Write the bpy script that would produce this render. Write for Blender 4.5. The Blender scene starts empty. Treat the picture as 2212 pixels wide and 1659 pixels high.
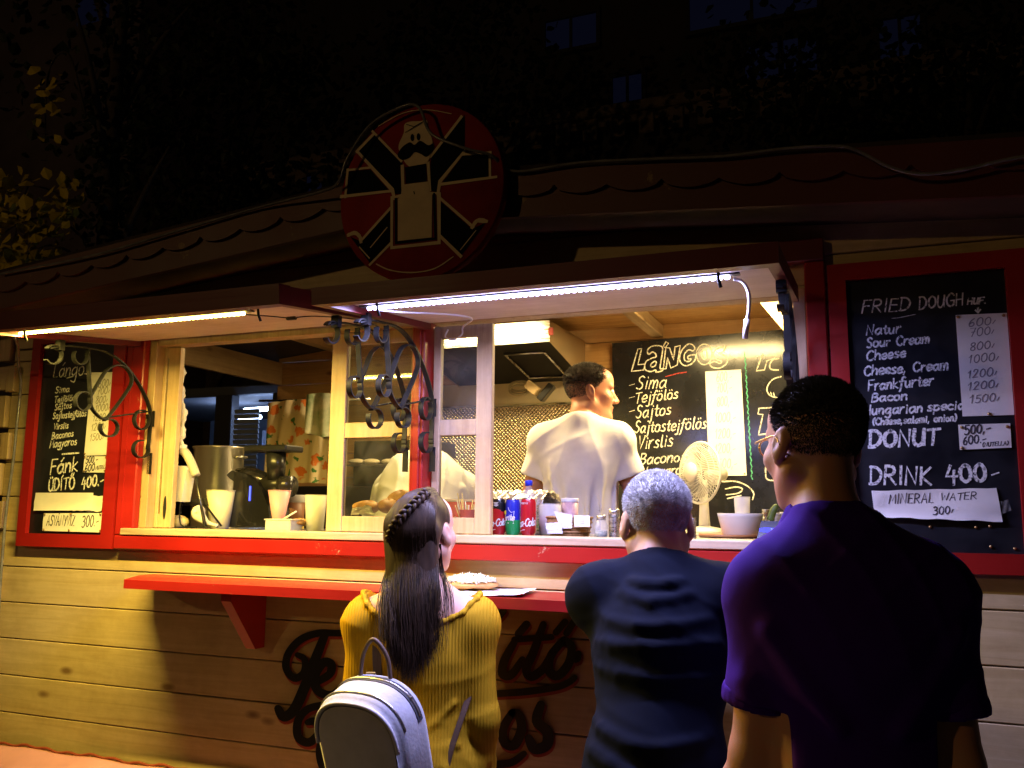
import bpy, math, random
import numpy as np
from mathutils import Vector, Matrix
random.seed(7); rng = np.random.default_rng(7)
S = bpy.context.scene
COL = S.collection
rad = math.radians

# ------------------------------------------------------------------ camera
F_PX, YAW, PITCH, ROLL = 1901.0, rad(21.78), rad(8.11), rad(0.51)   # for a 2212 px wide frame
CAM = Vector((0.0, -2.6, 1.5))
_cy, _sy = math.cos(YAW), math.sin(YAW)
FWD = Vector((-_sy*math.cos(PITCH), _cy*math.cos(PITCH), math.sin(PITCH)))
_r = Vector((_cy, _sy, 0)); _u = _r.cross(FWD)
RGT = math.cos(ROLL)*_r + math.sin(ROLL)*_u
UPV = -math.sin(ROLL)*_r + math.cos(ROLL)*_u
cd = bpy.data.cameras.new('camera'); cam = bpy.data.objects.new('camera', cd); COL.objects.link(cam)
cd.sensor_width = 36; cd.lens = 36*F_PX/2212; cd.clip_start = 0.05; cd.clip_end = 400
M = Matrix((RGT, UPV, -FWD)).transposed().to_4x4(); M.translation = CAM
cam.matrix_world = M
S.camera = cam

# ------------------------------------------------------------------ world (night sky), exposure
w = bpy.data.worlds.new('World'); S.world = w; w.use_nodes = True
wt = w.node_tree; bg = wt.nodes['Background']
sky = wt.nodes.new('ShaderNodeTexSky'); sky.sky_type = 'NISHITA'; sky.sun_disc = False
sky.sun_elevation = rad(-5.0); sky.sun_rotation = rad(150)
wt.links.new(sky.outputs[0], bg.inputs[0]); bg.inputs[1].default_value = 0.05
S.view_settings.view_transform = 'Standard'; S.view_settings.look = 'None'
S.view_settings.exposure = 0.8; S.view_settings.gamma = 1.0
S.render.engine = 'CYCLES'
cy = S.cycles
cy.use_denoising = True; cy.max_bounces = 7; cy.diffuse_bounces = 3; cy.glossy_bounces = 4
cy.transmission_bounces = 6; cy.transparent_max_bounces = 12
cy.caustics_reflective = False; cy.caustics_refractive = False; cy.sample_clamp_indirect = 4.0
cy.use_light_tree = True

# strengths of the lamps the place has (their builders read these)
LED_WARM = (1.0, 0.72, 0.13); LED_WARM_W = 33.0
LED_COOL = (0.50, 0.50, 1.0); LED_COOL_W = 23.0
ROOM_COL = (1.0, 0.74, 0.32); ROOM_W = 36.0
STREET_COL = (1.0, 0.60, 0.22); STREET_W = 420.0

# ------------------------------------------------------------------ helpers: points
def P(x, y, Y=0.0):
    """a point measured on the photograph (2212 px wide), placed on the vertical plane y = Y"""
    v = RGT*((x-1106)/F_PX) - UPV*((y-829.5)/F_PX) + FWD
    return CAM + v*((Y-CAM.y)/v.y)
def PD(x, y, D):
    v = RGT*((x-1106)/F_PX) - UPV*((y-829.5)/F_PX) + FWD
    return CAM + v*D
def PX(x, y, X):
    v = RGT*((x-1106)/F_PX) - UPV*((y-829.5)/F_PX) + FWD
    return CAM + v*((X-CAM.x)/v.x)
def PZ(x, y, Z):
    v = RGT*((x-1106)/F_PX) - UPV*((y-829.5)/F_PX) + FWD
    return CAM + v*((Z-CAM.z)/v.z)

# ------------------------------------------------------------------ helpers: materials
_mats = {}
def mat(name, col, rough=0.6, metal=0.0, spec=0.5, var=0.0, vscale=6.0, bump=0.0, bscale=80.0, emit=None, estr=0.0,
        trans=0.0, alpha=1.0, ior=1.45, coat=0.0, sheen=0.0, stretch=None, rvar=0.0, sss=0.0, col2=None):
    """principled material; var = noise variation of the base colour, bump = fine noise relief"""
    if name in _mats: return _mats[name]
    m = bpy.data.materials.new(name); m.use_nodes = True
    nt = m.node_tree; b = nt.nodes['Principled BSDF']
    b.inputs['Base Color'].default_value = (*col, 1); b.inputs['Roughness'].default_value = rough
    b.inputs['Metallic'].default_value = metal; b.inputs['Specular IOR Level'].default_value = spec
    b.inputs['Transmission Weight'].default_value = trans; b.inputs['Alpha'].default_value = alpha
    b.inputs['IOR'].default_value = ior; b.inputs['Coat Weight'].default_value = coat
    b.inputs['Sheen Weight'].default_value = sheen
    if sss:
        b.inputs['Subsurface Weight'].default_value = sss
        b.inputs['Subsurface Radius'].default_value = (0.012, 0.005, 0.003)
        b.inputs['Subsurface Scale'].default_value = 1.0
    if emit: b.inputs['Emission Color'].default_value = (*emit, 1); b.inputs['Emission Strength'].default_value = estr
    tc = nt.nodes.new('ShaderNodeTexCoord'); mp = nt.nodes.new('ShaderNodeMapping')
    nt.links.new(tc.outputs['Object'], mp.inputs[0])
    if stretch: mp.inputs['Scale'].default_value = stretch
    if var or rvar or col2:
        n = nt.nodes.new('ShaderNodeTexNoise'); n.inputs['Scale'].default_value = vscale; n.inputs['Detail'].default_value = 6
        n.inputs['Roughness'].default_value = 0.62
        nt.links.new(mp.outputs[0], n.inputs['Vector'])
        if var or col2:
            r = nt.nodes.new('ShaderNodeValToRGB')
            c2 = col2 if col2 else tuple(min(1, c*(1+var)) for c in col)
            c1 = col if col2 else tuple(c*(1-var) for c in col)
            r.color_ramp.elements[0].position = 0.33; r.color_ramp.elements[1].position = 0.67
            r.color_ramp.elements[0].color = (*c1, 1); r.color_ramp.elements[1].color = (*c2, 1)
            nt.links.new(n.outputs['Fac'], r.inputs[0]); nt.links.new(r.outputs[0], b.inputs['Base Color'])
        if rvar:
            q = nt.nodes.new('ShaderNodeMapRange'); q.inputs['From Min'].default_value = 0.3; q.inputs['From Max'].default_value = 0.7
            q.inputs['To Min'].default_value = max(0.02, rough-rvar); q.inputs['To Max'].default_value = min(1, rough+rvar)
            nt.links.new(n.outputs['Fac'], q.inputs['Value']); nt.links.new(q.outputs[0], b.inputs['Roughness'])
    if bump:
        n2 = nt.nodes.new('ShaderNodeTexNoise'); n2.inputs['Scale'].default_value = bscale; n2.inputs['Detail'].default_value = 4
        nt.links.new(mp.outputs[0], n2.inputs['Vector'])
        bp = nt.nodes.new('ShaderNodeBump'); bp.inputs['Strength'].default_value = bump; bp.inputs['Distance'].default_value = 0.004
        nt.links.new(n2.outputs['Fac'], bp.inputs['Height']); nt.links.new(bp.outputs[0], b.inputs['Normal'])
    _mats[name] = m
    return m

def wood(name, light, dark, along='x', rough=0.55, knots=True, paint=0.0, grain=1.0):
    """pine boards: long grain streaks along one axis, a few knots, dirt"""
    if name in _mats: return _mats[name]
    m = bpy.data.materials.new(name); m.use_nodes = True
    nt = m.node_tree; L = nt.links; b = nt.nodes['Principled BSDF']; b.inputs['Roughness'].default_value = rough
    tc = nt.nodes.new('ShaderNodeTexCoord'); mp = nt.nodes.new('ShaderNodeMapping')
    L.new(tc.outputs['Object'], mp.inputs[0])
    s = {'x': (1.2, 22, 22), 'y': (22, 1.2, 22), 'z': (22, 22, 1.2)}[along]
    mp.inputs['Scale'].default_value = s
    n = nt.nodes.new('ShaderNodeTexNoise'); n.inputs['Scale'].default_value = 1.6; n.inputs['Detail'].default_value = 8
    n.inputs['Distortion'].default_value = 1.2; n.inputs['Roughness'].default_value = 0.65
    L.new(mp.outputs[0], n.inputs['Vector'])
    r = nt.nodes.new('ShaderNodeValToRGB')
    r.color_ramp.elements[0].position = 0.28; r.color_ramp.elements[1].position = 0.70
    r.color_ramp.elements[0].color = (*[d*grain+l*(1-grain) for d, l in zip(dark, light)], 1); r.color_ramp.elements[1].color = (*light, 1)
    L.new(n.outputs['Fac'], r.inputs[0])
    last = r.outputs[0]
    if knots:
        mp2 = nt.nodes.new('ShaderNodeMapping'); L.new(tc.outputs['Object'], mp2.inputs[0])
        mp2.inputs['Scale'].default_value = {'x': (3.2, 7, 7), 'y': (7, 3.2, 7), 'z': (7, 7, 3.2)}[along]
        v = nt.nodes.new('ShaderNodeTexVoronoi'); v.inputs['Scale'].default_value = 1.0; v.inputs['Randomness'].default_value = 1.0
        L.new(mp2.outputs[0], v.inputs['Vector'])
        k = nt.nodes.new('ShaderNodeValToRGB'); k.color_ramp.elements[0].position = 0.05; k.color_ramp.elements[1].position = 0.13
        k.color_ramp.elements[0].color = (1, 1, 1, 1); k.color_ramp.elements[1].color = (0, 0, 0, 1)
        L.new(v.outputs['Distance'], k.inputs[0])
        mx = nt.nodes.new('ShaderNodeMix'); mx.data_type = 'RGBA'
        L.new(k.outputs[0], mx.inputs['Factor']); L.new(last, mx.inputs['A'])
        mx.inputs['B'].default_value = (dark[0]*0.45, dark[1]*0.36, dark[2]*0.3, 1)
        last = mx.outputs['Result']
    d = nt.nodes.new('ShaderNodeTexNoise'); d.inputs['Scale'].default_value = 2.2; d.inputs['Detail'].default_value = 9
    d.inputs['Roughness'].default_value = 0.75
    L.new(tc.outputs['Object'], d.inputs['Vector'])
    dr = nt.nodes.new('ShaderNodeValToRGB'); dr.color_ramp.elements[0].position = 0.30; dr.color_ramp.elements[1].position = 0.62
    dr.color_ramp.elements[0].color = (0.62, 0.58, 0.52, 1); dr.color_ramp.elements[1].color = (1, 1, 1, 1)
    L.new(d.outputs['Fac'], dr.inputs[0])
    ml = nt.nodes.new('ShaderNodeMix'); ml.data_type = 'RGBA'; ml.blend_type = 'MULTIPLY'; ml.inputs['Factor'].default_value = 0.8
    L.new(last, ml.inputs['A']); L.new(dr.outputs[0], ml.inputs['B'])
    L.new(ml.outputs['Result'], b.inputs['Base Color'])
    bp = nt.nodes.new('ShaderNodeBump'); bp.inputs['Strength'].default_value = 0.25; bp.inputs['Distance'].default_value = 0.003
    L.new(n.outputs['Fac'], bp.inputs['Height']); L.new(bp.outputs[0], b.inputs['Normal'])
    _mats[name] = m
    return m

def paint(name, col, worn=(0.5, 0.38, 0.24), amount=0.36, rough=0.32):
    """gloss paint on wood with scuffs and chips that show paler wood"""
    if name in _mats: return _mats[name]
    m = bpy.data.materials.new(name); m.use_nodes = True
    nt = m.node_tree; L = nt.links; b = nt.nodes['Principled BSDF']
    tc = nt.nodes.new('ShaderNodeTexCoord')
    n = nt.nodes.new('ShaderNodeTexNoise'); n.inputs['Scale'].default_value = 5; n.inputs['Detail'].default_value = 12; n.inputs['Roughness'].default_value = 0.8
    L.new(tc.outputs['Object'], n.inputs['Vector'])
    r = nt.nodes.new('ShaderNodeValToRGB'); r.color_ramp.elements[0].position = amount-0.03; r.color_ramp.elements[1].position = amount
    r.color_ramp.elements[0].color = (1, 1, 1, 1); r.color_ramp.elements[1].color = (0, 0, 0, 1)
    L.new(n.outputs['Fac'], r.inputs[0])
    n2 = nt.nodes.new('ShaderNodeTexNoise'); n2.inputs['Scale'].default_value = 3; n2.inputs['Detail'].default_value = 5
    L.new(tc.outputs['Object'], n2.inputs['Vector'])
    r2 = nt.nodes.new('ShaderNodeValToRGB'); r2.color_ramp.elements[0].position = 0.3; r2.color_ramp.elements[1].position = 0.7
    r2.color_ramp.elements[0].color = (*[c*0.72 for c in col], 1); r2.color_ramp.elements[1].color = (*col, 1)
    L.new(n2.outputs['Fac'], r2.inputs[0])
    mx = nt.nodes.new('ShaderNodeMix'); mx.data_type = 'RGBA'
    L.new(r.outputs[0], mx.inputs['Factor']); L.new(r2.outputs[0], mx.inputs['A']); mx.inputs['B'].default_value = (*worn, 1)
    L.new(mx.outputs['Result'], b.inputs['Base Color'])
    q = nt.nodes.new('ShaderNodeMapRange'); q.inputs['To Min'].default_value = rough-0.12; q.inputs['To Max'].default_value = rough+0.2
    L.new(n2.outputs['Fac'], q.inputs['Value']); L.new(q.outputs[0], b.inputs['Roughness'])
    mp = nt.nodes.new('ShaderNodeMapping'); mp.inputs['Scale'].default_value = (1.5, 30, 30); L.new(tc.outputs['Object'], mp.inputs[0])
    n3 = nt.nodes.new('ShaderNodeTexNoise'); n3.inputs['Scale'].default_value = 2; n3.inputs['Detail'].default_value = 5; L.new(mp.outputs[0], n3.inputs['Vector'])
    bp = nt.nodes.new('ShaderNodeBump'); bp.inputs['Strength'].default_value = 0.18; bp.inputs['Distance'].default_value = 0.003
    L.new(n3.outputs['Fac'], bp.inputs['Height']); L.new(bp.outputs[0], b.inputs['Normal'])
    _mats[name] = m
    return m

def glass(name='window_glass', tint=(0.93, 0.95, 0.92), smear=0.06):
    """thin window pane: see-through, mirrors at its surface, with a greasy film"""
    if name in _mats: return _mats[name]
    m = bpy.data.materials.new(name); m.use_nodes = True
    nt = m.node_tree; L = nt.links
    for n in list(nt.nodes): nt.nodes.remove(n)
    out = nt.nodes.new('ShaderNodeOutputMaterial')
    t = nt.nodes.new('ShaderNodeBsdfTransparent'); t.inputs[0].default_value = (*tint, 1)
    g = nt.nodes.new('ShaderNodeBsdfGlossy'); g.inputs['Roughness'].default_value = 0.03
    fr = nt.nodes.new('ShaderNodeFresnel'); fr.inputs[0].default_value = 1.5
    mx = nt.nodes.new('ShaderNodeMixShader'); L.new(fr.outputs[0], mx.inputs[0]); L.new(t.outputs[0], mx.inputs[1]); L.new(g.outputs[0], mx.inputs[2])
    df = nt.nodes.new('ShaderNodeBsdfDiffuse'); df.inputs[0].default_value = (0.75, 0.72, 0.65, 1)
    tc = nt.nodes.new('ShaderNodeTexCoord'); n = nt.nodes.new('ShaderNodeTexNoise'); n.inputs['Scale'].default_value = 7; n.inputs['Detail'].default_value = 8
    n.inputs['Distortion'].default_value = 1.0
    L.new(tc.outputs['Object'], n.inputs['Vector'])
    q = nt.nodes.new('ShaderNodeMapRange'); q.inputs['From Min'].default_value = 0.35; q.inputs['From Max'].default_value = 0.75; q.inputs['To Min'].default_value = smear*0.2; q.inputs['To Max'].default_value = smear
    L.new(n.outputs['Fac'], q.inputs['Value'])
    m2 = nt.nodes.new('ShaderNodeMixShader'); L.new(q.outputs[0], m2.inputs[0]); L.new(mx.outputs[0], m2.inputs[1]); L.new(df.outputs[0], m2.inputs[2])
    L.new(m2.outputs[0], out.inputs[0])
    _mats[name] = m
    return m

def lamp_mat(name, col, strength):
    if name in _mats: return _mats[name]
    m = bpy.data.materials.new(name); m.use_nodes = True
    b = m.node_tree.nodes['Principled BSDF']; b.inputs['Base Color'].default_value = (*col, 1)
    b.inputs['Emission Color'].default_value = (*col, 1); b.inputs['Emission Strength'].default_value = strength
    _mats[name] = m
    return m

# ------------------------------------------------------------------ helpers: scene graph
def tag(o, label=None, cat=None, group=None, kind=None):
    if label: o['label'] = label
    if cat: o['category'] = cat
    if group: o['group'] = group
    if kind: o['kind'] = kind
    return o
def thing(name, loc, label, cat, group=None, rotz=0.0):
    o = bpy.data.objects.new(name, None); COL.objects.link(o)
    o.empty_display_size = 0.05
    o.location = loc; o.rotation_euler = (0, 0, rotz)
    return tag(o, label, cat, group)
def copy_tree(o, parent=None):
    c = o.copy(); COL.objects.link(c)
    if parent is not None: c.parent = parent
    for ch in list(o.children): copy_tree(ch, c)
    return c
def wloc(o):
    v = Vector((0, 0, 0))
    while o is not None: v = v + Vector(o.location); o = o.parent
    return v

class MB:
    """collects shapes; build() links them as ONE mesh object"""
    def __init__(s): s.v = []; s.f = []; s.sm = []; s.mi = []; s.cur = 0
    def _add(s, vs, fs, smooth=False):
        b = len(s.v); s.v += [tuple(v) for v in vs]
        s.f += [tuple(i+b for i in f) for f in fs]; s.sm += [smooth]*len(fs); s.mi += [s.cur]*len(fs)
        return s
    def box(s, c, d, bev=0.0, R=None):
        hx, hy, hz = d[0]/2, d[1]/2, d[2]/2
        if bev <= 0:
            vs = [Vector((x, y, z)) for x in (-hx, hx) for y in (-hy, hy) for z in (-hz, hz)]
            fs = [(0, 1, 3, 2), (4, 6, 7, 5), (0, 4, 5, 1), (2, 3, 7, 6), (0, 2, 6, 4), (1, 5, 7, 3)]
        else:
            b = min(bev, hx*0.9, hy*0.9, hz*0.9); vs = []; idx = {}
            for sx in (-1, 1):
                for sy in (-1, 1):
                    for sz in (-1, 1):
                        for a in range(3):
                            q = [sx*(hx-b), sy*(hy-b), sz*(hz-b)]; h = (hx, hy, hz)
                            q[a] = (sx, sy, sz)[a]*h[a]
                            idx[(sx, sy, sz, a)] = len(vs); vs.append(Vector(q))
            fs = []
            g = lambda sx, sy, sz, a: idx[(sx, sy, sz, a)]
            for sg in (-1, 1):
                fs.append([g(sg, -1, -1, 0), g(sg, 1, -1, 0), g(sg, 1, 1, 0), g(sg, -1, 1, 0)])
                fs.append([g(-1, sg, -1, 1), g(1, sg, -1, 1), g(1, sg, 1, 1), g(-1, sg, 1, 1)])
                fs.append([g(-1, -1, sg, 2), g(1, -1, sg, 2), g(1, 1, sg, 2), g(-1, 1, sg, 2)])
            for p in (-1, 1):
                for q in (-1, 1):
                    fs.append([g(-1, p, q, 1), g(1, p, q, 1), g(1, p, q, 2), g(-1, p, q, 2)])
                    fs.append([g(p, -1, q, 0), g(p, 1, q, 0), g(p, 1, q, 2), g(p, -1, q, 2)])
                    fs.append([g(p, q, -1, 0), g(p, q, 1, 0), g(p, q, 1, 1), g(p, q, -1, 1)])
            for x in (-1, 1):
                for y in (-1, 1):
                    for z in (-1, 1): fs.append([g(x, y, z, 0), g(x, y, z, 1), g(x, y, z, 2)])
            out = []
            for f in fs:
                cc = sum((vs[i] for i in f), Vector())/len(f)
                n = (vs[f[1]]-vs[f[0]]).cross(vs[f[2]]-vs[f[0]])
                out.append(tuple(f) if n.dot(cc) > 0 else tuple(reversed(f)))
            fs = out
        if R is not None: vs = [R @ v for v in vs]
        c = Vector(c)
        return s._add([v+c for v in vs], fs)
    def bb(s, x0, x1, y0, y1, z0, z1, bev=0.0):
        return s.box(((x0+x1)/2, (y0+y1)/2, (z0+z1)/2), (abs(x1-x0), abs(y1-y0), abs(z1-z0)), bev)
    def prism(s, poly, off, smooth=False):
        """poly: 3-D points of one face; off: extrusion vector"""
        n = len(poly); off = Vector(off); poly = [Vector(p) for p in poly]
        vs = poly + [p+off for p in poly]
        nn = Vector()
        for i in range(n): nn += poly[i].cross(poly[(i+1) % n])
        fl = nn.dot(off) > 0
        a = tuple(range(n)); b = tuple(range(n, 2*n))
        fs = [tuple(reversed(a)) if fl else a, b if fl else tuple(reversed(b))]
        for i in range(n):
            j = (i+1) % n; q = (i, j, j+n, i+n); fs.append(q if fl else tuple(reversed(q)))
        s._add(vs, fs[:2]); b0 = len(s.v)-2*n
        s.f += [tuple(i+b0 for i in f) for f in fs[2:]]; s.sm += [smooth]*n; s.mi += [s.cur]*n
        return s
    def tube(s, path, r, sides=8, closed=False, caps=True, flat=None, smooth=True):
        """round (or flat=(axis, ratio): squashed) tube along a path; r number or list"""
        pts = [Vector(p) for p in path]; n = len(pts)
        rr = list(r) if hasattr(r, '__len__') else [r]*n
        T = []
        for i in range(n):
            if closed: t = pts[(i+1) % n]-pts[i-1]
            else: t = pts[min(i+1, n-1)]-pts[max(i-1, 0)]
            T.append(t.normalized() if t.length > 1e-9 else Vector((0, 0, 1)))
        up = Vector((0, 0, 1)) if abs(T[0].z) < 0.9 else Vector((1, 0, 0))
        N = (up - T[0]*up.dot(T[0])).normalized(); vs = []
        for i in range(n):
            N = N - T[i]*N.dot(T[i])
            N = N.normalized() if N.length > 1e-6 else T[i].orthogonal().normalized()
            B = T[i].cross(N)
            for k in range(sides):
                a = 2*math.pi*k/sides
                vs.append(pts[i] + (N*math.cos(a)+B*math.sin(a))*rr[i])
        fs = []
        for i in range(n if closed else n-1):
            for k in range(sides):
                a = i*sides+k; b = i*sides+(k+1) % sides; j = ((i+1) % n)*sides
                fs.append((a, b, j+(k+1) % sides, j+k))
        if caps and not closed:
            fs.append(tuple(reversed(range(sides)))); fs.append(tuple((n-1)*sides+k for k in range(sides)))
        return s._add(vs, fs, smooth)
    def strap(s, path, nrm, wid, th):
        """flat bar: rectangular section, wide along nrm (a fixed direction), th thick"""
        pts = [Vector(p) for p in path]; n = len(pts); vs = []; W = Vector(nrm).normalized()*wid/2
        for i in range(n):
            t = (pts[min(i+1, n-1)]-pts[max(i-1, 0)]).normalized(); u = t.cross(W).normalized()*th/2
            p = pts[i]; vs += [p-W-u, p+W-u, p+W+u, p-W+u]
        fs = [(3, 2, 1, 0), tuple((n-1)*4+k for k in range(4))]
        for i in range(n-1):
            for k in range(4): fs.append((i*4+k, i*4+(k+1) % 4, (i+1)*4+(k+1) % 4, (i+1)*4+k))
        return s._add(vs, fs)
    def lathe(s, prof, c=(0, 0, 0), seg=24, R=None, caps=True, smooth=True):
        """prof: (radius, z) pairs, turned about z"""
        vs = []; c = Vector(c)
        for (r, z) in prof:
            for k in range(seg):
                a = 2*math.pi*k/seg; v = Vector((r*math.cos(a), r*math.sin(a), z))
                vs.append((R @ v if R is not None else v)+c)
        fs = []
        for i in range(len(prof)-1):
            for k in range(seg):
                fs.append((i*seg+k, i*seg+(k+1) % seg, (i+1)*seg+(k+1) % seg, (i+1)*seg+k))
        s._add(vs, fs, smooth)
        if caps:
            b = len(s.v)-len(vs)
            for i, rev in ((0, True), (len(prof)-1, False)):
                if prof[i][0] > 1e-5:
                    q = [b+i*seg+k for k in range(seg)]
                    s.f.append(tuple(reversed(q)) if rev else tuple(q)); s.sm.append(False); s.mi.append(s.cur)
        return s
    def sphere(s, c, r, seg=12, rings=8):
        rx, ry, rz = r if hasattr(r, '__len__') else (r, r, r)
        vs = [(c[0], c[1], c[2]-rz)]
        for i in range(1, rings):
            t = math.pi*i/rings-math.pi/2
            for k in range(seg):
                a = 2*math.pi*k/seg
                vs.append((c[0]+rx*math.cos(t)*math.cos(a), c[1]+ry*math.cos(t)*math.sin(a), c[2]+rz*math.sin(t)))
        vs.append((c[0], c[1], c[2]+rz)); fs = []; L = len(vs)-1
        for k in range(seg):
            fs.append((0, 1+(k+1) % seg, 1+k)); fs.append((L, L-seg+k, L-seg+(k+1) % seg))
        for i in range(rings-2):
            for k in range(seg):
                a = 1+i*seg; fs.append((a+k, a+(k+1) % seg, a+seg+(k+1) % seg, a+seg+k))
        return s._add(vs, fs, True)
    def quad(s, a, b, c, d): return s._add([a, b, c, d], [(0, 1, 2, 3)])
    def grid(s, fn, nu, nv, smooth=True):
        vs = [fn(i/nu, j/nv) for j in range(nv+1) for i in range(nu+1)]
        fs = [(j*(nu+1)+i, j*(nu+1)+i+1, (j+1)*(nu+1)+i+1, (j+1)*(nu+1)+i) for j in range(nv) for i in range(nu)]
        return s._add(vs, fs, smooth)
    def build(s, name, material, parent=None, local=False):
        me = bpy.data.meshes.new(name)
        o = wloc(parent) if (parent is not None and not local) else Vector((0, 0, 0))
        me.from_pydata([(v[0]-o.x, v[1]-o.y, v[2]-o.z) for v in s.v], [], s.f)
        me.polygons.foreach_set('use_smooth', s.sm)
        ms = material if isinstance(material, (list, tuple)) else [material]
        for m in ms: me.materials.append(m)
        if len(ms) > 1: me.polygons.foreach_set('material_index', s.mi)
        me.update()
        ob = bpy.data.objects.new(name, me); COL.objects.link(ob)
        if parent is not None: ob.parent = parent
        return ob
def top(mb, name, material, label, cat, group=None, kind=None):
    """a thing that is one mesh: its origin at its base"""
    xs = [v[0] for v in mb.v]; ys = [v[1] for v in mb.v]; zs = [v[2] for v in mb.v]
    c = Vector(((min(xs)+max(xs))/2, (min(ys)+max(ys))/2, min(zs)))
    mb.v = [(v[0]-c.x, v[1]-c.y, v[2]-c.z) for v in mb.v]
    ob = mb.build(name, material); ob.location = c
    return tag(ob, label, cat, group, kind)

def catmull(pts, n=6, closed=False):
    pts = [Vector(p) for p in pts]; N = len(pts); out = []
    if N < 3 and not closed: return pts
    rng_ = range(N if closed else N-1)
    for i in rng_:
        p0 = pts[i-1] if (closed or i > 0) else pts[0]; p1 = pts[i]; p2 = pts[(i+1) % N]
        p3 = pts[(i+2) % N] if (closed or i+2 < N) else pts[-1]
        for k in range(n):
            t = k/n
            out.append(0.5*((2*p1)+(p2-p0)*t+(2*p0-5*p1+4*p2-p3)*t*t+(3*p1-p0-3*p2+p3)*t**3))
    if not closed: out.append(pts[-1])
    return out
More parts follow.
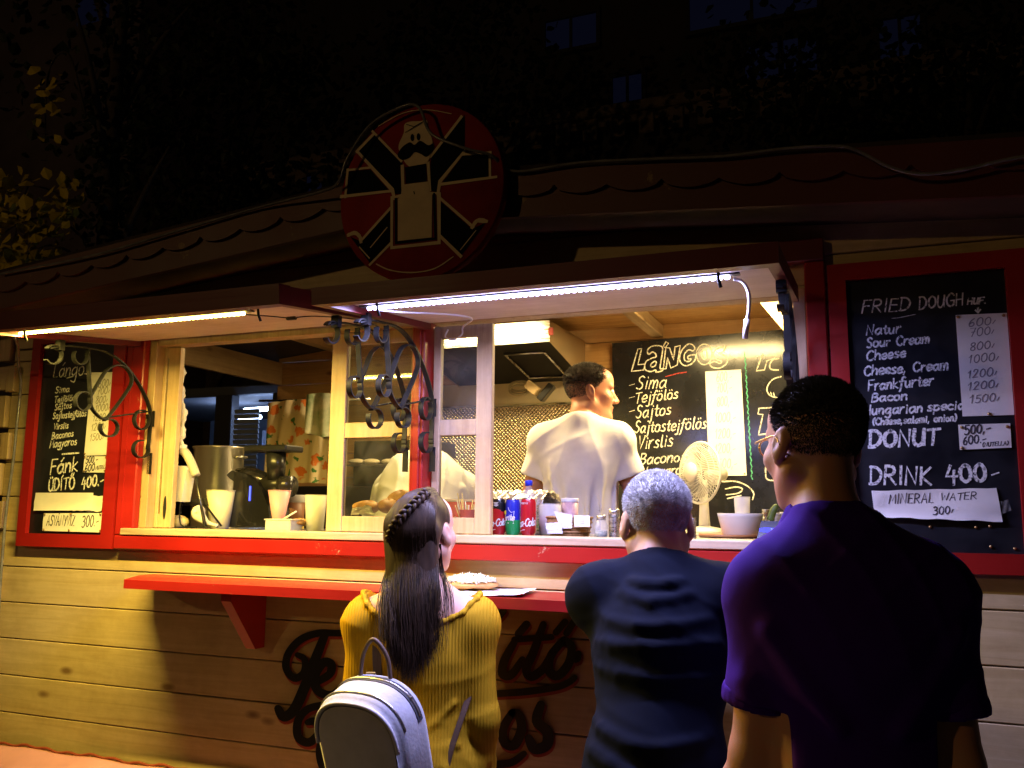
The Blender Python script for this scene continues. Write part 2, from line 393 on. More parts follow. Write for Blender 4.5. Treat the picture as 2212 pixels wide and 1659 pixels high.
# ------------------------------------------------------------------ handwriting: a stroke alphabet (cap height 10, x height 6)
GL = {
'a': '6|~5,5 3,6 1,5 0,3 1,.3 3,.2 5,3|5,6 5,1 6,0', 'b': '5.5|0,10 0,0|~0,3 2,6 4,5 5,3 4,1 2,0 0,1', 'c': '5|~5,5 3,6 1,5 0,3 1,1 3,0 5,1',
'd': '6|~5,4 3,6 1,5 0,3 1,.3 3,.2 5,2|5,10 5,0', 'e': '5|~0,3 2.5,3 5,3.6 4,6 2,6 0,4 .3,1.6 2,0 5,1', 'f': '4.5|~5.4,9 4,10 2.6,8.5 2,4 1,-2 0,-3.6|0,6 4.4,6',
'g': '6|~5,5 3,6 1,5 0,3 1,1 3,1 5,3|~5,6 5,-1 4,-4 2,-4 0,-3', 'h': '5.3|0,10 0,0|~0,3 2,6 4,5.5 4.6,4 4.6,0', 'i': '2.4|1,6 1,0|1,8.8 1.3,8.1',
'j': '3|~2,6 2,-2 1,-4 -1,-3.5|2,8.8 2.3,8.1', 'k': '5|0,10 0,0|4,6 0,3 4.6,0', 'l': '2.8|~1,10 1,2 1.5,.2 2.8,.4', 'm': '7.4|0,6 0,0|~0,3 1.5,6 3.2,5 3.3,0|~3.3,3 4.8,6 6.5,5 6.6,0',
'n': '5.4|0,6 0,0|~0,3 2,6 4.2,5 4.4,0', 'o': '5.6|~2.5,6 .5,5 0,3 .5,1 2.5,0 4.5,1 5,3 4.5,5 2.5,6', 'p': '5.6|0,6 0,-4|~0,4 2,6 4,5 5,3 4,1 2,0 0,1',
'r': '4|0,6 0,0|~0,3 1.5,5.5 3.6,6', 's': '4.6|~4,5.3 2.5,6 .8,5 2,3.3 4,2 3,.2 0,.6', 't': '4.2|~2,9 2,1.5 3,0 4.2,.6|0,6 4,6', 'u': '5.6|~0,6 0,2 1.5,0 3,.5 4.6,3|4.6,6 4.6,0',
'v': '5|0,6 2.2,0 4.6,6', 'w': '6.8|0,6 1.4,0 3.2,5 5,0 6.4,6', 'x': '5|0,6 4.5,0|4.5,6 0,0', 'y': '5|0,6 2.3,.5|~4.6,6 2.2,0 1,-3 -.5,-4', 'z': '5|0,6 4.4,6 0,0 4.6,0',
'A': '7|0,0 3.2,10 6.2,0|1.2,3.6 5.2,3.6', 'B': '6|0,0 .4,10|~.4,10 4,9.6 4.7,7.5 3,5.6 .2,5.3|~.2,5.3 4,5 5.6,3 4,.5 0,0', 'C': '6.8|~6.3,8.4 4,10 1,8 0,5 1,1.5 4,0 6.5,1.5',
'D': '6.8|.2,0 .2,10|~-.4,10 3.6,9.6 6,6.4 5.5,2.8 3,.3 -.4,0', 'E': '5.6|5,10 .3,10 0,0 5,0|0,5.2 4.3,5.2', 'F': '5.4|5.4,10 .4,10 0,0|.2,5.2 4.3,5.4',
'G': '6.8|~6,8.4 4,10 1,8 0,5 1,1.5 4,0 6,1.6 6.2,4.4|3.6,4.4 6.6,4.4', 'H': '6.4|0,10 0,0|5.6,10 5.6,0|0,5 5.6,5', 'I': '2.2|.8,10 .8,0', 'J': '5|~4,10 4,2 2.5,0 0,1',
'K': '6|.2,10 0,0|5.4,10 .2,4.6 5.8,0', 'L': '5.2|.4,10 0,0 4.8,0', 'M': '8|0,0 .8,10 3.8,3 6.8,10 7.4,0', 'N': '7|0,0 .4,10 5.6,0 6,10', 'O': '7|~3.2,10 .8,8.4 0,5 .8,1.6 3.2,0 5.6,1.6 6.4,5 5.6,8.4 3.2,10',
'P': '6|0,0 .4,10|~.4,10 4,9.6 5.2,7.5 4,5 .2,4.6', 'R': '6.4|0,0 .4,10|~.4,10 4,9.6 5.2,7.5 4,5.4 .2,4.8|2,4.8 5.8,0', 'S': '5.8|~5.2,8.8 3.2,10 1,8.6 1.6,6 4.2,4.4 4.8,1.8 2.6,0 0,1.2',
'T': '6.4|0,9.6 6.6,10|3.4,9.8 2.8,0', 'U': '6.6|~.2,10 0,3 1.4,.2 3.6,.2 5.4,3 5.8,10|5.8,10 5.8,0', 'V': '6|0,10 2.6,0 5.8,10', 'W': '8.4|0,10 1.8,0 4,7 6,0 8,10', 'Z': '6|0,10 5.6,10 0,0 5.8,0', 'X': '6|0,10 5.4,0|5.4,10 0,0', 'Y': '6|0,10 2.8,5|5.8,10 2.2,0',
'0': '5.8|~2.6,10 .6,8 0,5 .6,1.6 2.6,0 4.6,1.8 5.2,5 4.4,8.6 2.6,10', '1': '4|0,6.6 2.4,10 2,0', '2': '5.6|~.2,7.6 1.4,9.8 3.6,9.6 4.4,7.6 2.6,4 0,0|0,0 5,.2', '3': '5.4|~.4,9 2.6,10 4.4,8.4 3.6,6 1.8,5.3|~1.8,5.3 4.4,4.4 4.6,1.8 2.6,0 0,.8',
'4': '5.8|2.4,10 0,3.8 5.4,3.8|4,7 3.4,-1', '5': '5.4|4.8,10 1,10 .6,5.8|~.6,5.8 3,6.4 4.8,4.4 4.2,1.4 2,0 0,1', '6': '5.4|~4,10 1.4,7.4 0,3.4 1,.4 3.2,0 4.6,2 4,4.4 2,5 .3,3', '7': '5.4|.2,9.6 5,10 2,0|1.4,5 4.4,5.4',
'8': '5.4|~2.6,5.4 .6,7.2 1,9.4 2.8,10 4.4,8.8 4,6.8 .8,3.6 .6,1.2 2.6,0 4.6,1.2 4.4,3.6 2.6,5.4', '9': '5.4|~4.4,8 2.6,10 .6,8.6 .4,6 2.4,5 4.4,7.6|~4.6,9 4,4 2,0',
'-': '4.6|0,3.4 3.8,4.2', '/': '3|0,1 1.8,5', ',': '2.4|.8,.8 0,-1.8', '.': '2|.4,.5 .7,0', '(': '2.8|~2.4,10 .4,7 .2,3 1.8,-1', ')': '2.8|~.4,10 2,7 2,3 .2,-1', "'": '2|.4,10 .2,8', ' ': '4.2|'}
ACC = {'á': ('a', "2.6,8 4.6,10"), 'é': ('e', "2,8 4,10"), 'í': ('ı', "1,8 2.8,10"), 'ó': ('o', "2,8 4,10"), 'ö': ('o', "1.2,8.6 1.5,8|3.6,8.8 3.9,8.2"), 'ő': ('o', "1,7.6 2.2,9.6|3.4,7.6 4.6,9.6"),
       'Á': ('A', "3,11.4 5,13.4"), 'Í': ('I', "1,11.4 2.6,13.4"), 'Ó': ('O', "3,11.4 5,13.4"), 'Ü': ('U', "1.4,12.4 1.7,11.6|4.2,12.4 4.5,11.6"), 'Ö': ('O', "1.4,12.4 1.7,11.6|4.2,12.4 4.5,11.6"), 'Ő': ('O', "1.6,11.2 2.8,13.2|4.2,11.2 5.4,13.2"), 'ü': ('u', "1,8.6 1.3,8|3.4,8.8 3.7,8.2")}
GL['ı'] = '2.4|1,6 1,0'
def glyph(ch):
    extra = ''
    if ch in ACC: ch, extra = ACC[ch]
    g = GL.get(ch, GL[' ']).split('|'); wdt = float(g[0]); st = []
    for s_ in g[1:] + (extra.split('|') if extra else []):
        if not s_: continue
        cv = s_[0] == '~'
        p = [tuple(float(t) for t in q.split(',')) for q in s_.lstrip('~').split()]
        st.append((cv, p))
    return wdt, st
def strokes(text, h, slant=0.18, gap=1.5, jit=0.25):
    """2-D polylines of a written line; h = cap height; starts at (0, 0) on the baseline"""
    out = []; x = 0.0; k = h/10.0
    for ch in text:
        wdt, st = glyph(ch); dy = random.uniform(-jit, jit); sc = 1+random.uniform(-0.06, 0.06)
        for cv, p in st:
            q = [(x+a*sc+random.uniform(-jit, jit)*0.5, b*sc+dy+random.uniform(-jit, jit)*0.5) for a, b in p]
            q = [((a+slant*b)*k, b*k, 0) for a, b in q]
            out.append([(v.x, v.y) for v in (catmull(q, 5) if cv else [Vector(t) for t in q])])
        x += wdt*sc+gap
    return out, x*k
def ribbon(mb, pts, wd, mapf, dz, taper=0.75):
    """flat chalk or pen line: pts 2-D, mapf(u, v, dz) -> 3-D"""
    n = len(pts); L = []; R_ = []
    for i in range(n):
        a = pts[max(i-1, 0)]; b = pts[min(i+1, n-1)]
        dx, dy = b[0]-a[0], b[1]-a[1]; l = math.hypot(dx, dy) or 1e-9
        nx, ny = -dy/l, dx/l; w_ = wd*0.5*random.uniform(0.82, 1.15)*(taper if i in (0, n-1) else 1)
        ex, ey = (0, 0)
        if i == 0: ex, ey = -dx/l*wd*0.35, -dy/l*wd*0.35
        if i == n-1: ex, ey = dx/l*wd*0.35, dy/l*wd*0.35
        L.append((pts[i][0]+nx*w_+ex, pts[i][1]+ny*w_+ey)); R_.append((pts[i][0]-nx*w_+ex, pts[i][1]-ny*w_+ey))
    vs = [mapf(u, v, dz) for u, v in L] + [mapf(u, v, dz) for u, v in R_]
    mb._add(vs, [(i, i+n, i+n+1, i+1) for i in range(n-1)])
_zc = [0]
def write(mb, text, mapf, x, y, h, wd, slant=0.18, gap=1.5, rot=0.0, fit=None, jit=0.25):
    """write a line of handwriting at (x, y) on a surface"""
    st, W_ = strokes(text, h, slant, gap, jit); sx = (fit/W_) if fit else 1.0
    c, s_ = math.cos(rot), math.sin(rot)
    for p in st:
        _zc[0] = (_zc[0]+1) % 40
        ribbon(mb, [(x+(a*sx)*c-b*s_, y+(a*sx)*s_+b*c) for a, b in p], wd, mapf, 0.0006+_zc[0]*0.00004)
def plane_map(o, ux, uy, n):
    o, ux, uy, n = Vector(o), Vector(ux), Vector(uy), Vector(n)
    return lambda a, b, d: o+ux*a+uy*b+n*d
def chalk(name, col, ragged=0.52):
    """chalk line: broken by the grain of the board"""
    if name in _mats: return _mats[name]
    m = mat(name, col, rough=0.95, spec=0.1)
    nt = m.node_tree; L = nt.links; b = nt.nodes['Principled BSDF']
    tc = nt.nodes.new('ShaderNodeTexCoord'); n = nt.nodes.new('ShaderNodeTexNoise'); n.inputs['Scale'].default_value = 160; n.inputs['Detail'].default_value = 3
    L.new(tc.outputs['Object'], n.inputs['Vector'])
    r = nt.nodes.new('ShaderNodeMapRange'); r.inputs['From Min'].default_value = 0.30; r.inputs['From Max'].default_value = ragged; r.inputs['To Min'].default_value = 0.15
    L.new(n.outputs['Fac'], r.inputs['Value']); L.new(r.outputs[0], b.inputs['Alpha'])
    return m
# ------------------------------------------------------------------ materials of the place
PINE = wood('pine_boards', (0.63, 0.50, 0.28), (0.48, 0.36, 0.17), 'x')
PINE_Z = wood('pine_upright', (0.62, 0.47, 0.29), (0.45, 0.31, 0.17), 'z')
PINE_Y = wood('pine_depth', (0.56, 0.40, 0.22), (0.38, 0.25, 0.12), 'y')
ROOM_PINE = wood('room_pine', (0.62, 0.36, 0.13), (0.42, 0.21, 0.06), 'x')
WHITE_PLY = wood('whitewashed_ply', (0.78, 0.70, 0.62), (0.60, 0.52, 0.44), 'x', knots=False, grain=0.7)
RED = paint('red_gloss_paint', (0.36, 0.013, 0.011))
RED_DK = paint('red_paint_dimmed', (0.13, 0.007, 0.010), worn=(0.3, 0.12, 0.06), amount=0.32, rough=0.42)  # darker copy of the red gloss, with the dim light in its colour
RED_OLD = paint('red_fascia_paint', (0.10, 0.018, 0.013), worn=(0.22, 0.13, 0.05), amount=0.40, rough=0.5)
STEEL = mat('brushed_steel', (0.62, 0.61, 0.59), rough=0.28, metal=1.0, var=0.10, vscale=8, stretch=(1, 14, 14), rvar=0.12)
IRON = mat('wrought_iron', (0.008, 0.008, 0.009), rough=0.55, spec=0.3, metal=0.0, var=0.5, vscale=30, bump=0.25, bscale=60)
BLACKP = mat('black_plastic', (0.012, 0.012, 0.013), rough=0.28)
DARK = mat('dark_gap', (0.012, 0.011, 0.010), rough=0.9)
WHITEP = mat('white_plastic', (0.78, 0.76, 0.72), rough=0.4, var=0.04, vscale=9)

# ------------------------------------------------------------------ ground
g = MB(); g.grid(lambda u, v: (-60+120*u, -60+120*v, 0.03*math.sin(9*u)*math.sin(7*v)-0.02), 24, 24)
tag(g.build('ground', mat('paving_asphalt', (0.055, 0.052, 0.048), rough=0.9, var=0.3, vscale=3, bump=0.5, bscale=60)), kind='structure')

# ------------------------------------------------------------------ the kiosk
KX0, KX1, KB = -3.28, 1.30, 1.78          # left end, right end, back wall
WX0, WX1, WZ0, WZ1 = -2.545, -0.135, 1.39, 2.14   # serving window
APX, APZ, SL, SR = -1.47, 2.566, 0.095, 0.0755    # apex of the gable (top edge) and its two slopes
def roof_z(x): return APZ-(APX-x)*SL if x < APX else APZ-(x-APX)*SR
kiosk = thing('food_kiosk', (-1.0, 0.9, 0.0), 'timber food kiosk of pale horizontal planks with red window frame and low gabled roof', 'kiosk')
PITCH_Z, Z0 = 0.139, 1.257
wall = MB()
zs = [Z0+PITCH_Z*k for k in range(-7, 9)]
def plank(x0, x1, zb, zt):
    th = 0.022
    yj = random.uniform(-0.0012, 0.0012)
    wall.bb(x0, x1, yj, th+0.03, zb+0.0012, zt-0.0028, 0.0022)
for k in range(len(zs)-1):
    a, b = zs[k], zs[k+1]
    if b <= WZ0+0.01 or a >= WZ1-0.01: plank(KX0, KX1, a, b)
    else:
        za, zb_ = a, b
        if a < WZ0 < b: plank(KX0, KX1, a, WZ0-0.004); za = WZ0
        if a < WZ1 < b: plank(KX0, KX1, WZ1+0.004, b); zb_ = WZ1
        plank(KX0, WX0, za, zb_); plank(WX1, KX1, za, zb_)
wall.bb(KX0+0.02, KX1-0.02, 0.03, 0.05, 0.2, WZ0-0.02); wall.bb(KX0+0.02, KX1-0.02, 0.03, 0.05, WZ1+0.01, 2.34)
wall.bb(KX0+0.02, WX0, 0.03, 0.05, WZ0-0.02, WZ1+0.01); wall.bb(WX1, KX1-0.02, 0.03, 0.05, WZ0-0.02, WZ1+0.01)
gz = lambda x: roof_z(x)-0.155
wall.prism([(KX0, 0.0, zs[-1]+0.0015), (KX1, 0.0, zs[-1]+0.0015), (KX1, 0.0, gz(KX1)+0.02), (APX, 0.0, gz(APX)+0.02), (KX0, 0.0, gz(KX0)+0.02)], (0, 0.05, 0))
wall.build('front_wall', PINE, kiosk)
cr = MB()      # notched corner: ends of the side-wall boards stand out at the left end
for k in range(len(zs)-1):
    if k % 2 == 0: cr.bb(KX0-0.002, KX0+0.045, -0.030, -0.0015, zs[k]+0.010, zs[k+1]-0.020, 0.003)
    cr.bb(KX0-0.07, KX0-0.004, -0.02, 0.06, zs[k]+(0.004 if k % 2 else 0.02), zs[k+1]-(0.004 if k % 2 else 0.02), 0.003)
cr.build('corner_joint', PINE_Z, kiosk)
sw = MB()      # side walls; the left one has a window on to the next stall
for k in range(len(zs)-1):
    a, b = zs[k]+0.001, zs[k+1]-0.002
    if b < 1.42 or a > 2.10: sw.bb(KX0, KX0+0.03, 0.06, KB, a, b, 0.002)
    else: sw.bb(KX0, KX0+0.03, 0.06, 0.50, a, b, 0.002)
sw.build('side_wall', PINE_Y, kiosk); sw = MB()
for k in range(len(zs)-1): sw.bb(KX1-0.03, KX1, 0.06, KB, zs[k]+0.001, zs[k+1]-0.002, 0.002)
sw.build('side_wall', PINE_Y, kiosk)
bw = MB()
zs2 = zs+[zs[-1]+PITCH_Z]
for k in range(len(zs2)-1): bw.bb(KX0, KX1, KB, KB+0.03, zs2[k]+0.001, zs2[k+1]-0.002, 0.002)
bw.build('back_wall', ROOM_PINE, kiosk)
fl = MB(); fl.bb(KX0+0.03, KX1-0.03, 0.06, KB-0.002, 0.27, 0.37); fl.build('floor', mat('kiosk_floor', (0.18, 0.14, 0.10), rough=0.7, var=0.2), kiosk)
ce = MB()
for i in range(12):
    y0 = 0.055+i*0.143; ce.bb(KX0+0.035, KX1-0.035, y0, y0+0.140, 2.440, 2.455, 0.002)
ceil = ce.build('ceiling', ROOM_PINE, kiosk)
for x in (-2.75, -2.0, -0.95, 0.35): ra = MB(); ra.bb(x-0.03, x+0.03, 0.06, KB-0.003, 2.375, 2.4385, 0.003); ra.build('rafter', PINE_Y, kiosk)
br = MB(); br.prism([(-0.42, 1.20, 2.438), (-0.30, 1.20, 2.438), (-0.12, 1.20, 2.16), (-0.16, 1.20, 2.08)], (0, 0.05, 0)); br.build('brace', PINE_Z, kiosk)

# roof: two sloping decks, a scalloped barge board over a plain one
ro = MB()
for xa, xb in ((KX0-0.22, APX), (APX, KX1+0.30)):
    za, zb_ = roof_z(xa), roof_z(xb)
    ro.prism([(xa, -0.20, za), (xb, -0.20, zb_), (xb, -0.20, zb_+0.018), (xa, -0.20, za+0.018)], (0, KB+0.45, 0))
ro.build('roof', mat('roof_felt', (0.035, 0.022, 0.018), rough=0.9, var=0.3, bump=0.4), kiosk)
so = MB()
for xa, xb in ((KX0-0.20, APX), (APX, KX1+0.28)):
    za, zb_ = roof_z(xa)-0.142, roof_z(xb)-0.142
    so.prism([(xa, -0.178, za), (xb, -0.178, zb_), (xb, -0.178, zb_+0.012), (xa, -0.178, za+0.012)], (0, 0.177, 0))
so.build('soffit', mat('soffit_boards', (0.09, 0.06, 0.04), rough=0.8, var=0.3), kiosk)
for xa, xb in ((KX0-0.22, APX), (APX, KX1+0.30)):
    fa = MB(); za, zb_ = roof_z(xa), roof_z(xb)
    fa.prism([(xa, -0.200, za-0.145), (xb, -0.200, zb_-0.145), (xb, -0.200, zb_-0.002), (xa, -0.200, za-0.002)], (0, 0.020, 0))
    f = fa.build('barge_board', RED_OLD, kiosk)
    sc = MB(); n = int(round((xb-xa)/0.165)); top_, bot = [], []
    N = n*10
    for i in range(N+1):
        x = xa+(xb-xa)*i/N; t = (i % 10)/10.0
        z = roof_z(x); s_ = abs(math.sin(math.pi*t))**0.75
        notch = 0.007 if (i % 20) in (0,) else 0.0
        top_.append((x, -0.214, z-0.001)); bot.append((x, -0.214, z-0.062-0.022*s_+notch))
    for i in range(N):
        a, b, c, d = bot[i], bot[i+1], top_[i+1], top_[i]; sh = lambda p: (p[0], p[1]+0.0135, p[2])
        sc._add([a, b, c, d, sh(a), sh(b), sh(c), sh(d)], [(0, 1, 2, 3), (4, 5, 1, 0), (3, 2, 6, 7), (7, 6, 5, 4)])
    sc.build('scalloped_trim', RED_OLD, f)

# window frame, sill, centre post
fr = MB()
fr.bb(-2.632, -0.075, -0.036, -0.002, 1.340, 1.391, 0.004); wf = fr.build('window_frame', RED, kiosk)
fr = MB(); fr.bb(-2.632, -2.545, -0.034, -0.002, 1.3925, 2.20, 0.004); fr.bb(-2.6045, -2.6005, -0.0365, -0.0335, 1.40, 2.19); fr.build('jamb', RED, wf)
fr = MB(); fr.bb(-0.134, -0.078, -0.034, -0.002, 1.3925, 2.205, 0.004); fr.build('jamb', RED, wf)
fr = MB(); fr.bb(-2.632, -0.078, -0.036, -0.002, 2.207, 2.272, 0.004); fr.build('head', RED_DK, wf)
fr = MB(); fr.bb(-1.383, -1.336, -0.040, 0.046, 1.422, 2.14, 0.004); fr.bb(-1.372, -1.347, -0.046, -0.0385, 1.424, 2.13, 0.003); fr.build('post', RED, wf)
si = MB(); si.bb(-2.60, -0.10, -0.040, 0.075, 1.3925, 1.418, 0.003)
si.build('sill', wood('worn_sill', (0.62, 0.50, 0.36), (0.36, 0.27, 0.19), 'x'), wf)
for q in ((-2.544, -2.512, -0.004, 0.062, 1.419, 2.138), (-0.170, -0.1355, -0.004, 0.062, 1.419, 2.138), (-2.51, -1.40, 0.0, 0.06, 2.112, 2.139), (-1.33, -0.172, 0.0, 0.06, 2.118, 2.139)):
    ji = MB(); ji.bb(*q, 0.002); ji.build('lining', PINE_Z, wf)
GL_ = glass()
def sash(x0, x1, y, stile_l, stile_r, mid=True, hole=False, label=None):
    m = MB(); z0, z1 = 1.420, 2.110
    m.bb(x0, x0+stile_l, y, y+0.024, z0, z1, 0.002); m.bb(x1-stile_r, x1, y, y+0.024, z0, z1, 0.002)
    m.bb(x0+stile_l+0.0002, x1-stile_r-0.0002, y+0.001, y+0.023, z0, z0+0.052, 0.002)
    m.bb(x0+stile_l+0.0002, x1-stile_r-0.0002, y+0.001, y+0.023, z1-0.042, z1, 0.002)
    if mid: m.bb(x0+stile_l+0.0002, x1-stile_r-0.0002, y+0.001, y+0.023, 1.740, 1.793, 0.002)
    o = m.build('sash', PINE_Z, wf)
    p = MB(); p.bb(x0+stile_l-0.004, x1-stile_r+0.004, y+0.010, y+0.0135, z0+0.05, z1-0.04); p.build('pane', GL_, o)
    if hole:
        h = MB(); h.sphere((x1-stile_r*0.55, y-0.0005, z0+0.075), (0.008, 0.003, 0.045), 12, 8); h.build('finger_slot', DARK, o)
    return o
sash(-1.735, -1.386, 0.020, 0.062, 0.030)
sash(-1.332, -1.118, 0.020, 0.026, 0.056)
sash(-2.511, -2.430, 0.034, 0.016, 0.056, mid=False, hole=True)

# awning flaps: the two shutters of the window swung up; underside faces the counter
def flap(x0, x1, drop, depth, zb_, fh):
    yb = -0.050
    def F(x, t, h): # t metres out from the hinge, h above the underside
        a = math.atan2(drop, depth); return Vector((x, yb-t*math.cos(a)+h*math.sin(a)*-1, zb_-t*math.sin(a)+h*math.cos(a)))
    m = MB(); L = math.hypot(drop, depth)
    def slab(xa, xb, ta, tb, ha, hb):
        m.prism([F(xa, ta, ha), F(xb, ta, ha), F(xb, tb, ha), F(xa, tb, ha)], F(0, 0, hb)-F(0, 0, ha))
    slab(x0+0.028, x1-0.028, 0.010, L-0.052, 0.016, 0.030)
    o = m.build('awning_flap', WHITE_PLY, kiosk)
    m = MB(); slab(x0, x1, L-0.05, L, -0.004, fh); slab(x0, x0+0.027, 0.0, L-0.0505, -0.004, fh-0.002); slab(x1-0.027, x1, 0.0, L-0.0505, -0.004, fh-0.002)
    m.build('border', RED_DK, o)
    m = MB()
    slab(x0+0.03, x1-0.03, 0.012, L-0.053, 0.0302, 0.034); m.build('top_skin', RED_OLD, o)
    for q in (0.12, 0.88):
        m = MB(); p = F(x0+(x1-x0)*q, L-0.095, 0.010); m.box(p, (0.050, 0.012, 0.012), 0.003); m.tube([p, p+Vector((0, 0.004, -0.022)), p+Vector((0.004, 0.010, -0.040))], 0.004, 6)
        m.box(p+Vector((0.012, 0, 0.004)), (0.022, 0.03, 0.006), 0.002)
        m.build('latch', IRON, o)
    return o, F, L
flapL, FL, LL = flap(-2.575, -1.400, 0.078, 0.690, 2.108, 0.050)
flapR, FR, LR = flap(-1.335, -0.150, 0.058, 0.640, 2.090, 0.043)

# shelf for eating, with its brackets
sh = MB(); zt, yb = 1.252, -0.242
sh.prism([(-2.455, -0.001, zt), (-2.455, -0.08, zt), (-2.36, yb, zt), (-0.40, yb, zt), (-0.40, -0.001, zt)], (0, 0, -0.030))
shelf = sh.build('shelf', RED, kiosk)
for x in (-1.97, -0.72):
    b = MB(); b.prism([(x-0.02, -0.002, zt-0.031), (x-0.02, -0.19, zt-0.031), (x-0.02, -0.19, zt-0.06), (x-0.02, -0.05, zt-0.23), (x-0.02, -0.002, zt-0.23)], (0.04, 0, 0)); b.build('shelf_bracket', RED, shelf)

# inside: worktops, lining of the cooking corner
wt_ = MB(); wt_.bb(-3.22, 1.22, 0.078, 0.62, 1.385, 1.412, 0.003); counter = wt_.build('counter', STEEL, kiosk)
wt_ = MB(); wt_.bb(-1.10, 1.24, 1.30, KB-0.004, 1.375, 1.402, 0.003); wt_.build('back_counter', mat('laminate_top', (0.55, 0.50, 0.42), rough=0.4, var=0.08), kiosk)
wt_ = MB(); wt_.bb(-3.22, 1.22, 0.10, 0.12, 0.372, 1.384); wt_.build('counter_front', PINE, kiosk); wt_ = MB(); wt_.bb(-1.10, 1.24, 1.32, 1.34, 0.372, 1.374); wt_.build('counter_front', PINE, kiosk)
def embossed():
    m = bpy.data.materials.new('embossed_steel'); m.use_nodes = True
    nt = m.node_tree; L = nt.links; b = nt.nodes['Principled BSDF']
    b.inputs['Metallic'].default_value = 0.96; b.inputs['Base Color'].default_value = (0.72, 0.60, 0.40, 1); b.inputs['Roughness'].default_value = 0.27
    tc = nt.nodes.new('ShaderNodeTexCoord'); mp = nt.nodes.new('ShaderNodeMapping'); L.new(tc.outputs['Object'], mp.inputs[0])
    mp.inputs['Scale'].default_value = (66, 66, 66); mp.inputs['Rotation'].default_value = (0, rad(45), 0)
    v = nt.nodes.new('ShaderNodeTexVoronoi'); v.inputs['Scale'].default_value = 1.0; v.inputs['Randomness'].default_value = 0.12; L.new(mp.outputs[0], v.inputs['Vector'])
    bp = nt.nodes.new('ShaderNodeBump'); bp.inputs['Strength'].default_value = 0.9; bp.inputs['Distance'].default_value = 0.012; bp.invert = True
    L.new(v.outputs['Distance'], bp.inputs['Height']); L.new(bp.outputs[0], b.inputs['Normal'])
    return m
EMB = embossed()
sp = MB(); sp.bb(-2.30, -1.10, KB-0.010, KB-0.002, 0.6, 2.05); sp.build('splash_panel', EMB, kiosk)
sp = MB(); sp.bb(-2.30, -1.32, KB-0.012, KB-0.002, 2.059, 2.18); sp.build('splash_trim', mat('matt_steel', (0.66, 0.55, 0.36), rough=0.5, metal=0.45, var=0.12, vscale=3), kiosk); sp = MB(); sp.bb(-2.30, -1.12, KB-0.035, KB-0.0105, 2.046, 2.058, 0.002); sp.build('splash_ledge', STEEL, kiosk)
sk = MB()      # salmon skirt of sheeting round the base of the front
def skf(u, v):
    x = -3.36+4.6*u; d = 0.03+0.34*v
    return (x, -d-0.006*math.sin(u*160)*v, 0.592-0.010*v-0.44*v*v+0.003*math.sin(u*90))
sk.grid(skf, 160, 10)
skirt = sk.build('skirt', mat('salmon_sheet', (0.52, 0.25, 0.22), rough=0.5, var=0.12, vscale=3, bump=0.2, bscale=20), kiosk)
hem = MB(); hem.tube([Vector(skf(i/200, 0.0))+Vector((0, -0.004, 0.004+0.004*math.sin(i*1.3))) for i in range(201)], 0.005, 6); hem.build('hem', mat('skirt_hem', (0.25, 0.05, 0.03), rough=0.6), skirt)

# painted lettering: fat black brush script with a red edge, standing a little proud of the boards
def LP(x, y): return (548.6+0.3472*x, 1261.8+0.3472*y)
def brush(mb, pts, wid, Y, depth, dx=0.0, dy=0.0, k=5):
    q = catmull([(p[0]+dx, p[1]+dy, 0) for p in pts], k); n = len(q); L = []; R_ = []
    ws = [wid*(0.62+0.38*math.sin(math.pi*min(1, max(0, (i+1)/(n+1))))**0.5) for i in range(n)]
    pts3 = []
    for i in range(n):
        t = (q[min(i+1, n-1)]-q[max(i-1, 0)]).normalized(); nn = Vector((-t.y, t.x, 0))*ws[i]/2
        L.append(q[i]+nn); R_.append(q[i]-nn)
    to = lambda v, yy: P(*LP(v.x, v.y), yy)
    for i in range(n-1):
        a, b, c, d = L[i], L[i+1], R_[i+1], R_[i]
        mb._add([to(v, Y-depth) for v in (a, b, c, d)]+[to(v, Y) for v in (a, b, c, d)], [(0, 1, 2, 3), (0, 4, 5, 1), (2, 6, 7, 3)])
    for e, tt in ((0, 0), (n-1, n-1)):
        ring = [q[e]+Vector((math.cos(a)*ws[e]/2, math.sin(a)*ws[e]/2, 0)) for a in np.linspace(0, 2*math.pi, 13)[:-1]]
        v = [to(p, Y-depth-0.0003) for p in ring]+[to(p, Y) for p in ring]
        mb._add(v, [tuple(range(12))]+[(i, (i+1) % 12, 12+(i+1) % 12, 12+i) for i in range(12)])
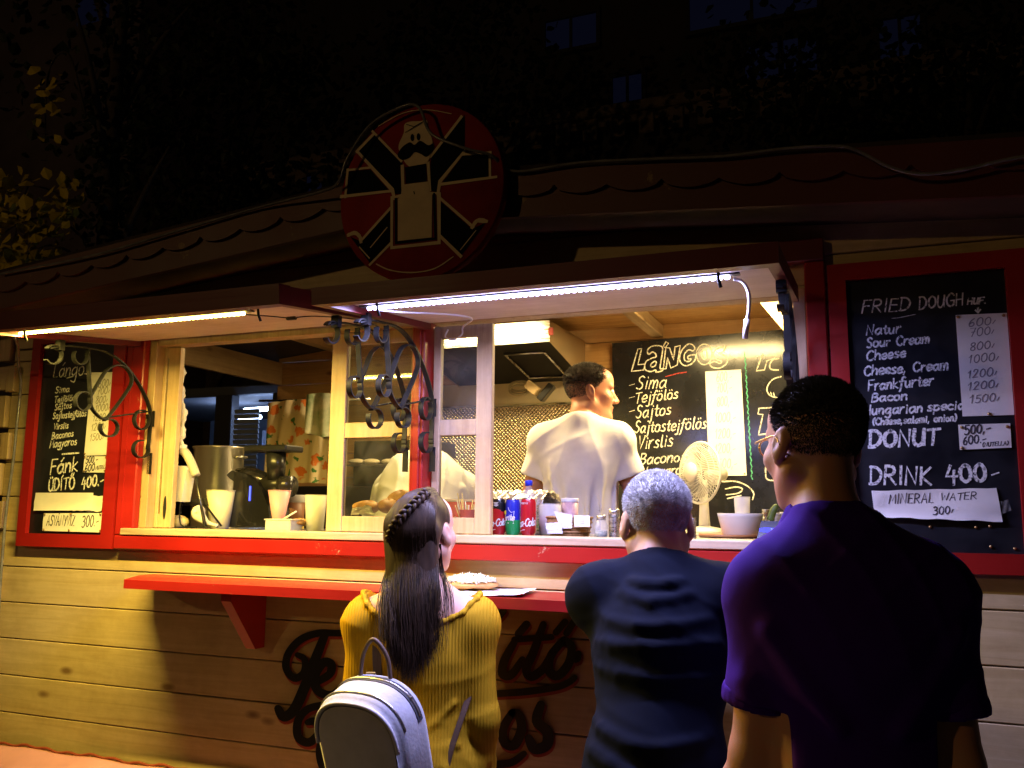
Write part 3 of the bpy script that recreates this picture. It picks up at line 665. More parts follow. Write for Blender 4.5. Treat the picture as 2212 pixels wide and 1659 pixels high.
LET = [([(640, 300), (520, 305), (400, 305), (290, 345), (215, 430), (200, 520), (250, 585), (310, 550), (315, 470), (270, 440)], 48),
       ([(440, 320), (380, 470), (320, 630), (250, 780), (185, 825), (150, 775)], 66),
       ([(390, 610), (470, 560), (480, 500), (430, 490), (375, 580), (400, 665), (480, 690), (540, 650)], 58),
       ([(1620, 360), (1560, 470), (1545, 555), (1600, 565), (1670, 470)], 56), ([(1695, 250), (1645, 310)], 50),
       ([(1800, 250), (1740, 420), (1695, 525), (1725, 575), (1795, 530), (1850, 440)], 58), ([(1620, 345), (1850, 330)], 40),
       ([(1930, 345), (1850, 440), (1835, 535), (1890, 570), (1960, 490), (1975, 390), (1930, 345)], 58), ([(1970, 420), (2005, 470), (2020, 430)], 46),
       ([(1880, 300), (1935, 235)], 44), ([(1945, 305), (1995, 225)], 44),
       ([(1330, 690), (1530, 680), (1700, 668), (1880, 640), (1960, 610), (1995, 580)], 46), ([(1470, 230), (1520, 200), (1555, 165)], 48),
       ([(470, 745), (340, 775), (275, 850), (275, 950), (340, 985), (400, 930), (385, 855), (335, 860)], 54), ([(470, 770), (430, 940), (412, 1060), (450, 1160), (560, 1190)], 56),
       ([(1605, 800), (1550, 900), (1560, 985), (1620, 1000), (1665, 900), (1645, 810), (1605, 800)], 62), ([(1785, 750), (1760, 850), (1825, 920), (1820, 1000), (1745, 1025), (1710, 960)], 70),
       ([(1380, 1140), (1480, 1125), (1600, 1110), (1680, 1055)], 50)]
for grp in ((0, 1), (2,), (3,), (4,), (5, 6), (7, 8), (9,), (10,), (11,), (12,), (13, 14), (15,), (16,), (17,)):
    le = MB(); rd = MB()
    for i in grp: brush(le, LET[i][0], LET[i][1], -0.006, 0.004+0.0004*(i % 7)); brush(rd, LET[i][0], LET[i][1]+4, -0.002, 0.0022+0.00015*(i % 7), 9, 17)
    lo = le.build('painted_letter', mat('black_sign_paint', (0.010, 0.010, 0.011), rough=0.34), kiosk)
    rd.build('letter_edge', mat('red_sign_paint', (0.33, 0.045, 0.02), rough=0.5), lo)

# ------------------------------------------------------------------ light strips under the flaps
def strip(F, x0, x1, t, col, watt, name, label, offx=0.0):
    o = thing('light_strip', F((x0+x1)/2, t, 0.012), label, 'light strip', 'light strips under the awning flaps')
    m = MB(); n = 40
    pts = [F(x0-0.03+(x1-x0+0.06)*i/n, t, 0.0135) for i in range(n+1)]
    m.strap([p+Vector((0, 0.004, 0)) for p in pts], (0, 1, 0), 0.022, 0.004); m.build('profile', mat('led_profile', (0.05, 0.05, 0.05), rough=0.5), o)
    m = MB(); k = int((x1-x0)/0.0165)
    for i in range(k+1):
        p = F(x0+(x1-x0)*i/k, t, 0.0065); m.sphere(p, (0.0078, 0.0070, 0.0055), 8, 5)
    m.build('led', lamp_mat(name+'_led', col, 22.0), o)
    m = MB(); m.strap([F(x0+(x1-x0)*i/n, t, 0.0105) for i in range(n+1)], (0, 1, 0), 0.010, 0.0015)
    m.build('tape', lamp_mat(name+'_tape', col, 7.0), o)  # emission added to the tape itself to thicken the line of light
    ld = bpy.data.lights.new(name+'_lamp', 'AREA'); ld.shape = 'RECTANGLE'; ld.size = x1-x0; ld.size_y = 0.010; ld.energy = watt; ld.color = col
    lo_ = bpy.data.objects.new('lamp', ld); COL.objects.link(lo_); lo_.parent = o
    lo_.location = F((x0+x1)/2, t, 0.0005)-Vector(o.location)
    return o
strip(FL, -2.565, -1.655, 0.520, LED_WARM, LED_WARM_W, 'warm', 'warm yellow light strip under the left awning flap')
strip(FR, -1.270, -0.285, 0.455, LED_COOL, LED_COOL_W, 'cool', 'cold bluish white light strip under the right awning flap')

# lamps on the kiosk ceiling, hidden behind the flaps from the street
def ceiling_lamp(c, L, watt, label):
    o = thing('ceiling_lamp', c, label, 'lamp', 'lamps on the kiosk ceiling')
    m = MB(); m.box((c[0], c[1], c[2]+0.012), (L, 0.06, 0.024), 0.004); m.build('housing', WHITEP, o)
    m = MB(); m.tube([(c[0]-L/2+0.02, c[1], c[2]-0.012), (c[0]+L/2-0.02, c[1], c[2]-0.012)], 0.011, 10); m.build('tube', lamp_mat('room_tube', ROOM_COL, 25.0), o)
    ld = bpy.data.lights.new('room_lamp', 'AREA'); ld.shape = 'RECTANGLE'; ld.size = L; ld.size_y = 0.05; ld.energy = watt; ld.color = ROOM_COL
    q = bpy.data.objects.new('lamp', ld); COL.objects.link(q); q.parent = o; q.location = (0, 0, -0.026)
ceiling_lamp((-0.56, 1.12, 2.412), 0.55, ROOM_W*0.66, 'short tube lamp on the kiosk ceiling above the big chalkboard')
ceiling_lamp((-1.72, 0.93, 2.412), 0.50, ROOM_W*0.34, 'short tube lamp on the kiosk ceiling in front of the hood')

# ------------------------------------------------------------------ street lamp beyond the left edge of the view
sl = thing('street_lamp', (-8.6, -12.2, 0.0), 'tall street lamp with a glowing amber lantern, out on the street to the left', 'street lamp')
m = MB(); m.lathe([(0.10, 0), (0.10, 0.5), (0.055, 0.6), (0.04, 5.9)], (-8.6, -12.2, 0), 14); m.build('pole', IRON, sl)
m = MB(); m.lathe([(0.10, 5.9), (0.17, 6.25), (0.17, 6.27), (0.02, 6.45)], (-8.6, -12.2, 0), 12); m.build('lantern', mat('lantern_cap', (0.03, 0.03, 0.03), rough=0.5), sl)
m = MB(); m.sphere((-8.6, -12.2, 5.80), 0.09, 12, 8); m.build('bulb', lamp_mat('sodium_bulb', STREET_COL, 30.0), sl)
ld = bpy.data.lights.new('street_light', 'POINT'); ld.energy = STREET_W; ld.color = STREET_COL; ld.shadow_soft_size = 0.12
q = bpy.data.objects.new('lamp', ld); COL.objects.link(q); q.parent = sl; q.location = (0, 0, 5.66)
# ------------------------------------------------------------------ menu boards, their chalk writing and the papers pinned to them
BOARD = mat('chalkboard', (0.010, 0.011, 0.016), rough=0.42, var=0.5, vscale=5, rvar=0.15)
CHALK = chalk('chalk_white', (0.80, 0.80, 0.78)); CHALK_Y = chalk('chalk_cream', (0.80, 0.76, 0.62))
PAPER = mat('paper_sheet', (0.80, 0.78, 0.76), rough=0.8, var=0.05, vscale=12, bump=0.12, bscale=9)
INK = mat('felt_pen_ink', (0.05, 0.045, 0.06), rough=0.7); INK_P = mat('faint_pen_ink', (0.50, 0.46, 0.36), rough=0.7)
PIN = mat('brass_pin', (0.45, 0.30, 0.12), rough=0.35, metal=0.8)
def front_map(Y): return plane_map((0, Y, 0), (1, 0, 0), (0, 0, 1), (0, -1, 0))
def chalk_lines(items, f, k, Y, m_, parent, slant=0.15):
    for s_, a, b, h, wd in items:
        t = MB(); wline(t, s_, f(*a), f(*b), h*k, wd, Y, slant); t.build('chalk_line', m_, parent)
def wline(mb, text, a, b, hpx, wd, Y, slant=0.15, jit=0.25, gap=1.5, fmap=None):
    """handwriting between two measured baseline points on the plane y = Y"""
    A, B = P(a[0], a[1], Y), P(b[0], b[1], Y); C_ = P(a[0], a[1]-hpx, Y)
    write(mb, text, fmap or front_map(Y), A.x, A.z, (C_-A).length, wd, slant, gap, math.atan2(B.z-A.z, B.x-A.x), fit=math.hypot(B.x-A.x, B.z-A.z), jit=jit)
def polyl(mb, pts, wd, Y, smooth=False, closed=False):
    q = [P(p[0], p[1], Y) for p in pts]; q = [(v.x, v.z, 0) for v in q]
    if closed and not smooth: q.append(q[0])
    if smooth: q = [tuple(v) for v in catmull(q, 5, closed)]; q = q+[q[0]] if closed else q
    out = []
    for i in range(len(q)-1):
        n = max(1, int(math.hypot(q[i+1][0]-q[i][0], q[i+1][1]-q[i][1])/0.02))
        out += [(q[i][0]+(q[i+1][0]-q[i][0])*t/n, q[i][1]+(q[i+1][1]-q[i][1])*t/n) for t in range(n)]
    out.append((q[-1][0], q[-1][1])); _zc[0] = (_zc[0]+1) % 40
    ribbon(mb, out, wd, front_map(Y), 0.0006+_zc[0]*0.00004)
def sheet(name, quad, Y, label, cat, lines=(), pins=(), curl=0.0, ink=None, group=None, ragged=0.0):
    """a paper pinned to a board: a thin curling sheet with pen writing and pins"""
    q = [P(p[0], p[1], Y) for p in quad]; n = 14
    c = sum(q, Vector())/4; o = thing(name, (c.x, Y, min(v.z for v in q)), label, cat, group)
    m = MB(); ph = random.uniform(0, 6)
    def f(u, v, back=0.0):
        a = q[0].lerp(q[1], u); b = q[3].lerp(q[2], u); p = a.lerp(b, v)
        d = 0.0012+curl*(0.5+0.5*math.sin(ph+u*5+v*3))*min(1, 4*min(u, 1-u)+2*min(v, 1-v))+curl*1.3*v**3
        if ragged and v in (0.0, 1.0): p = p+Vector((0, 0, ragged*math.sin(u*23+ph)*(1 if v else 0.6)))
        return (p.x, Y-d-back, p.z)
    m.grid(lambda u, v: f(u, 1-v, 0.0004), n, n); m.grid(lambda u, v: f(u, v, 0), n, n); m.build('paper', PAPER, o)
    if lines:
        def onpaper(x_, z_, d_):
            v = (q[0].z-z_)/(q[0].z-q[3].z); v = min(1, max(0, v)); xl = q[0].x+(q[3].x-q[0].x)*v; xr = q[1].x+(q[2].x-q[1].x)*v; u = min(1, max(0, (x_-xl)/(xr-xl)))
            return Vector((x_, f(u, v)[1]-0.0004-d_*0.5, z_))
        for (text, a, b, h, wd) in lines: t = MB(); wline(t, text, a, b, h, wd, Y, slant=0.2, fmap=onpaper); t.build('writing', ink or INK, o)
    for i, (x, y) in enumerate(pins):
        p = P(x, y, Y); k = MB(); k.sphere((p.x, Y-0.004-curl, p.z), (0.0042, 0.003, 0.0042), 8, 6); k.build('pin', PIN, o)
    return o
def framed_board(label, x0, x1, z0, z1, fl_, frr, fb, ft):
    o = thing('menu_board', ((x0+x1)/2, -0.01, z0), label, 'menu board', 'framed menu boards on the kiosk front')
    m = MB(); m.bb(x0+fl_-0.004, x1-frr+0.004, -0.016, -0.004, z0+fb-0.004, z1-ft+0.004); m.build('panel', BOARD, o)
    m = MB(); ya, yb = -0.034, -0.002
    m.prism([(x0, ya, z0), (x1, ya, z0), (x1-frr, ya, z0+fb), (x0+fl_, ya, z0+fb)], (0, yb-ya, 0))
    m.prism([(x0, ya, z1), (x0+fl_, ya, z1-ft), (x1-frr, ya, z1-ft), (x1, ya, z1)], (0, yb-ya, 0))
    m.prism([(x0, ya, z0), (x0+fl_, ya, z0+fb), (x0+fl_, ya, z1-ft), (x0, ya, z1)], (0, yb-ya, 0))
    m.prism([(x1, ya, z0), (x1, ya, z1), (x1-frr, ya, z1-ft), (x1-frr, ya, z0+fb)], (0, yb-ya, 0))
    m.build('frame', RED, o)
    return o
YB = -0.0165
lb = framed_board('narrow black chalkboard in red frame, chalked in Hungarian, left of the window', -3.140, -2.640, 1.340, 2.20, 0.046, 0.060, 0.050, 0.05)
def c9(x, y): return (0.2481*x, 630.9+0.2481*y)
def c1(x, y): return (0.3968*x, 548.6+0.3968*y)
chalk_lines([('Lángos', (465, 745), (790, 715), 120, .005), ('Sima', (482, 880), (612, 866), 52, .0046), ('Tejfölös', (475, 965), (660, 942), 52, .0046), ('Sajtos', (480, 1030), (630, 1006), 52, .0046),
                        ('Sajtostejfölös', (460, 1105), (756, 1080), 54, .0046), ('Virslis', (470, 1198), (602, 1185), 52, .0046), ('Baconos', (455, 1282), (645, 1254), 56, .0046), ('Magyaros', (435, 1356), (676, 1326), 62, .0046), ('Fánk', (440, 1585), (690, 1555), 118, .0085)], c9, 0.2481, YB, CHALK, lb)
t = MB(); polyl(t, [c9(545, 1412), c9(690, 1400)], .007, YB); t.build('chalk_dash', CHALK, lb); t = MB(); polyl(t, [c9(585, 750), c9(640, 735)], .005, YB); t.build('chalk_dash', CHALK, lb)
t = MB(); wline(t, 'ÜDÍTŐ', c1(268, 1290), c1(412, 1276), 24, .0075, YB, slant=.05); t.build('chalk_line', CHALK, lb); t = MB(); wline(t, '400.-', c1(445, 1276), c1(572, 1252), 23, .0075, YB); t.build('chalk_line', CHALK, lb); t = MB(); wline(t, '-', c1(545, 1375), c1(590, 1350), 20, .007, YB)
t.build('chalk_line', CHALK, lb)
YS = -0.0185
sheet('price_sheet', [c9(800, 700), c9(1050, 697), c9(990, 1420), c9(735, 1425)], YS, 'tall white price list pinned to the narrow board left of the window', 'price list',
      [(s_, c9(a, b), c9(a+w_, b-12), 15, .0034) for s_, a, b, w_ in [('600/', 860, 830, 110), ('700/', 848, 895, 115), ('800/', 836, 972, 110), ('1000/', 832, 1042, 130), ('1200/', 812, 1125, 130), ('1200/', 798, 1208, 130), ('1500/', 784, 1296, 130)]],
      [c9(745, 1408), c9(968, 1406)], ink=mat('pencil', (0.30, 0.27, 0.22), rough=0.8))
sheet('price_tag', [c9(738, 1430), c9(940, 1430), c9(930, 1572), c9(726, 1570)], YS-0.0004, 'small white price tag 500 and 600 on the narrow left board', 'price tag',
      [('500,-', c9(750, 1492), c9(860, 1484), 15, .0045), ('600', c9(742, 1565), c9(832, 1552), 15, .0045), ('NUTELLA', c9(836, 1545), c9(932, 1535), 7, .003)], [c9(745, 1440), c9(928, 1440), c9(918, 1555), c9(738, 1560)])
sheet('paper_strip', [c1(400, 1312), c1(562, 1318), c1(556, 1402), c1(400, 1400)], YS, 'short torn paper strip half hidden under a blank strip, narrow left board', 'paper strip', curl=0.002, ragged=0.002)
sheet('paper_strip', [c1(196, 1300), c1(510, 1300), c1(506, 1396), c1(190, 1397)], YS-0.003, 'blank white paper strip taped across the narrow left board', 'paper strip', curl=0.004)
sheet('notice', [c1(240, 1412), c1(564, 1410), c1(560, 1516), c1(235, 1507)], YS, 'white paper notice for mineral water, ASVÁNYVÍZ 300, on the narrow left board', 'notice',
      [('ASVÁNYVÍZ', c1(258, 1478), c1(410, 1478), 21, .0045), ('300.-', c1(448, 1490), c1(545, 1478), 24, .0045)], [c1(250, 1418), c1(392, 1414), c1(552, 1416), c1(245, 1500), c1(382, 1502), c1(552, 1506)], curl=0.002)

rb_ = framed_board('wide black chalkboard in red frame, chalked in English, right of the window', -0.072, 0.418, 1.347, 2.190, 0.047, 0.050, 0.052, 0.047)
def c6(x, y): return (1810.4+0.21497*x, 576+0.21497*y)
def c7(x, y): return (1810.4+0.21497*x, 877.8+0.21497*y)
CHC = chalk('chalk_cool', (0.80, 0.81, 0.82))
chalk_lines([('FRIED', (240, 465), (745, 438), 128, .0046), ('DOUGH', (815, 428), (1272, 385), 120, .0046), ('HUF.', (1300, 380), (1495, 368), 58, .005), ('Natur', (285, 690), (642, 662), 92, .005), ('Sour Cream', (285, 815), (932, 765), 92, .005),
                        ('Cheese', (290, 945), (690, 905), 92, .005), ('Cheese, Cream', (265, 1095), (1122, 1032), 96, .0052), ('Frankfurter', (305, 1245), (972, 1190), 100, .0052), ('Bacon', (340, 1362), (712, 1334), 84, .0052),
                        ('Hungarian', (262, 1492), (862, 1460), 92, .0052), ('special', (900, 1452), (1330, 1425), 86, .0052), ('(Cheese,salami, onion)', (350, 1592), (1200, 1548), 66, .0046)], c6, 0.21497, YB, CHC, rb_)
t = MB()
polyl(t, [c6(1405, 415), c6(1405, 460)], .006, YB); polyl(t, [c6(1382, 440), c6(1405, 462), c6(1428, 434)], .006, YB)
polyl(t, [c6(540, 520), c6(600, 516), c6(780, 480)], .0015, YB)
t.build('chalk_arrow', CHC, rb_); t = MB(); wline(t, 'DONUT', c7(318, 412), c7(1040, 380), 33, .010, YB, slant=.1); t.build('chalk_line', CHC, rb_); t = MB(); wline(t, 'DRINK', c7(325, 780), c7(962, 786), 37, .008, YB, slant=.06); t.build('chalk_line', CHC, rb_); t = MB(); wline(t, '400', c7(1095, 770), c7(1525, 745), 35, .009, YB, slant=.04); t.build('chalk_line', CHC, rb_); t = MB(); polyl(t, [c7(1545, 690), c7(1612, 666)], .005, YB)
t.build('chalk_line', CHC, rb_)
for x, y in ((925, 1210), (1385, 1215), (1525, 1205), (1535, 1410), (1775, 1430)):
    sc_ = MB(); p = P(*c7(x, y), YB); sc_.sphere((p.x, p.y-0.002, p.z), (0.004, 0.003, 0.004), 8, 6); sc_.build('pin', PIN, rb_)
sheet('price_sheet', [c6(1180, 488), c6(1695, 465), c6(1770, 1490), c6(1250, 1505)], YS, 'tall white price list, 600 to 1500, pinned to the board right of the window', 'price list',
      [(s_, c6(a, b), c6(a+w_, b-30), 17, .0028) for s_, a, b, w_ in [('600/', 1312, 606, 290), ('700/', 1322, 706, 265), ('800/', 1326, 846, 265), ('1000/', 1308, 972, 325), ('1200/', 1300, 1122, 315), ('1200/', 1302, 1242, 330), ('1500/', 1320, 1376, 320)]],
      [c6(1203, 508), c6(1660, 492), c6(1515, 1480)], ink=mat('grey_pen', (0.26, 0.24, 0.28), rough=0.8))
sheet('price_tag', [c7(1205, 185), c7(1728, 170), c7(1742, 415), c7(1222, 437)], YS-0.0004, 'small white price tag 500 and 600 on the right board', 'price tag',
      [('500,-', c7(1270, 286), c7(1545, 256), 19, .004), ('600.-', c7(1260, 388), c7(1500, 360), 17, .004), ('(NUTELLA)', c7(1452, 406), c7(1716, 386), 8.5, .0028)], [c7(1240, 210), c7(1698, 205), c7(1245, 418)], curl=0.001)
sheet('notice', [c7(335, 850), c7(1590, 820), c7(1650, 1160), c7(370, 1110)], YS, 'crumpled white notice MINERAL WATER 300 taped low on the right board', 'notice',
      [('MINERAL', c7(510, 978), c7(970, 966), 20, .0032), ('WATER', c7(1030, 948), c7(1402, 932), 15, .0030), ('300/', c7(950, 1092), c7(1172, 1072), 16, .0030)], curl=0.006, ragged=0.0015)
for quad, lab in (([c7(1632, 955), c7(1715, 935), c7(1740, 1045), c7(1655, 1080)], 'clear sticky tape at the right end of the mineral water notice'), ([c7(345, 850), c7(465, 870), c7(450, 990), c7(350, 1010)], 'clear sticky tape across the left end of the mineral water notice')):
    m = MB(); q = [P(p[0], p[1], YS-0.0095) for p in quad]; n = 8
    m.grid(lambda u, v: tuple(q[0].lerp(q[1], u).lerp(q[3].lerp(q[2], u), v)+Vector((0, -0.0012*math.sin(u*9+v*5), 0))), n, n)
    top(m, 'sticky_tape', mat('clear_tape', (0.7, 0.7, 0.72), rough=0.12, alpha=0.16), lab, 'tape', 'tape on the right board')

# big chalkboard on the back wall
YW = 1.742
def c8(x, y): return (1316.7+0.23148*x, 685.8+0.23148*y)
A_ = P(1322, 741, YW); Bz = P(1690, 712, YW)
ib = thing('menu_board', ((A_.x+0.25)/2, YW+0.02, 1.41), 'big unframed chalkboard with outlined heading on the back wall inside', 'menu board')
m = MB(); m.prism([(A_.x, YW+0.001, 1.41), (0.25, YW+0.001, 1.41), (0.25, YW+0.001, Bz.z+0.01), (A_.x, YW+0.001, A_.z)], (0, 0.016, 0))
m.build('panel', mat('gloss_chalkboard', (0.013, 0.014, 0.017), rough=0.17, spec=0.6, var=0.5, vscale=4, rvar=0.04), ib)
t = MB(); wd = .0064
for pts, sm in [([(265, 295), (300, 290), (265, 440), (330, 435), (318, 490), (205, 503)], 0),
                ([(355, 305), (400, 268), (470, 266), (496, 300), (472, 468), (496, 476), (490, 498), (436, 510), (430, 490), (380, 505), (330, 480), (342, 412), (400, 378), (432, 370), (430, 340), (400, 322), (365, 345)], 1), ([(385, 440), (418, 410), (436, 416), (426, 450), (396, 462)], 1),
                ([(500, 272), (527, 226), (550, 240), (522, 282)], 0), ([(502, 482), (525, 282), (562, 285), (598, 395), (612, 275), (660, 262), (632, 444), (572, 472), (542, 372), (528, 478)], 0),
                ([(797, 288), (770, 252), (722, 256), (668, 320), (656, 400), (692, 446), (750, 442), (796, 400), (800, 350), (736, 360), (736, 386), (762, 386), (740, 410), (702, 400), (700, 342), (740, 302), (776, 312)], 1),
                ([(885+72*math.cos(a), 345-95*math.sin(a)) for a in np.linspace(0, 6.28, 13)[:-1]], 1), ([(885+26*math.cos(a), 345-46*math.sin(a)) for a in np.linspace(0, 6.28, 9)[:-1]], 1),
                ([(1082, 268), (1030, 282), (986, 305), (970, 350), (1000, 390), (1046, 410), (1028, 430), (985, 412), (935, 430), (960, 465), (1030, 472), (1090, 430), (1102, 380), (1062, 350), (1022, 336), (1062, 318)], 1)]:
    t = MB(); polyl(t, [c8(*p) for p in pts], wd, YW, smooth=bool(sm), closed=True); t.build('chalk_letter', CHALK_Y, ib)
for s_, a, b, h in [('Sima', (250, 672), (542, 650), 118), ('Tejfölös', (238, 800), (648, 752), 98), ('Sajtos', (245, 942), (582, 902), 108), ('Sajtostejfölös', (230, 1078), (912, 1035), 104), ('Virslis', (265, 1228), (602, 1198), 112), ('Baconos', (280, 1372), (720, 1340), 96), ('Magyaros', (290, 1490), (720, 1455), 92)]:
    t = MB(); wline(t, s_, c8(*a), c8(*b), h*0.23148, .0066, YW, slant=.3); t.build('chalk_line', CHALK_Y, ib)
for pts, sm in [([(1432, 335), (1370, 498), (1446, 490), (1470, 402), (1540, 385), (1550, 340)], 0), ([(1575, 490), (1510, 485), (1495, 450), (1520, 400), (1580, 384)], 1), ([(1600, 552), (1530, 575), (1480, 630), (1472, 690), (1510, 735), (1600, 752)], 1), ([(1505, 700), (1512, 730)], 0), ([(1530, 705), (1540, 738)], 0),
                ([(1600, 836), (1395, 848), (1386, 902), (1432, 906), (1390, 1096), (1482, 1082), (1506, 900), (1600, 896)], 0), ([(1512, 1325), (1470, 1330), (1456, 1460), (1475, 1512), (1545, 1522)], 1),
                ([(1050, 1532), (1180, 1530), (1290, 1575), (1345, 1640), (1335, 1700)], 1), ([(1080, 1600), (1180, 1582), (1240, 1600), (1200, 1640), (1090, 1655)], 1), ([(1100, 1690), (1230, 1660)], 0)]:
    t = MB(); polyl(t, [c8(*p) for p in pts], wd, YW, smooth=bool(sm)); t.build('chalk_drawing', CHALK_Y, ib)
for y in (635, 752, 880): t = MB(); polyl(t, [c8(185, y), c8(235, y-14)], .003, YW); t.build('chalk_dash', CHALK_Y, ib)
t = MB(); pts = [c8(1262, 320)]
for i in range(40): f_ = (i+1)/40; pts.append(c8(1262+68*f_+(5 if i % 2 else -5), 320+1190*f_))
polyl(t, pts, .006, YW); t.build('green_chalk_line', chalk('chalk_green', (0.10, 0.42, 0.26)), ib)
t = MB(); polyl(t, [c8(525, 552), c8(640, 522), c8(720, 510)], .005, YW); t.build('red_chalk_line', chalk('chalk_red', (0.42, 0.06, 0.05)), ib)
sheet('price_sheet', [c8(893, 505), c8(1228, 485), c8(1280, 1475), c8(930, 1480)], YW-0.004, 'tall cream price list pinned to the big chalkboard inside', 'price list',
      [(s_, c8(a, b), c8(a+w_, b-12), 20, .0035) for s_, a, b, w_ in [('600,-', 1000, 600, 150), ('700,-', 1000, 700, 150), ('800,-', 1005, 830, 150), ('1000,-', 985, 980, 200), ('1200,-', 985, 1130, 200), ('1200,-', 985, 1270, 200), ('1500,-', 980, 1412, 220)]],
      [c8(1262, 1458)], ink=INK_P)

# ------------------------------------------------------------------ round emblem sign on the gable
def c5(x, y): return (658.3+0.3307*x, 164.6+0.3307*y)
YR = -0.262
ctr = P(905, 414, YR); RR = 0.287
rs = thing('round_sign', (ctr.x, -0.24, ctr.z-RR), 'round red and black emblem sign of a moustached figure on the gable', 'sign')
m = MB(); Rx = Matrix.Rotation(rad(90), 3, 'X')
m.lathe([(RR, 0.0), (RR, 0.030), (RR-0.004, 0.034), (0.0, 0.034)], (ctr.x, YR+0.034, ctr.z), 64, R=Rx)
m.bb(ctr.x-0.03, ctr.x+0.03, YR+0.034, -0.2145, ctr.z-0.1, ctr.z+0.1)
m.build('disc', mat('sign_red', (0.26, 0.018, 0.016), rough=0.7, var=0.25, vscale=6, spec=0.2), rs)
def SPoly(mb, pts, lay, smooth=False):
    q = [P(*c5(*p), YR) for p in pts]
    q = [Vector((v.x, YR-0.0008-0.0012*lay, v.z)) for v in q]
    if smooth: q = [Vector((v.x, YR-0.0008-0.0012*lay, v.z)) for v in catmull(q, 5, True)]
    for v in q:
        d = Vector((v.x-ctr.x, v.z-ctr.z))
        if d.length > RR-0.006: d *= (RR-0.006)/d.length; v.x, v.z = ctr.x+d.x, ctr.z+d.y
    mb.prism(q, (0, 0.0010, 0))
def SLine(mb, pts, wpx, lay, smooth=False):
    q = [P(*c5(*p), YR) for p in pts]; q = [(v.x, v.z, 0) for v in q]
    if smooth: q = [tuple(v) for v in catmull(q, 5)]
    o = []
    for v in q:
        d = Vector((v[0]-ctr.x, v[1]-ctr.z))
        if d.length > RR-0.004: d *= (RR-0.004)/d.length
        o.append((ctr.x+d.x, ctr.z+d.y))
    _zc[0] = (_zc[0]+1) % 40
    ribbon(mb, o, wpx*0.00050, front_map(YR), 0.0012*lay+_zc[0]*0.00002)
k = MB()
for i, pts in enumerate([[(335, 490), (455, 370), (640, 560), (632, 770), (580, 770)], [(1045, 255), (1045, 490), (880, 690), (870, 760), (822, 750), (826, 525)], [(278, 625), (430, 610), (550, 745), (275, 775)], [(1040, 515), (1205, 505), (1205, 660), (905, 695)],
                        [(560, 855), (560, 1080), (430, 1225), (300, 1050), (370, 1080)], [(886, 815), (1095, 1000), (1185, 955), (1020, 1175), (886, 1040)], [(940, 215), (1045, 255), (1180, 370), (1030, 490), (840, 470)]][:6]): SPoly(k, pts, 1+0.05*i)
k.build('black_limbs', mat('sign_black', (0.006, 0.006, 0.007), rough=0.85, spec=0.1), rs)
k = MB()
for pts, w_, sm in [([(440, 355), (632, 555)], 24, 0), ([(335, 485), (575, 745), (588, 800)], 26, 0), ([(340, 492), (452, 380)], 24, 0), ([(270, 612), (430, 598)], 22, 0), ([(275, 610), (268, 790)], 24, 0), ([(240, 788), (560, 752)], 26, 0),
                 ([(560, 865), (368, 1078)], 22, 0), ([(285, 1040), (330, 1025), (362, 1050), (370, 1085)], 24, 1), ([(428, 1232), (562, 1095)], 24, 0), ([(1025, 268), (826, 525)], 26, 0), ([(1045, 492), (885, 690), (872, 770)], 26, 0), ([(1035, 512), (1215, 500)], 22, 0), ([(1210, 500), (1212, 660)], 24, 0), ([(890, 708), (1250, 660)], 26, 0),
                 ([(880, 792), (1100, 985)], 24, 0), ([(1095, 990), (1130, 945), (1190, 950)], 26, 1), ([(886, 1045), (1022, 1178)], 24, 0), ([(572, 795), (570, 1122), (880, 1088), (878, 765), (822, 768)], 28, 0), ([(572, 800), (632, 780)], 24, 0), ([(640, 590), (645, 775)], 28, 0), ([(808, 570), (820, 745)], 28, 0),
                 ([(470, 1228), (560, 1268), (700, 1284), (850, 1258), (972, 1180)], 8, 1), ([(480, 330), (640, 245), (800, 222), (960, 248)], 6, 1), ([(432, 1120), (540, 990)], 9, 0), ([(360, 1118), (425, 1190)], 10, 0), ([(1020, 1135), (1120, 1010)], 8, 0)]: SLine(k, pts, w_, 2, bool(sm))
SPoly(k, [(655, 320), (690, 300), (760, 296), (800, 290), (806, 350), (836, 420), (832, 500), (790, 585), (730, 606), (670, 580), (625, 500), (618, 450), (650, 375)], 2.6, True)
SPoly(k, [(640, 712), (810, 690), (822, 760), (836, 780), (832, 1055), (612, 1078), (612, 805), (632, 780)], 2.7)
k.build('cream_lines', mat('sign_cream', (0.72, 0.58, 0.38), rough=0.7, var=0.12, spec=0.2), rs)
k = MB()
SPoly(k, [(612, 520), (640, 470), (690, 436), (722, 452), (760, 426), (812, 455), (842, 445), (836, 495), (800, 530), (762, 512), (722, 500), (690, 535), (640, 550)], 4.0, True)
for x, y in ((708, 405), (748, 400)): SPoly(k, [(x+12*math.cos(a), y+24*math.sin(a)) for a in np.linspace(0, 6.28, 11)[:-1]], 4.1)
SPoly(k, [(660, 598), (796, 575), (796, 690), (664, 706)], 3.4)
SLine(k, [(668, 318), (720, 335), (795, 292)], 6, 4.2); SLine(k, [(662, 372), (790, 296)], 6, 4.3); SLine(k, [(598, 805), (600, 1090), (856, 1062), (848, 772)], 22, 2.3); SLine(k, [(718, 758), (722, 772)], 8, 4.2)
k.build('black_features', mat('sign_black', (0.008, 0.008, 0.009)), rs)

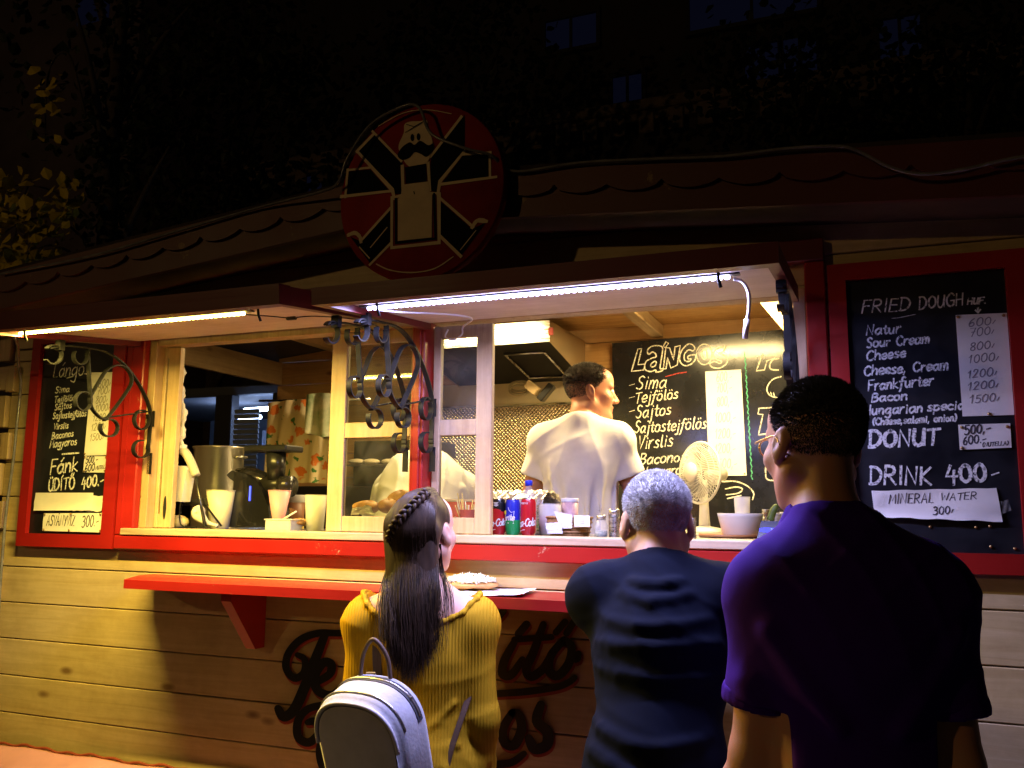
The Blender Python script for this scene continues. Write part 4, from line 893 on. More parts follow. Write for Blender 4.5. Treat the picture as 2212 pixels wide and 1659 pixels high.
# ------------------------------------------------------------------ wrought iron scroll brackets under the flaps
XB = -2.515
def SB(pts, k=6, closed=False):
    q = [PX(*c9(*p), XB) for p in pts]; return catmull([(0, v.y, v.z) for v in q], k, closed)
def make_bracket(label):
    o = thing('scroll_bracket', (0, 0, 0), label, 'bracket', 'wrought iron scroll brackets')
    def bar(pts, name='scroll'):
        m = MB(); m.strap(pts, (1, 0, 0), 0.017, 0.0042); m.build(name, IRON, o)
    def ring(cx, cy, rx, ry, a0, a1, n=20):
        return SB([(cx+rx*math.cos(a), cy+ry*math.sin(a)) for a in np.linspace(a0, a1, n)], 2)
    bar(SB([(430, 490), (560, 470), (700, 478), (850, 500), (950, 535), (1050, 605), (1150, 715), (1250, 880), (1308, 1050), (1300, 1250), (1285, 1370)]), 'spine')
    bar(ring(460, 545, 76, 82, -2.4, 2.6)); bar(ring(1232, 1112, 64, 84, -0.6, 5.2)); bar(ring(1226, 1366, 66, 76, -0.4, 5.0)); bar(ring(948, 1182, 76, 76, -2.2, 3.6)); bar(ring(722, 950, 68, 82, -0.6, 5.4)); bar(ring(700, 560, 60, 70, -0.4, 3.8))
    bar(SB([(790, 900), (850, 800), (920, 690), (1000, 640), (1080, 650), (1138, 720), (1140, 800), (1080, 900), (1000, 1010), (930, 1095), (880, 1098), (810, 1030), (782, 950), (790, 900)]), 'loop')
    bar(SB([(765, 500), (770, 640), (778, 780), (790, 940)]), 'scroll')
    m = MB(); m.tube(SB([(900, 1096), (1100, 1068), (1292, 1042)]), 0.003, 6); m.build('tie_rod', IRON, o)
    zt_ = 2.10; 
    for q in ((-0.012, 0.012, -0.45, -0.43, 2.02, 2.055), (-0.010, 0.010, -0.004, 0.0, 1.62, 1.70), (-0.010, 0.010, -0.004, 0, 1.80, 1.86)): m = MB(); m.bb(*q); m.build('fixing', IRON, o)
    return o
bk = make_bracket('black iron scroll bracket in front of the narrow left chalkboard'); bk.location = (XB, 0.0, 0.0)
for x, lab in ((-1.412, 'black iron scroll bracket left of the red centre post'), (-1.312, 'black iron scroll bracket right of the red centre post'), (-0.165, 'black iron scroll bracket seen edge on above the tallest man')):
    c = copy_tree(bk); c.location = (x, -0.012 if x > -2 else 0, 0.0); c['label'] = lab

# ------------------------------------------------------------------ cables
def cable(pts, r, name, m_, label, cat='cable', k=8, group=None):
    b = MB(); b.tube(catmull(pts, k), r, 8); return top(b, name, m_, label, cat, group)
CLEAR = mat('clear_hose', (0.17, 0.17, 0.18), rough=0.18, var=0.3, vscale=20)
YC = -0.262
cable([P(0, 592, -.23), P(200, 552, -.23), P(380, 500, -.23), P(560, 448, -.23), P(690, 415, YC), P(730, 395, YC-.03), P(752, 340, YC-.04), P(800, 270, YC-.04), P(870, 230, YC-.04), P(905, 232, YC-.045), P(925, 280, YC-.045), P(950, 300, YC-.045), P(1010, 322, YC-.04), P(1060, 335, YC-.02), P(1090, 362, -.24), P(1130, 370, -.23), P(1250, 352, -.23), P(1400, 344, -.23), P(1560, 338, -.23), P(1690, 322, -.235), P(1800, 316, -.235), P(1850, 325, -.235), P(1920, 360, -.24), P(1990, 376, -.24), P(2080, 366, -.24), P(2212, 338, -.235), P(2400, 318, -.23)], 0.0048, 'rope_light', CLEAR, 'unlit clear rope light draped along the roof edge and over the round sign', 'rope light')
e = FR(-0.270, 0.452, 0.002)
WHITEC = mat('white_cable', (0.75, 0.75, 0.76), rough=0.4)
wc = thing('power_lead', e, 'short white lead with a plug hanging from the right end of the cold light strip', 'cable')
m = MB(); pts = catmull([e, e+Vector((0.020, 0.004, -0.008)), e+Vector((0.033, 0.006, -0.035)), e+Vector((0.033, 0.006, -0.075)), e+Vector((0.028, 0.006, -0.100))], 6); m.tube(pts, 0.0042, 8); m.build('lead', WHITEC, wc)
m = MB(); m.tube([pts[-1], pts[-1]+Vector((-0.006, 0, -0.046))], [0.007, 0.0062], 10); m.build('plug', WHITEP, wc)
cable([FR(-1.262, 0.455, 0.004), FR(-1.19, 0.40, -0.004), FR(-1.12, 0.28, 0.0), FR(-1.08, 0.18, -0.004), P(1000, 706, -.06), P(998, 722, -.06), P(980, 734, -.06), P(962, 728, -.06), P(968, 712, -.055)], 0.0028, 'power_lead', WHITEC, 'white lead looping down beside the red centre post', 'cable')
cable([FL(-1.655, 0.52, 0.004), FL(-1.60, 0.46, 0.0), FL(-1.55, 0.44, -0.006), FL(-1.49, 0.40, -0.002), FL(-1.42, 0.28, -0.006), FL(-1.405, 0.18, -0.02)], 0.0018, 'power_lead', BLACKP, 'thin black lead with a switch under the left flap', 'cable')
s_ = MB(); s_.box(FL(-1.545, 0.44, -0.008), (0.034, 0.014, 0.010), 0.003); top(s_, 'inline_switch', BLACKP, 'small black inline switch on the lead under the left flap', 'switch')
cable([FL(-2.575, 0.52, -0.004), P(38, 745, -.4), P(40, 790, -.12), P(45, 830, -.05), P(36, 920, -.045), P(28, 1000, -.045), P(14, 1100, -.045), P(3, 1230, -.045), P(-8, 1400, -.045)], 0.0055, 'rope_light', CLEAR, 'unlit clear rope light hanging down the left corner of the kiosk', 'rope light')
# ------------------------------------------------------------------ things on and behind the counter
ZC = 1.4128
def spot(x, y, Y=0.20, z=ZC):
    """a standing place at depth Y on the counter, in line with the measured point; and metres per photo pixel there"""
    p = P(x, y, Y); p.z = z; d = (p-CAM).dot(FWD); return p, d/F_PX
PET = mat('clear_plastic', (0.85, 0.87, 0.86), rough=0.08, trans=0.0, alpha=0.22, spec=0.8)
FROST = mat('frosted_plastic', (0.74, 0.74, 0.74), rough=0.5, alpha=0.55)
CREAMP = mat('cream_plastic', (0.76, 0.70, 0.52), rough=0.4, var=0.05)
CLOTHW = mat('white_cloth', (0.74, 0.73, 0.70), rough=0.9, var=0.06, vscale=14, bump=0.3, bscale=40)
FOIL = mat('crumpled_foil', (0.86, 0.84, 0.80), rough=0.28, metal=0.85, bump=1.0, bscale=45)
DOUGH = mat('fried_dough', (0.52, 0.27, 0.08), rough=0.6, var=0.35, vscale=22, bump=0.5, bscale=50)
def cyl_map(c, r, a0): return lambda u, v, d: Vector((c.x+(r+d)*math.sin(u/r+a0), c.y-(r+d)*math.cos(u/r+a0), c.z+v))
def can(x, y, hpx, wpx, label, colors, zsplit, dy=0.0):
    p, s = spot(x, y, 0.20); r, h = wpx*s/2, P(x, y-hpx, 0.20).z-ZC
    o = thing('drink_can', p, label, 'drink can', 'drink cans by the window')
    prof = [(r*0.80, 0), (r*0.84, 0.004), (r, 0.014), (r, h*zsplit)]
    m = MB(); m.lathe(prof, p, 28, caps=False); b = m.build('body', mat('can_'+colors[0], colors[1], rough=0.25, spec=0.6), o)
    m = MB(); m.lathe([(r, h*zsplit), (r, h-0.016), (r*0.86, h-0.004)], p, 28, caps=False); m.build('upper_body', mat('can_'+colors[2], colors[3], rough=0.25, spec=0.6), o)
    m = MB(); m.lathe([(r*0.86, h-0.004), (r*0.87, h), (r*0.80, h), (r*0.78, h-0.004), (0.0, h-0.004)], p, 28, caps=False); m.box(p+Vector((0, 0, h-0.002)), (0.010, 0.018, 0.002), 0.0005); m.build('lid', STEEL, o)
    return o, p, r, h
CW = mat('can_white_print', (0.80, 0.80, 0.80), rough=0.35)
o1, p, r, h = can(1077, 1149.5, 73, 31, 'black and red drink can, leftmost of the three cans', ('red', (0.48, 0.012, 0.018), 'black', (0.008, 0.008, 0.010)), 0.64)
m = MB(); f_ = cyl_map(p, r, -0.30)
write(m, 'Coca-Cola', f_, -0.036, h*0.22, 0.022, 0.0034, 0.35, 0.3, 0.10, fit=0.078); m.build('logo', CW, o1); m = MB(); write(m, 'zero sugar', f_, -0.014, h*0.86, 0.006, 0.0012, 0, 1, fit=0.03); write(m, 'zero sugar', f_, -0.014, h*0.80, 0.006, 0.0012, 0, 1, fit=0.03); m.build('small_print', CW, o1); m = MB()
ribbon(m, [(-0.03+0.004*i, h*0.14-0.003*math.sin(i*0.5)) for i in range(10)], 0.002, f_, 0.001); m.build('swash', CW, o1)
m = MB(); a = [Vector((0, 0, 0))]; m.grid(lambda u, v: tuple(f_((u-0.5)*2*r*1.1, h*0.62+v*h*0.10*math.sqrt(max(0, 1-(2*u-1)**2)), 0.0006)), 16, 3); m.build('red_disc', mat('can_red', (0.48, 0.012, 0.018)), o1)
o2, p, r, h = can(1107.5, 1150, 73, 32, 'blue and green drink can, middle of the three cans', ('green', (0.012, 0.30, 0.07), 'blue', (0.02, 0.03, 0.42)), 0.42)
m = MB(); f_ = cyl_map(p, r, -0.30); write(m, 'Sprite', f_, -0.022, h*0.40, 0.019, 0.0034, 0.2, 0.4, 0.06, fit=0.044); m.build('logo', CW, o2); m = MB()
ribbon(m, [(0.018, h*0.40), (0.020, h*0.33), (0.0, h*0.34), (-0.02, h*0.34)], 0.0016, f_, 0.001); ribbon(m, [(0.018, h*0.40), (0.021, h*0.66), (0.012, h*0.62), (0.004, h*0.68), (0.0, h*0.76)], 0.0016, f_, 0.001); m.build('logo_outline', CW, o2)
m = MB(); c_ = f_(-0.014, h*0.62, 0.0005); m.sphere(c_, (0.0055, 0.002, 0.0075), 10, 6); m.build('yellow_spot', mat('can_yellow', (0.65, 0.60, 0.02), rough=0.3), o2)
o3, p, r, h = can(1141, 1150, 74, 33.5, 'bright red drink can, rightmost of the three cans', ('red', (0.48, 0.012, 0.018), 'red', (0.48, 0.012, 0.018)), 0.5)
m = MB(); f_ = cyl_map(p, r, -0.30); write(m, 'Coca-Cola', f_, -0.040, h*0.22, 0.024, 0.0036, 0.35, 0.3, 0.10, fit=0.084); m.build('logo', CW, o3); m = MB(); write(m, 'EREDETI IZ', f_, -0.012, h*0.84, 0.005, 0.001, 0, 1, fit=0.028); m.build('small_print', CW, o3); m = MB()
ribbon(m, [(-0.034+0.004*i, h*0.14-0.003*math.sin(i*0.5)) for i in range(11)], 0.002, f_, 0.001); m.build('swash', CW, o3)

def bottle(x, ytop, ybot, wpx, label, capcol, dy=0.06):
    p, s = spot(x, ybot, 0.20+dy)
    r = wpx*s/2; h = (P(x, ytop, p.y).z)-p.z
    o = thing('water_bottle', p, label, 'bottle')
    m = MB(); m.lathe([(r*0.85, 0), (r, 0.01), (r, h*0.55), (r*0.97, h*0.62), (r*0.75, h*0.76), (r*0.36, h*0.87), (r*0.34, h*0.92)], p, 20, caps=False); m.build('body', PET, o)
    m = MB(); m.lathe([(r*0.45, h*0.90), (r*0.45, h*0.995), (r*0.40, h), (0, h)], p, 16); m.build('cap', mat('blue_cap', capcol, rough=0.35), o)
bottle(1141.5, 1037.5, 1149, 37, 'clear water bottle with blue cap behind the bright red can', (0.02, 0.04, 0.60))
bottle(1056, 1106, 1150, 16, 'small purple clear bottle between the sash and the leftmost can', (0.25, 0.15, 0.45), 0.03)

def tub(x, yt, yb, wt_, wb, label, cm, lidm=None, name='tub', cat='tub', Y=0.25, seg=28, contents=None, lidh=0.10, group=None, z=ZC):
    p, s = spot(x, yb, Y, z)
    rt, rb, h = wt_*s/2, wb*s/2, P(x, yt, Y).z-z
    o = thing(name, p, label, cat, group)
    m = MB(); m.lathe([(rb*0.9, 0.0), (rb, 0.003), (rt, h*(1-lidh) if lidm else h), (rt*0.95, h*(1-lidh) if lidm else h), (rb*0.92, 0.006), (0, 0.006)], p, seg, caps=False); m.lathe([(rt, h*0.98), (rt*1.03, h*0.985), (rt*1.03, h), (rt*0.96, h)], p, seg, caps=False) if not lidm else None
    m.build('body', cm, o)
    if lidm:
        m = MB(); m.lathe([(rt*1.06, h*(1-lidh)), (rt*1.06, h*0.985), (rt*1.0, h), (0, h)], p, seg, caps=False); m.build('lid', lidm, o)
    if contents:
        m = MB(); m.lathe([(rb*0.91, 0.007), (rb+(rt-rb)*0.6-0.002, h*0.6), (0, h*0.62)], p, seg, caps=False); m.build('contents', contents, o)
    return o, p, rt, h, s
PINKP = mat('pink_filling', (0.62, 0.22, 0.20), rough=0.6, var=0.3, vscale=60)
tub(1231, 1076, 1126, 37, 33, 'pink tub with a white lid behind the wicker basket', mat('tub_clear_pink', (0.66, 0.42, 0.40), rough=0.35, var=0.2, vscale=40), WHITEP, Y=0.44)
tub(1187, 1088, 1128, 50, 44, 'clear round tub of pink sauce beside the water bottle', FROST, None, Y=0.36, contents=PINKP)
# wicker basket with papers
def wicker():
    m = mat('wicker', (0.34, 0.17, 0.06), rough=0.6, var=0.35, vscale=30, bump=0.9, bscale=140); return m
p, s = spot(1222, 1152, 0.18); bs = thing('wicker_basket', p, 'low brown wicker basket holding paper slips, right of the cans', 'basket')
m = MB(); r_ = 52*s; h_ = P(1222, 1118, 0.18).z-ZC
Rb = Matrix.Diagonal(Vector((1.0, 0.62, 1.0)))
m.lathe([(r_*0.80, 0), (r_*0.85, 0.003), (r_, h_), (r_*0.94, h_), (r_*0.80, 0.006), (0, 0.006)], p+Vector((0, r_*0.5, 0)), 36, R=Rb, caps=False); m.build('body', wicker(), bs)
for zq in (0.25, 0.5, 0.75, 1.0):
    m = MB(); m.tube([p+Vector((r_*(0.85+0.15*zq)*math.cos(a), r_*0.5+r_*0.62*(0.85+0.15*zq)*math.sin(a), h_*zq)) for a in np.linspace(0, 2*math.pi, 41)[:-1]], 0.0036, 6, closed=True); m.build('weave_band', wicker(), bs)
def crumpled(name, label, cat, pts, Y, m_, amp=0.006, n=10):
    q = [P(a, b, Y) for a, b in pts]; m = MB(); rr = np.random.default_rng(abs(hash(label)) % 9999 if False else len(label)*31)
    off = rr.uniform(-1, 1, (n+1, n+1))
    def f(u, v, k=0.0):
        p = q[0].lerp(q[1], u).lerp(q[3].lerp(q[2], u), v); i, j = int(round(u*n)), int(round(v*n))
        return (p.x+amp*0.4*off[j][i], p.y-amp*off[i][j]-k, p.z+amp*0.3*off[i][j])
    m.grid(lambda u, v: f(u, 1-v, 0.001), n, n); m.grid(lambda u, v: f(u, v), n, n)
    return top(m, name, m_, label, cat)
yb_ = p.y-0.012
crumpled('paper_slip', 'crumpled white paper slip leaning at the front of the wicker basket', 'paper', [(1178, 1130), (1213, 1128), (1216, 1153), (1182, 1153)], yb_-0.006, PAPER, 0.0028)
crumpled('paper_slip', 'folded white paper slip standing up in the wicker basket', 'paper', [(1196, 1104), (1236, 1112), (1236, 1141), (1212, 1142)], yb_-0.002, PAPER, 0.0025)
lb_ = thing('label_card', P(1257, 1138, yb_), 'white printed card hung over the right side of the wicker basket', 'card')
m = MB(); q = [P(*c, yb_-0.004) for c in ((1238, 1113), (1272, 1114), (1275, 1138), (1241, 1138))]
m.grid(lambda u, v: tuple(q[3].lerp(q[2], u).lerp(q[0].lerp(q[1], u), v)+Vector((0, 0.010*v*v, 0))), 4, 8); m.build('card', PAPER, lb_)
m = MB()
for i in range(4): polyl(m, [(1251+i % 2*3, 1119+i*4), (1263, 1119.4+i*4)], 0.0018, yb_-0.0045)
m.build('print', mat('grey_print', (0.25, 0.33, 0.33), rough=0.8), lb_)
# shakers
p, s = spot(1298.5, 1153, 0.14); o = thing('glass_shaker', p, 'small glass shaker with steel lid and green flecks beside the basket', 'shaker')
r_, h_ = 14.5*s, P(1298, 1113, 0.14).z-ZC; m = MB(); m.lathe([(r_*0.8, 0), (r_, 0.004), (r_, h_*0.55), (r_*0.72, h_*0.75), (r_*0.7, h_*0.82)], p, 20, caps=False); m.build('body', PET, o)
m = MB(); m.lathe([(r_*0.74, h_*0.80), (r_*0.74, h_*0.97), (r_*0.6, h_), (0, h_)], p, 20); m.build('lid', STEEL, o)
m = MB(); m.lathe([(r_*0.75, 0.003), (r_*0.9, 0.005), (r_*0.9, h_*0.3), (0, h_*0.34)], p, 16); m.build('herbs', mat('dried_herbs', (0.10, 0.16, 0.08), rough=0.9, var=0.6, vscale=200, col2=(0.55, 0.5, 0.42)), o)
for x, yt, yb, wp, lab in ((1327, 1099.5, 1150, 24, 'tall steel shaker between the glass shaker and the grey haired man'), (1497, 1118, 1158, 14, 'narrow steel shaker right of the grey haired man')):
    p, s = spot(x, yb, 0.17); r_, h_ = wp*s/2, P(x, yt, 0.17).z-ZC; o = thing('steel_shaker', p, lab, 'shaker', 'steel shakers on the counter')
    m = MB(); m.lathe([(r_, 0), (r_, h_*0.68), (r_*0.98, h_*0.70)], p, 22, caps=False); m.build('body', STEEL, o)
    m = MB(); m.lathe([(r_*1.04, h_*0.70), (r_*1.04, h_*0.93), (r_*0.9, h_), (0, h_)], p, 22); m.build('lid', STEEL, o)

# foil covered tray
FY = 0.36; a_, b_ = P(1058, 1077, FY), P(1172, 1077, FY); zt_ = P(1112, 1057, FY).z
o = thing('foil_tray', ((a_.x+b_.x)/2, FY+0.12, ZC), 'baking tray heaped under crumpled foil behind the cans', 'tray')
m = MB(); m.bb(a_.x, b_.x, FY-0.02, FY+0.2, ZC, a_.z-0.02, 0.006); m.build('tray', STEEL, o)
m = MB(); rr = np.random.default_rng(3); of = rr.uniform(0, 1, (19, 31))
m.grid(lambda u, v: (a_.x-0.01+(b_.x-a_.x+0.02)*u, FY-0.03+0.24*v, a_.z-0.025+(zt_-a_.z+0.02)*math.sin(math.pi*min(1, max(0, v*1.1)))**0.5*(0.86+0.16*of[int(v*18)][int(u*30)])+0.006*of[int(v*18)][int(u*30)]), 30, 18, smooth=False); m.build('foil', FOIL, o)

# red box with foil and a cup of straws behind the right-hand sash
BY = 0.42; a_, b_ = P(958, 1078, BY), P(1042, 1082, BY)
o = thing('red_box', ((a_.x+b_.x)/2, BY+0.06, ZC), 'open red plastic box behind the right hand sash', 'box')
m = MB(); zt_ = a_.z
m.bb(a_.x, b_.x, BY, BY+0.004, ZC, zt_); m.bb(a_.x, b_.x, BY+0.13, BY+0.134, ZC, zt_); m.bb(a_.x, a_.x+0.004, BY+0.0041, BY+0.1299, ZC, zt_-0.001); m.bb(b_.x-0.004, b_.x, BY+0.0041, BY+0.1299, ZC, zt_-0.001); m.bb(a_.x+0.0041, b_.x-0.0041, BY+0.0041, BY+0.1299, ZC, ZC+0.004)
m.build('body', mat('red_plastic', (0.60, 0.10, 0.06), rough=0.4), o)
m = MB(); m.bb(a_.x-0.003, b_.x+0.003, BY-0.004, BY+0.138, zt_-0.010, zt_-0.0005, 0.002); m.build('rim', mat('white_rim', (0.7, 0.6, 0.55), rough=0.4), o)
p = P(1010, 1090, 0.34); p.z = ZC; o = thing('straw_cup', p, 'red cup full of drinking straws behind the right hand sash', 'cup')
m = MB(); m.lathe([(0.022, 0), (0.030, 0.085), (0.027, 0.085), (0.02, 0.005), (0, 0.005)], p, 18, caps=False); m.build('cup', mat('red_plastic', (0.60, 0.10, 0.06)), o)
for i in range(16):
    a = random.uniform(-1.0, 0.9); bb_ = random.uniform(-0.4, 0.4); m = MB(); m.tube([p+Vector((a*0.012, bb_*0.01, 0.012)), p+Vector((a*0.055, bb_*0.05, 0.10+0.05*random.random()))], 0.0022, 6)
    m.build('straw', mat('straw_yellow' if i % 3 else 'straw_white', (0.72, 0.58, 0.20) if i % 3 else (0.75, 0.74, 0.70), rough=0.4), o)
m = MB(); c_ = P(985, 1108, 0.14); rr = np.random.default_rng(5); of = rr.uniform(-1, 1, (11, 11))
m.grid(lambda u, v: (c_.x-0.045+0.09*u, c_.y-0.03+0.08*v, ZC+0.006+0.05*math.sin(math.pi*u)*math.sin(math.pi*(0.15+0.8*v))+0.010*of[int(u*10)][int(v*10)]), 10, 10, smooth=False)
top(m, 'foil_parcel', FOIL, 'crumpled foil parcel behind the right hand sash', 'foil parcel')

# pastries on foil behind the left-hand sash
PY = 0.17
def pastry(x, y, wpx, hpx, Y, label):
    c = P(x, y, Y); s = (c-CAM).dot(FWD)/F_PX; m = MB(); rr = np.random.default_rng(int(x)); a = wpx*s/2; b = hpx*s
    ph = rr.uniform(0, 6, 4)
    def f(u, v):
        th = 2*math.pi*u; t = math.pi*(v-0.5); k = 1+0.13*math.sin(3*th+ph[0])+0.08*math.sin(5*th+ph[1])*math.cos(2*t+ph[2])
        return (c.x+a*k*math.cos(t)*math.cos(th), c.y+0.05*k*math.cos(t)*math.sin(th), c.z+b*(0.5+0.5*math.sin(t)*(1+0.12*math.sin(4*th+ph[3]))))
    m.grid(f, 24, 12); return top(m, 'pastry', DOUGH, label, 'pastry', 'pastries behind the left hand sash')
pastry(795, 1108, 62, 26, PY, 'brown pastry wrapped in foil, leftmost behind the left hand sash'); pastry(838, 1108, 50, 30, PY, 'brown pastry behind the left hand sash, middle of the heap'); pastry(868, 1100, 56, 40, PY+0.06, 'tallest brown pastry behind the left hand sash, nearest the centre post')
crumpled('foil_sheet', 'crumpled foil sheet in front of the leftmost pastry', 'foil', [(760, 1098), (800, 1092), (810, 1112), (757, 1112)], PY-0.055, FOIL, 0.010)
for k_, (x, y) in enumerate([]): pass

# ---- left bay of the window
def rbox(name, label, cat, x0, y0, x1, y1, Y, dep, m_, bev=0.004, z0=None):
    a, b = P(x0, y0, Y), P(x1, y1, Y); m = MB(); m.bb(a.x, b.x, Y, Y+dep, z0 if z0 is not None else b.z, a.z, bev); return top(m, name, m_, label, cat)
tub(680, 1069, 1140, 47, 37, 'tall frosted plastic beaker beside the left hand sash', FROST, name='beaker', cat='beaker', Y=0.20)
o, p, rt, h, s = tub(632, 1069, 1124, 50, 46, 'round tub with a red and brown label and clear lid behind the lunch box', mat('brown_label', (0.22, 0.09, 0.04), rough=0.5), FROST, Y=0.42, lidh=0.22)
m = MB(); f_ = cyl_map(p, rt*0.985+0.001, -0.9); m.grid(lambda u, v: tuple(f_((u)*rt*0.95, h*(0.30+0.36*v), 0.001)), 8, 3); m.build('red_label', mat('red_label', (0.55, 0.03, 0.02), rough=0.5), o)
m = MB(); m.lathe([(rt*0.99, h*0.02), (rt*0.995, h*0.14)], p, 28, caps=False); m.build('yellow_band', mat('yellow_band', (0.65, 0.45, 0.05), rough=0.5), o)
m = MB(); write(m, 'TEJ', f_, rt*0.15, h*0.46, 0.012, 0.002, 0, 1); m.build('writing', CW, o) if False else None
o, p, rt, h, s = tub(601, 1059, 1128, 49, 18, 'pink plastic funnel cup in front of the mincer', mat('pink_plastic', (0.70, 0.34, 0.38), rough=0.4), Y=0.22, name='funnel', cat='funnel')
p, s = spot(600, 1140, 0.085); o = thing('lunch_box', p, 'shallow clear plastic box with a spoon in it at the sill', 'plastic box')
m = MB(); w_, h_ = 68*s, P(600, 1121, 0.085).z-ZC-0.005
m.bb(p.x-w_/2+0.006, p.x+w_/2-0.006, p.y, p.y+0.07, ZC+0.0004, ZC+0.003); m.bb(p.x-w_/2+0.004, p.x+w_/2-0.004, p.y-0.0015, p.y+0.0, ZC+0.0032, ZC+h_); m.bb(p.x-w_/2+0.004, p.x+w_/2-0.004, p.y+0.07, p.y+0.0715, ZC+0.0032, ZC+h_)
m.bb(p.x-w_/2+0.002, p.x-w_/2+0.0038, p.y, p.y+0.07, ZC+0.0032, ZC+h_); m.bb(p.x+w_/2-0.0038, p.x+w_/2-0.002, p.y, p.y+0.07, ZC+0.0032, ZC+h_); m.build('body', FROST, o)
m = MB(); m.bb(p.x-w_/2-0.003, p.x+w_/2+0.003, p.y-0.004, p.y+0.0745, ZC+h_+0.0003, ZC+h_+0.005, 0.001); m.build('rim', FROST, o)
m = MB(); m.tube([p+Vector((0.0, 0.03, h_+0.004)), p+Vector((w_*0.55, 0.02, h_*1.8))], 0.0035, 8); top(m, 'spoon', WHITEP, 'white plastic spoon sticking out of the clear box', 'spoon')
pastry(645, 1138, 26, 18, 0.16, 'pale bun between the clear box and the frosted beaker')
tub(474, 1059, 1133, 62, 40, 'cream plastic bucket left of the black mincer', CREAMP, name='bucket', cat='bucket', Y=0.22)
# steel pot
POTS = mat('pot_steel', (0.60, 0.58, 0.52), rough=0.30, metal=0.92, var=0.05, vscale=4)
POTY = 0.40; a_, b_ = P(392, 968, POTY), P(481, 968, POTY); c_ = (a_+b_)/2; rp = (b_.x-a_.x)/2; zt_ = P(437, 962, POTY).z
o = thing('steel_pot', (c_.x, POTY+rp, ZC), 'large tall steel pot behind the cream bucket', 'pot')
m = MB(); m.lathe([(rp*0.93, 0), (rp*0.95, 0.01), (rp*0.96, zt_-ZC-0.012), (rp*1.03, zt_-ZC-0.006), (rp*1.03, zt_-ZC), (rp*0.94, zt_-ZC), (rp*0.93, 0.02), (0, 0.02)], (c_.x, POTY+rp, ZC), 40, caps=False); m.build('body', POTS, o)
m = MB(); m.tube([(c_.x+rp*0.98, POTY+rp-0.03, zt_-0.05), (c_.x+rp*1.15, POTY+rp-0.03, zt_-0.045), (c_.x+rp*1.15, POTY+rp+0.03, zt_-0.045), (c_.x+rp*0.98, POTY+rp+0.03, zt_-0.05)], 0.005, 8); m.build('handle', POTS, o)
# black mincer
MY = 0.24
def MPt(x, y, dy=0.0): v = P(x, y, MY); v.y += dy; return v
p = MPt(540, 1139); p.z = ZC; o = thing('mincer', p, 'black electric mincer with feed tray and barrel on the counter', 'mincer')
GB = mat('gloss_black', (0.010, 0.010, 0.012), rough=0.18, coat=0.4)
m = MB(); m.prism([MPt(494, 1139), MPt(585, 1139), MPt(578, 1092), MPt(566, 1062), MPt(556, 1042), MPt(530, 1024), MPt(500, 1016), MPt(489, 1026), MPt(496, 1034), MPt(505, 1040)], (0, 0.13, 0), smooth=False); m.build('housing', GB, o)
m = MB(); m.tube([MPt(492, 1024, 0.06), MPt(520, 1024, 0.06), MPt(548, 1037, 0.06), MPt(566, 1060, 0.06)], [0.026, 0.034, 0.036, 0.03], 14); m.build('cowl', GB, o)
m = MB(); m.tube([MPt(548, 1046, 0.055), MPt(606, 1048, 0.055)], 0.034, 20); m.build('barrel', mat('grey_cast', (0.02, 0.019, 0.018), rough=0.3, metal=0.3), o)
m = MB(); m.tube([MPt(590, 1049, 0.055), MPt(613, 1050, 0.055)], [0.040, 0.041], 20); m.build('ring_nut', mat('dark_ring', (0.03, 0.028, 0.03), rough=0.25, metal=0.4), o)
m = MB(); m.tube([MPt(578, 1035, 0.055), MPt(578, 970, 0.055)], [0.034, 0.040], 18); m.build('feed_tube', BLACKP, o)
a_, b_ = MPt(526, 962), MPt(617, 974); m = MB(); m.bb(a_.x, b_.x, MY+0.0, MY+0.12, b_.z, a_.z, 0.005); m.build('feed_tray', BLACKP, o)
m = MB(); v = MPt(541, 1061, -0.002); m.bb(v.x-0.002, v.x+0.002, v.y-0.003, v.y+0.002, MPt(541, 1082).z, MPt(541, 1050).z); m.build('blue_light', lamp_mat('blue_indicator', (0.05, 0.08, 1.0), 2.0), o)
# hanging rag, stick blender, adaptor
m = MB(); Yh = 0.10; pts = catmull([P(388, 764, Yh), P(392, 800, Yh), P(391, 850, Yh), P(396, 900, Yh), P(391, 950, Yh), P(398, 975, Yh)], 8); m.tube(pts, [0.012+0.005*math.sin(i*0.9)+0.003*math.sin(i*2.3) for i in range(len(pts))], 8)
top(m, 'hanging_rag', CLOTHW, 'long twisted white rag hanging in the left bay of the window', 'rag')
o = thing('stick_blender', P(430, 1135, Yh), 'grey stick blender hanging from the white rag', 'blender')
m = MB(); pts = [P(394, 974, Yh), P(402, 980, Yh), P(413, 1000, Yh), P(424, 1028, Yh)]; m.tube(catmull(pts, 5), 0.017, 14); m.build('handle', mat('grey_handle', (0.42, 0.40, 0.34), rough=0.5, var=0.1), o)
m = MB(); m.tube([P(424, 1030, Yh), P(432, 1080, Yh), P(443, 1137, Yh)], [0.006, 0.005, 0.007], 10); m.build('shaft', mat('dark_steel', (0.10, 0.10, 0.10), rough=0.3, metal=0.9), o)
o = thing('power_adaptor', P(380, 1084, Yh), 'white boxy multi plug hanging on a string at the left of the window', 'adaptor')
m = MB(); q = [P(*c, Yh) for c in ((361, 1082), (391, 1084), (403, 1014), (393, 1006), (374, 1006))]; m.prism(q, (0, 0.05, 0)); m.build('body', WHITEP, o)
m = MB(); m.tube([P(378, 1006, Yh+0.02), P(364, 1000, 0.045)], 0.0015, 5); m.build('string', CLOTHW, o)
cable([P(391, 1084, Yh), P(388, 1100, Yh), P(390, 1130, Yh), P(402, 1139, Yh), P(425, 1139, Yh)], 0.0028, 'power_lead', BLACKP, 'black lead running down from the white multi plug', 'cable')
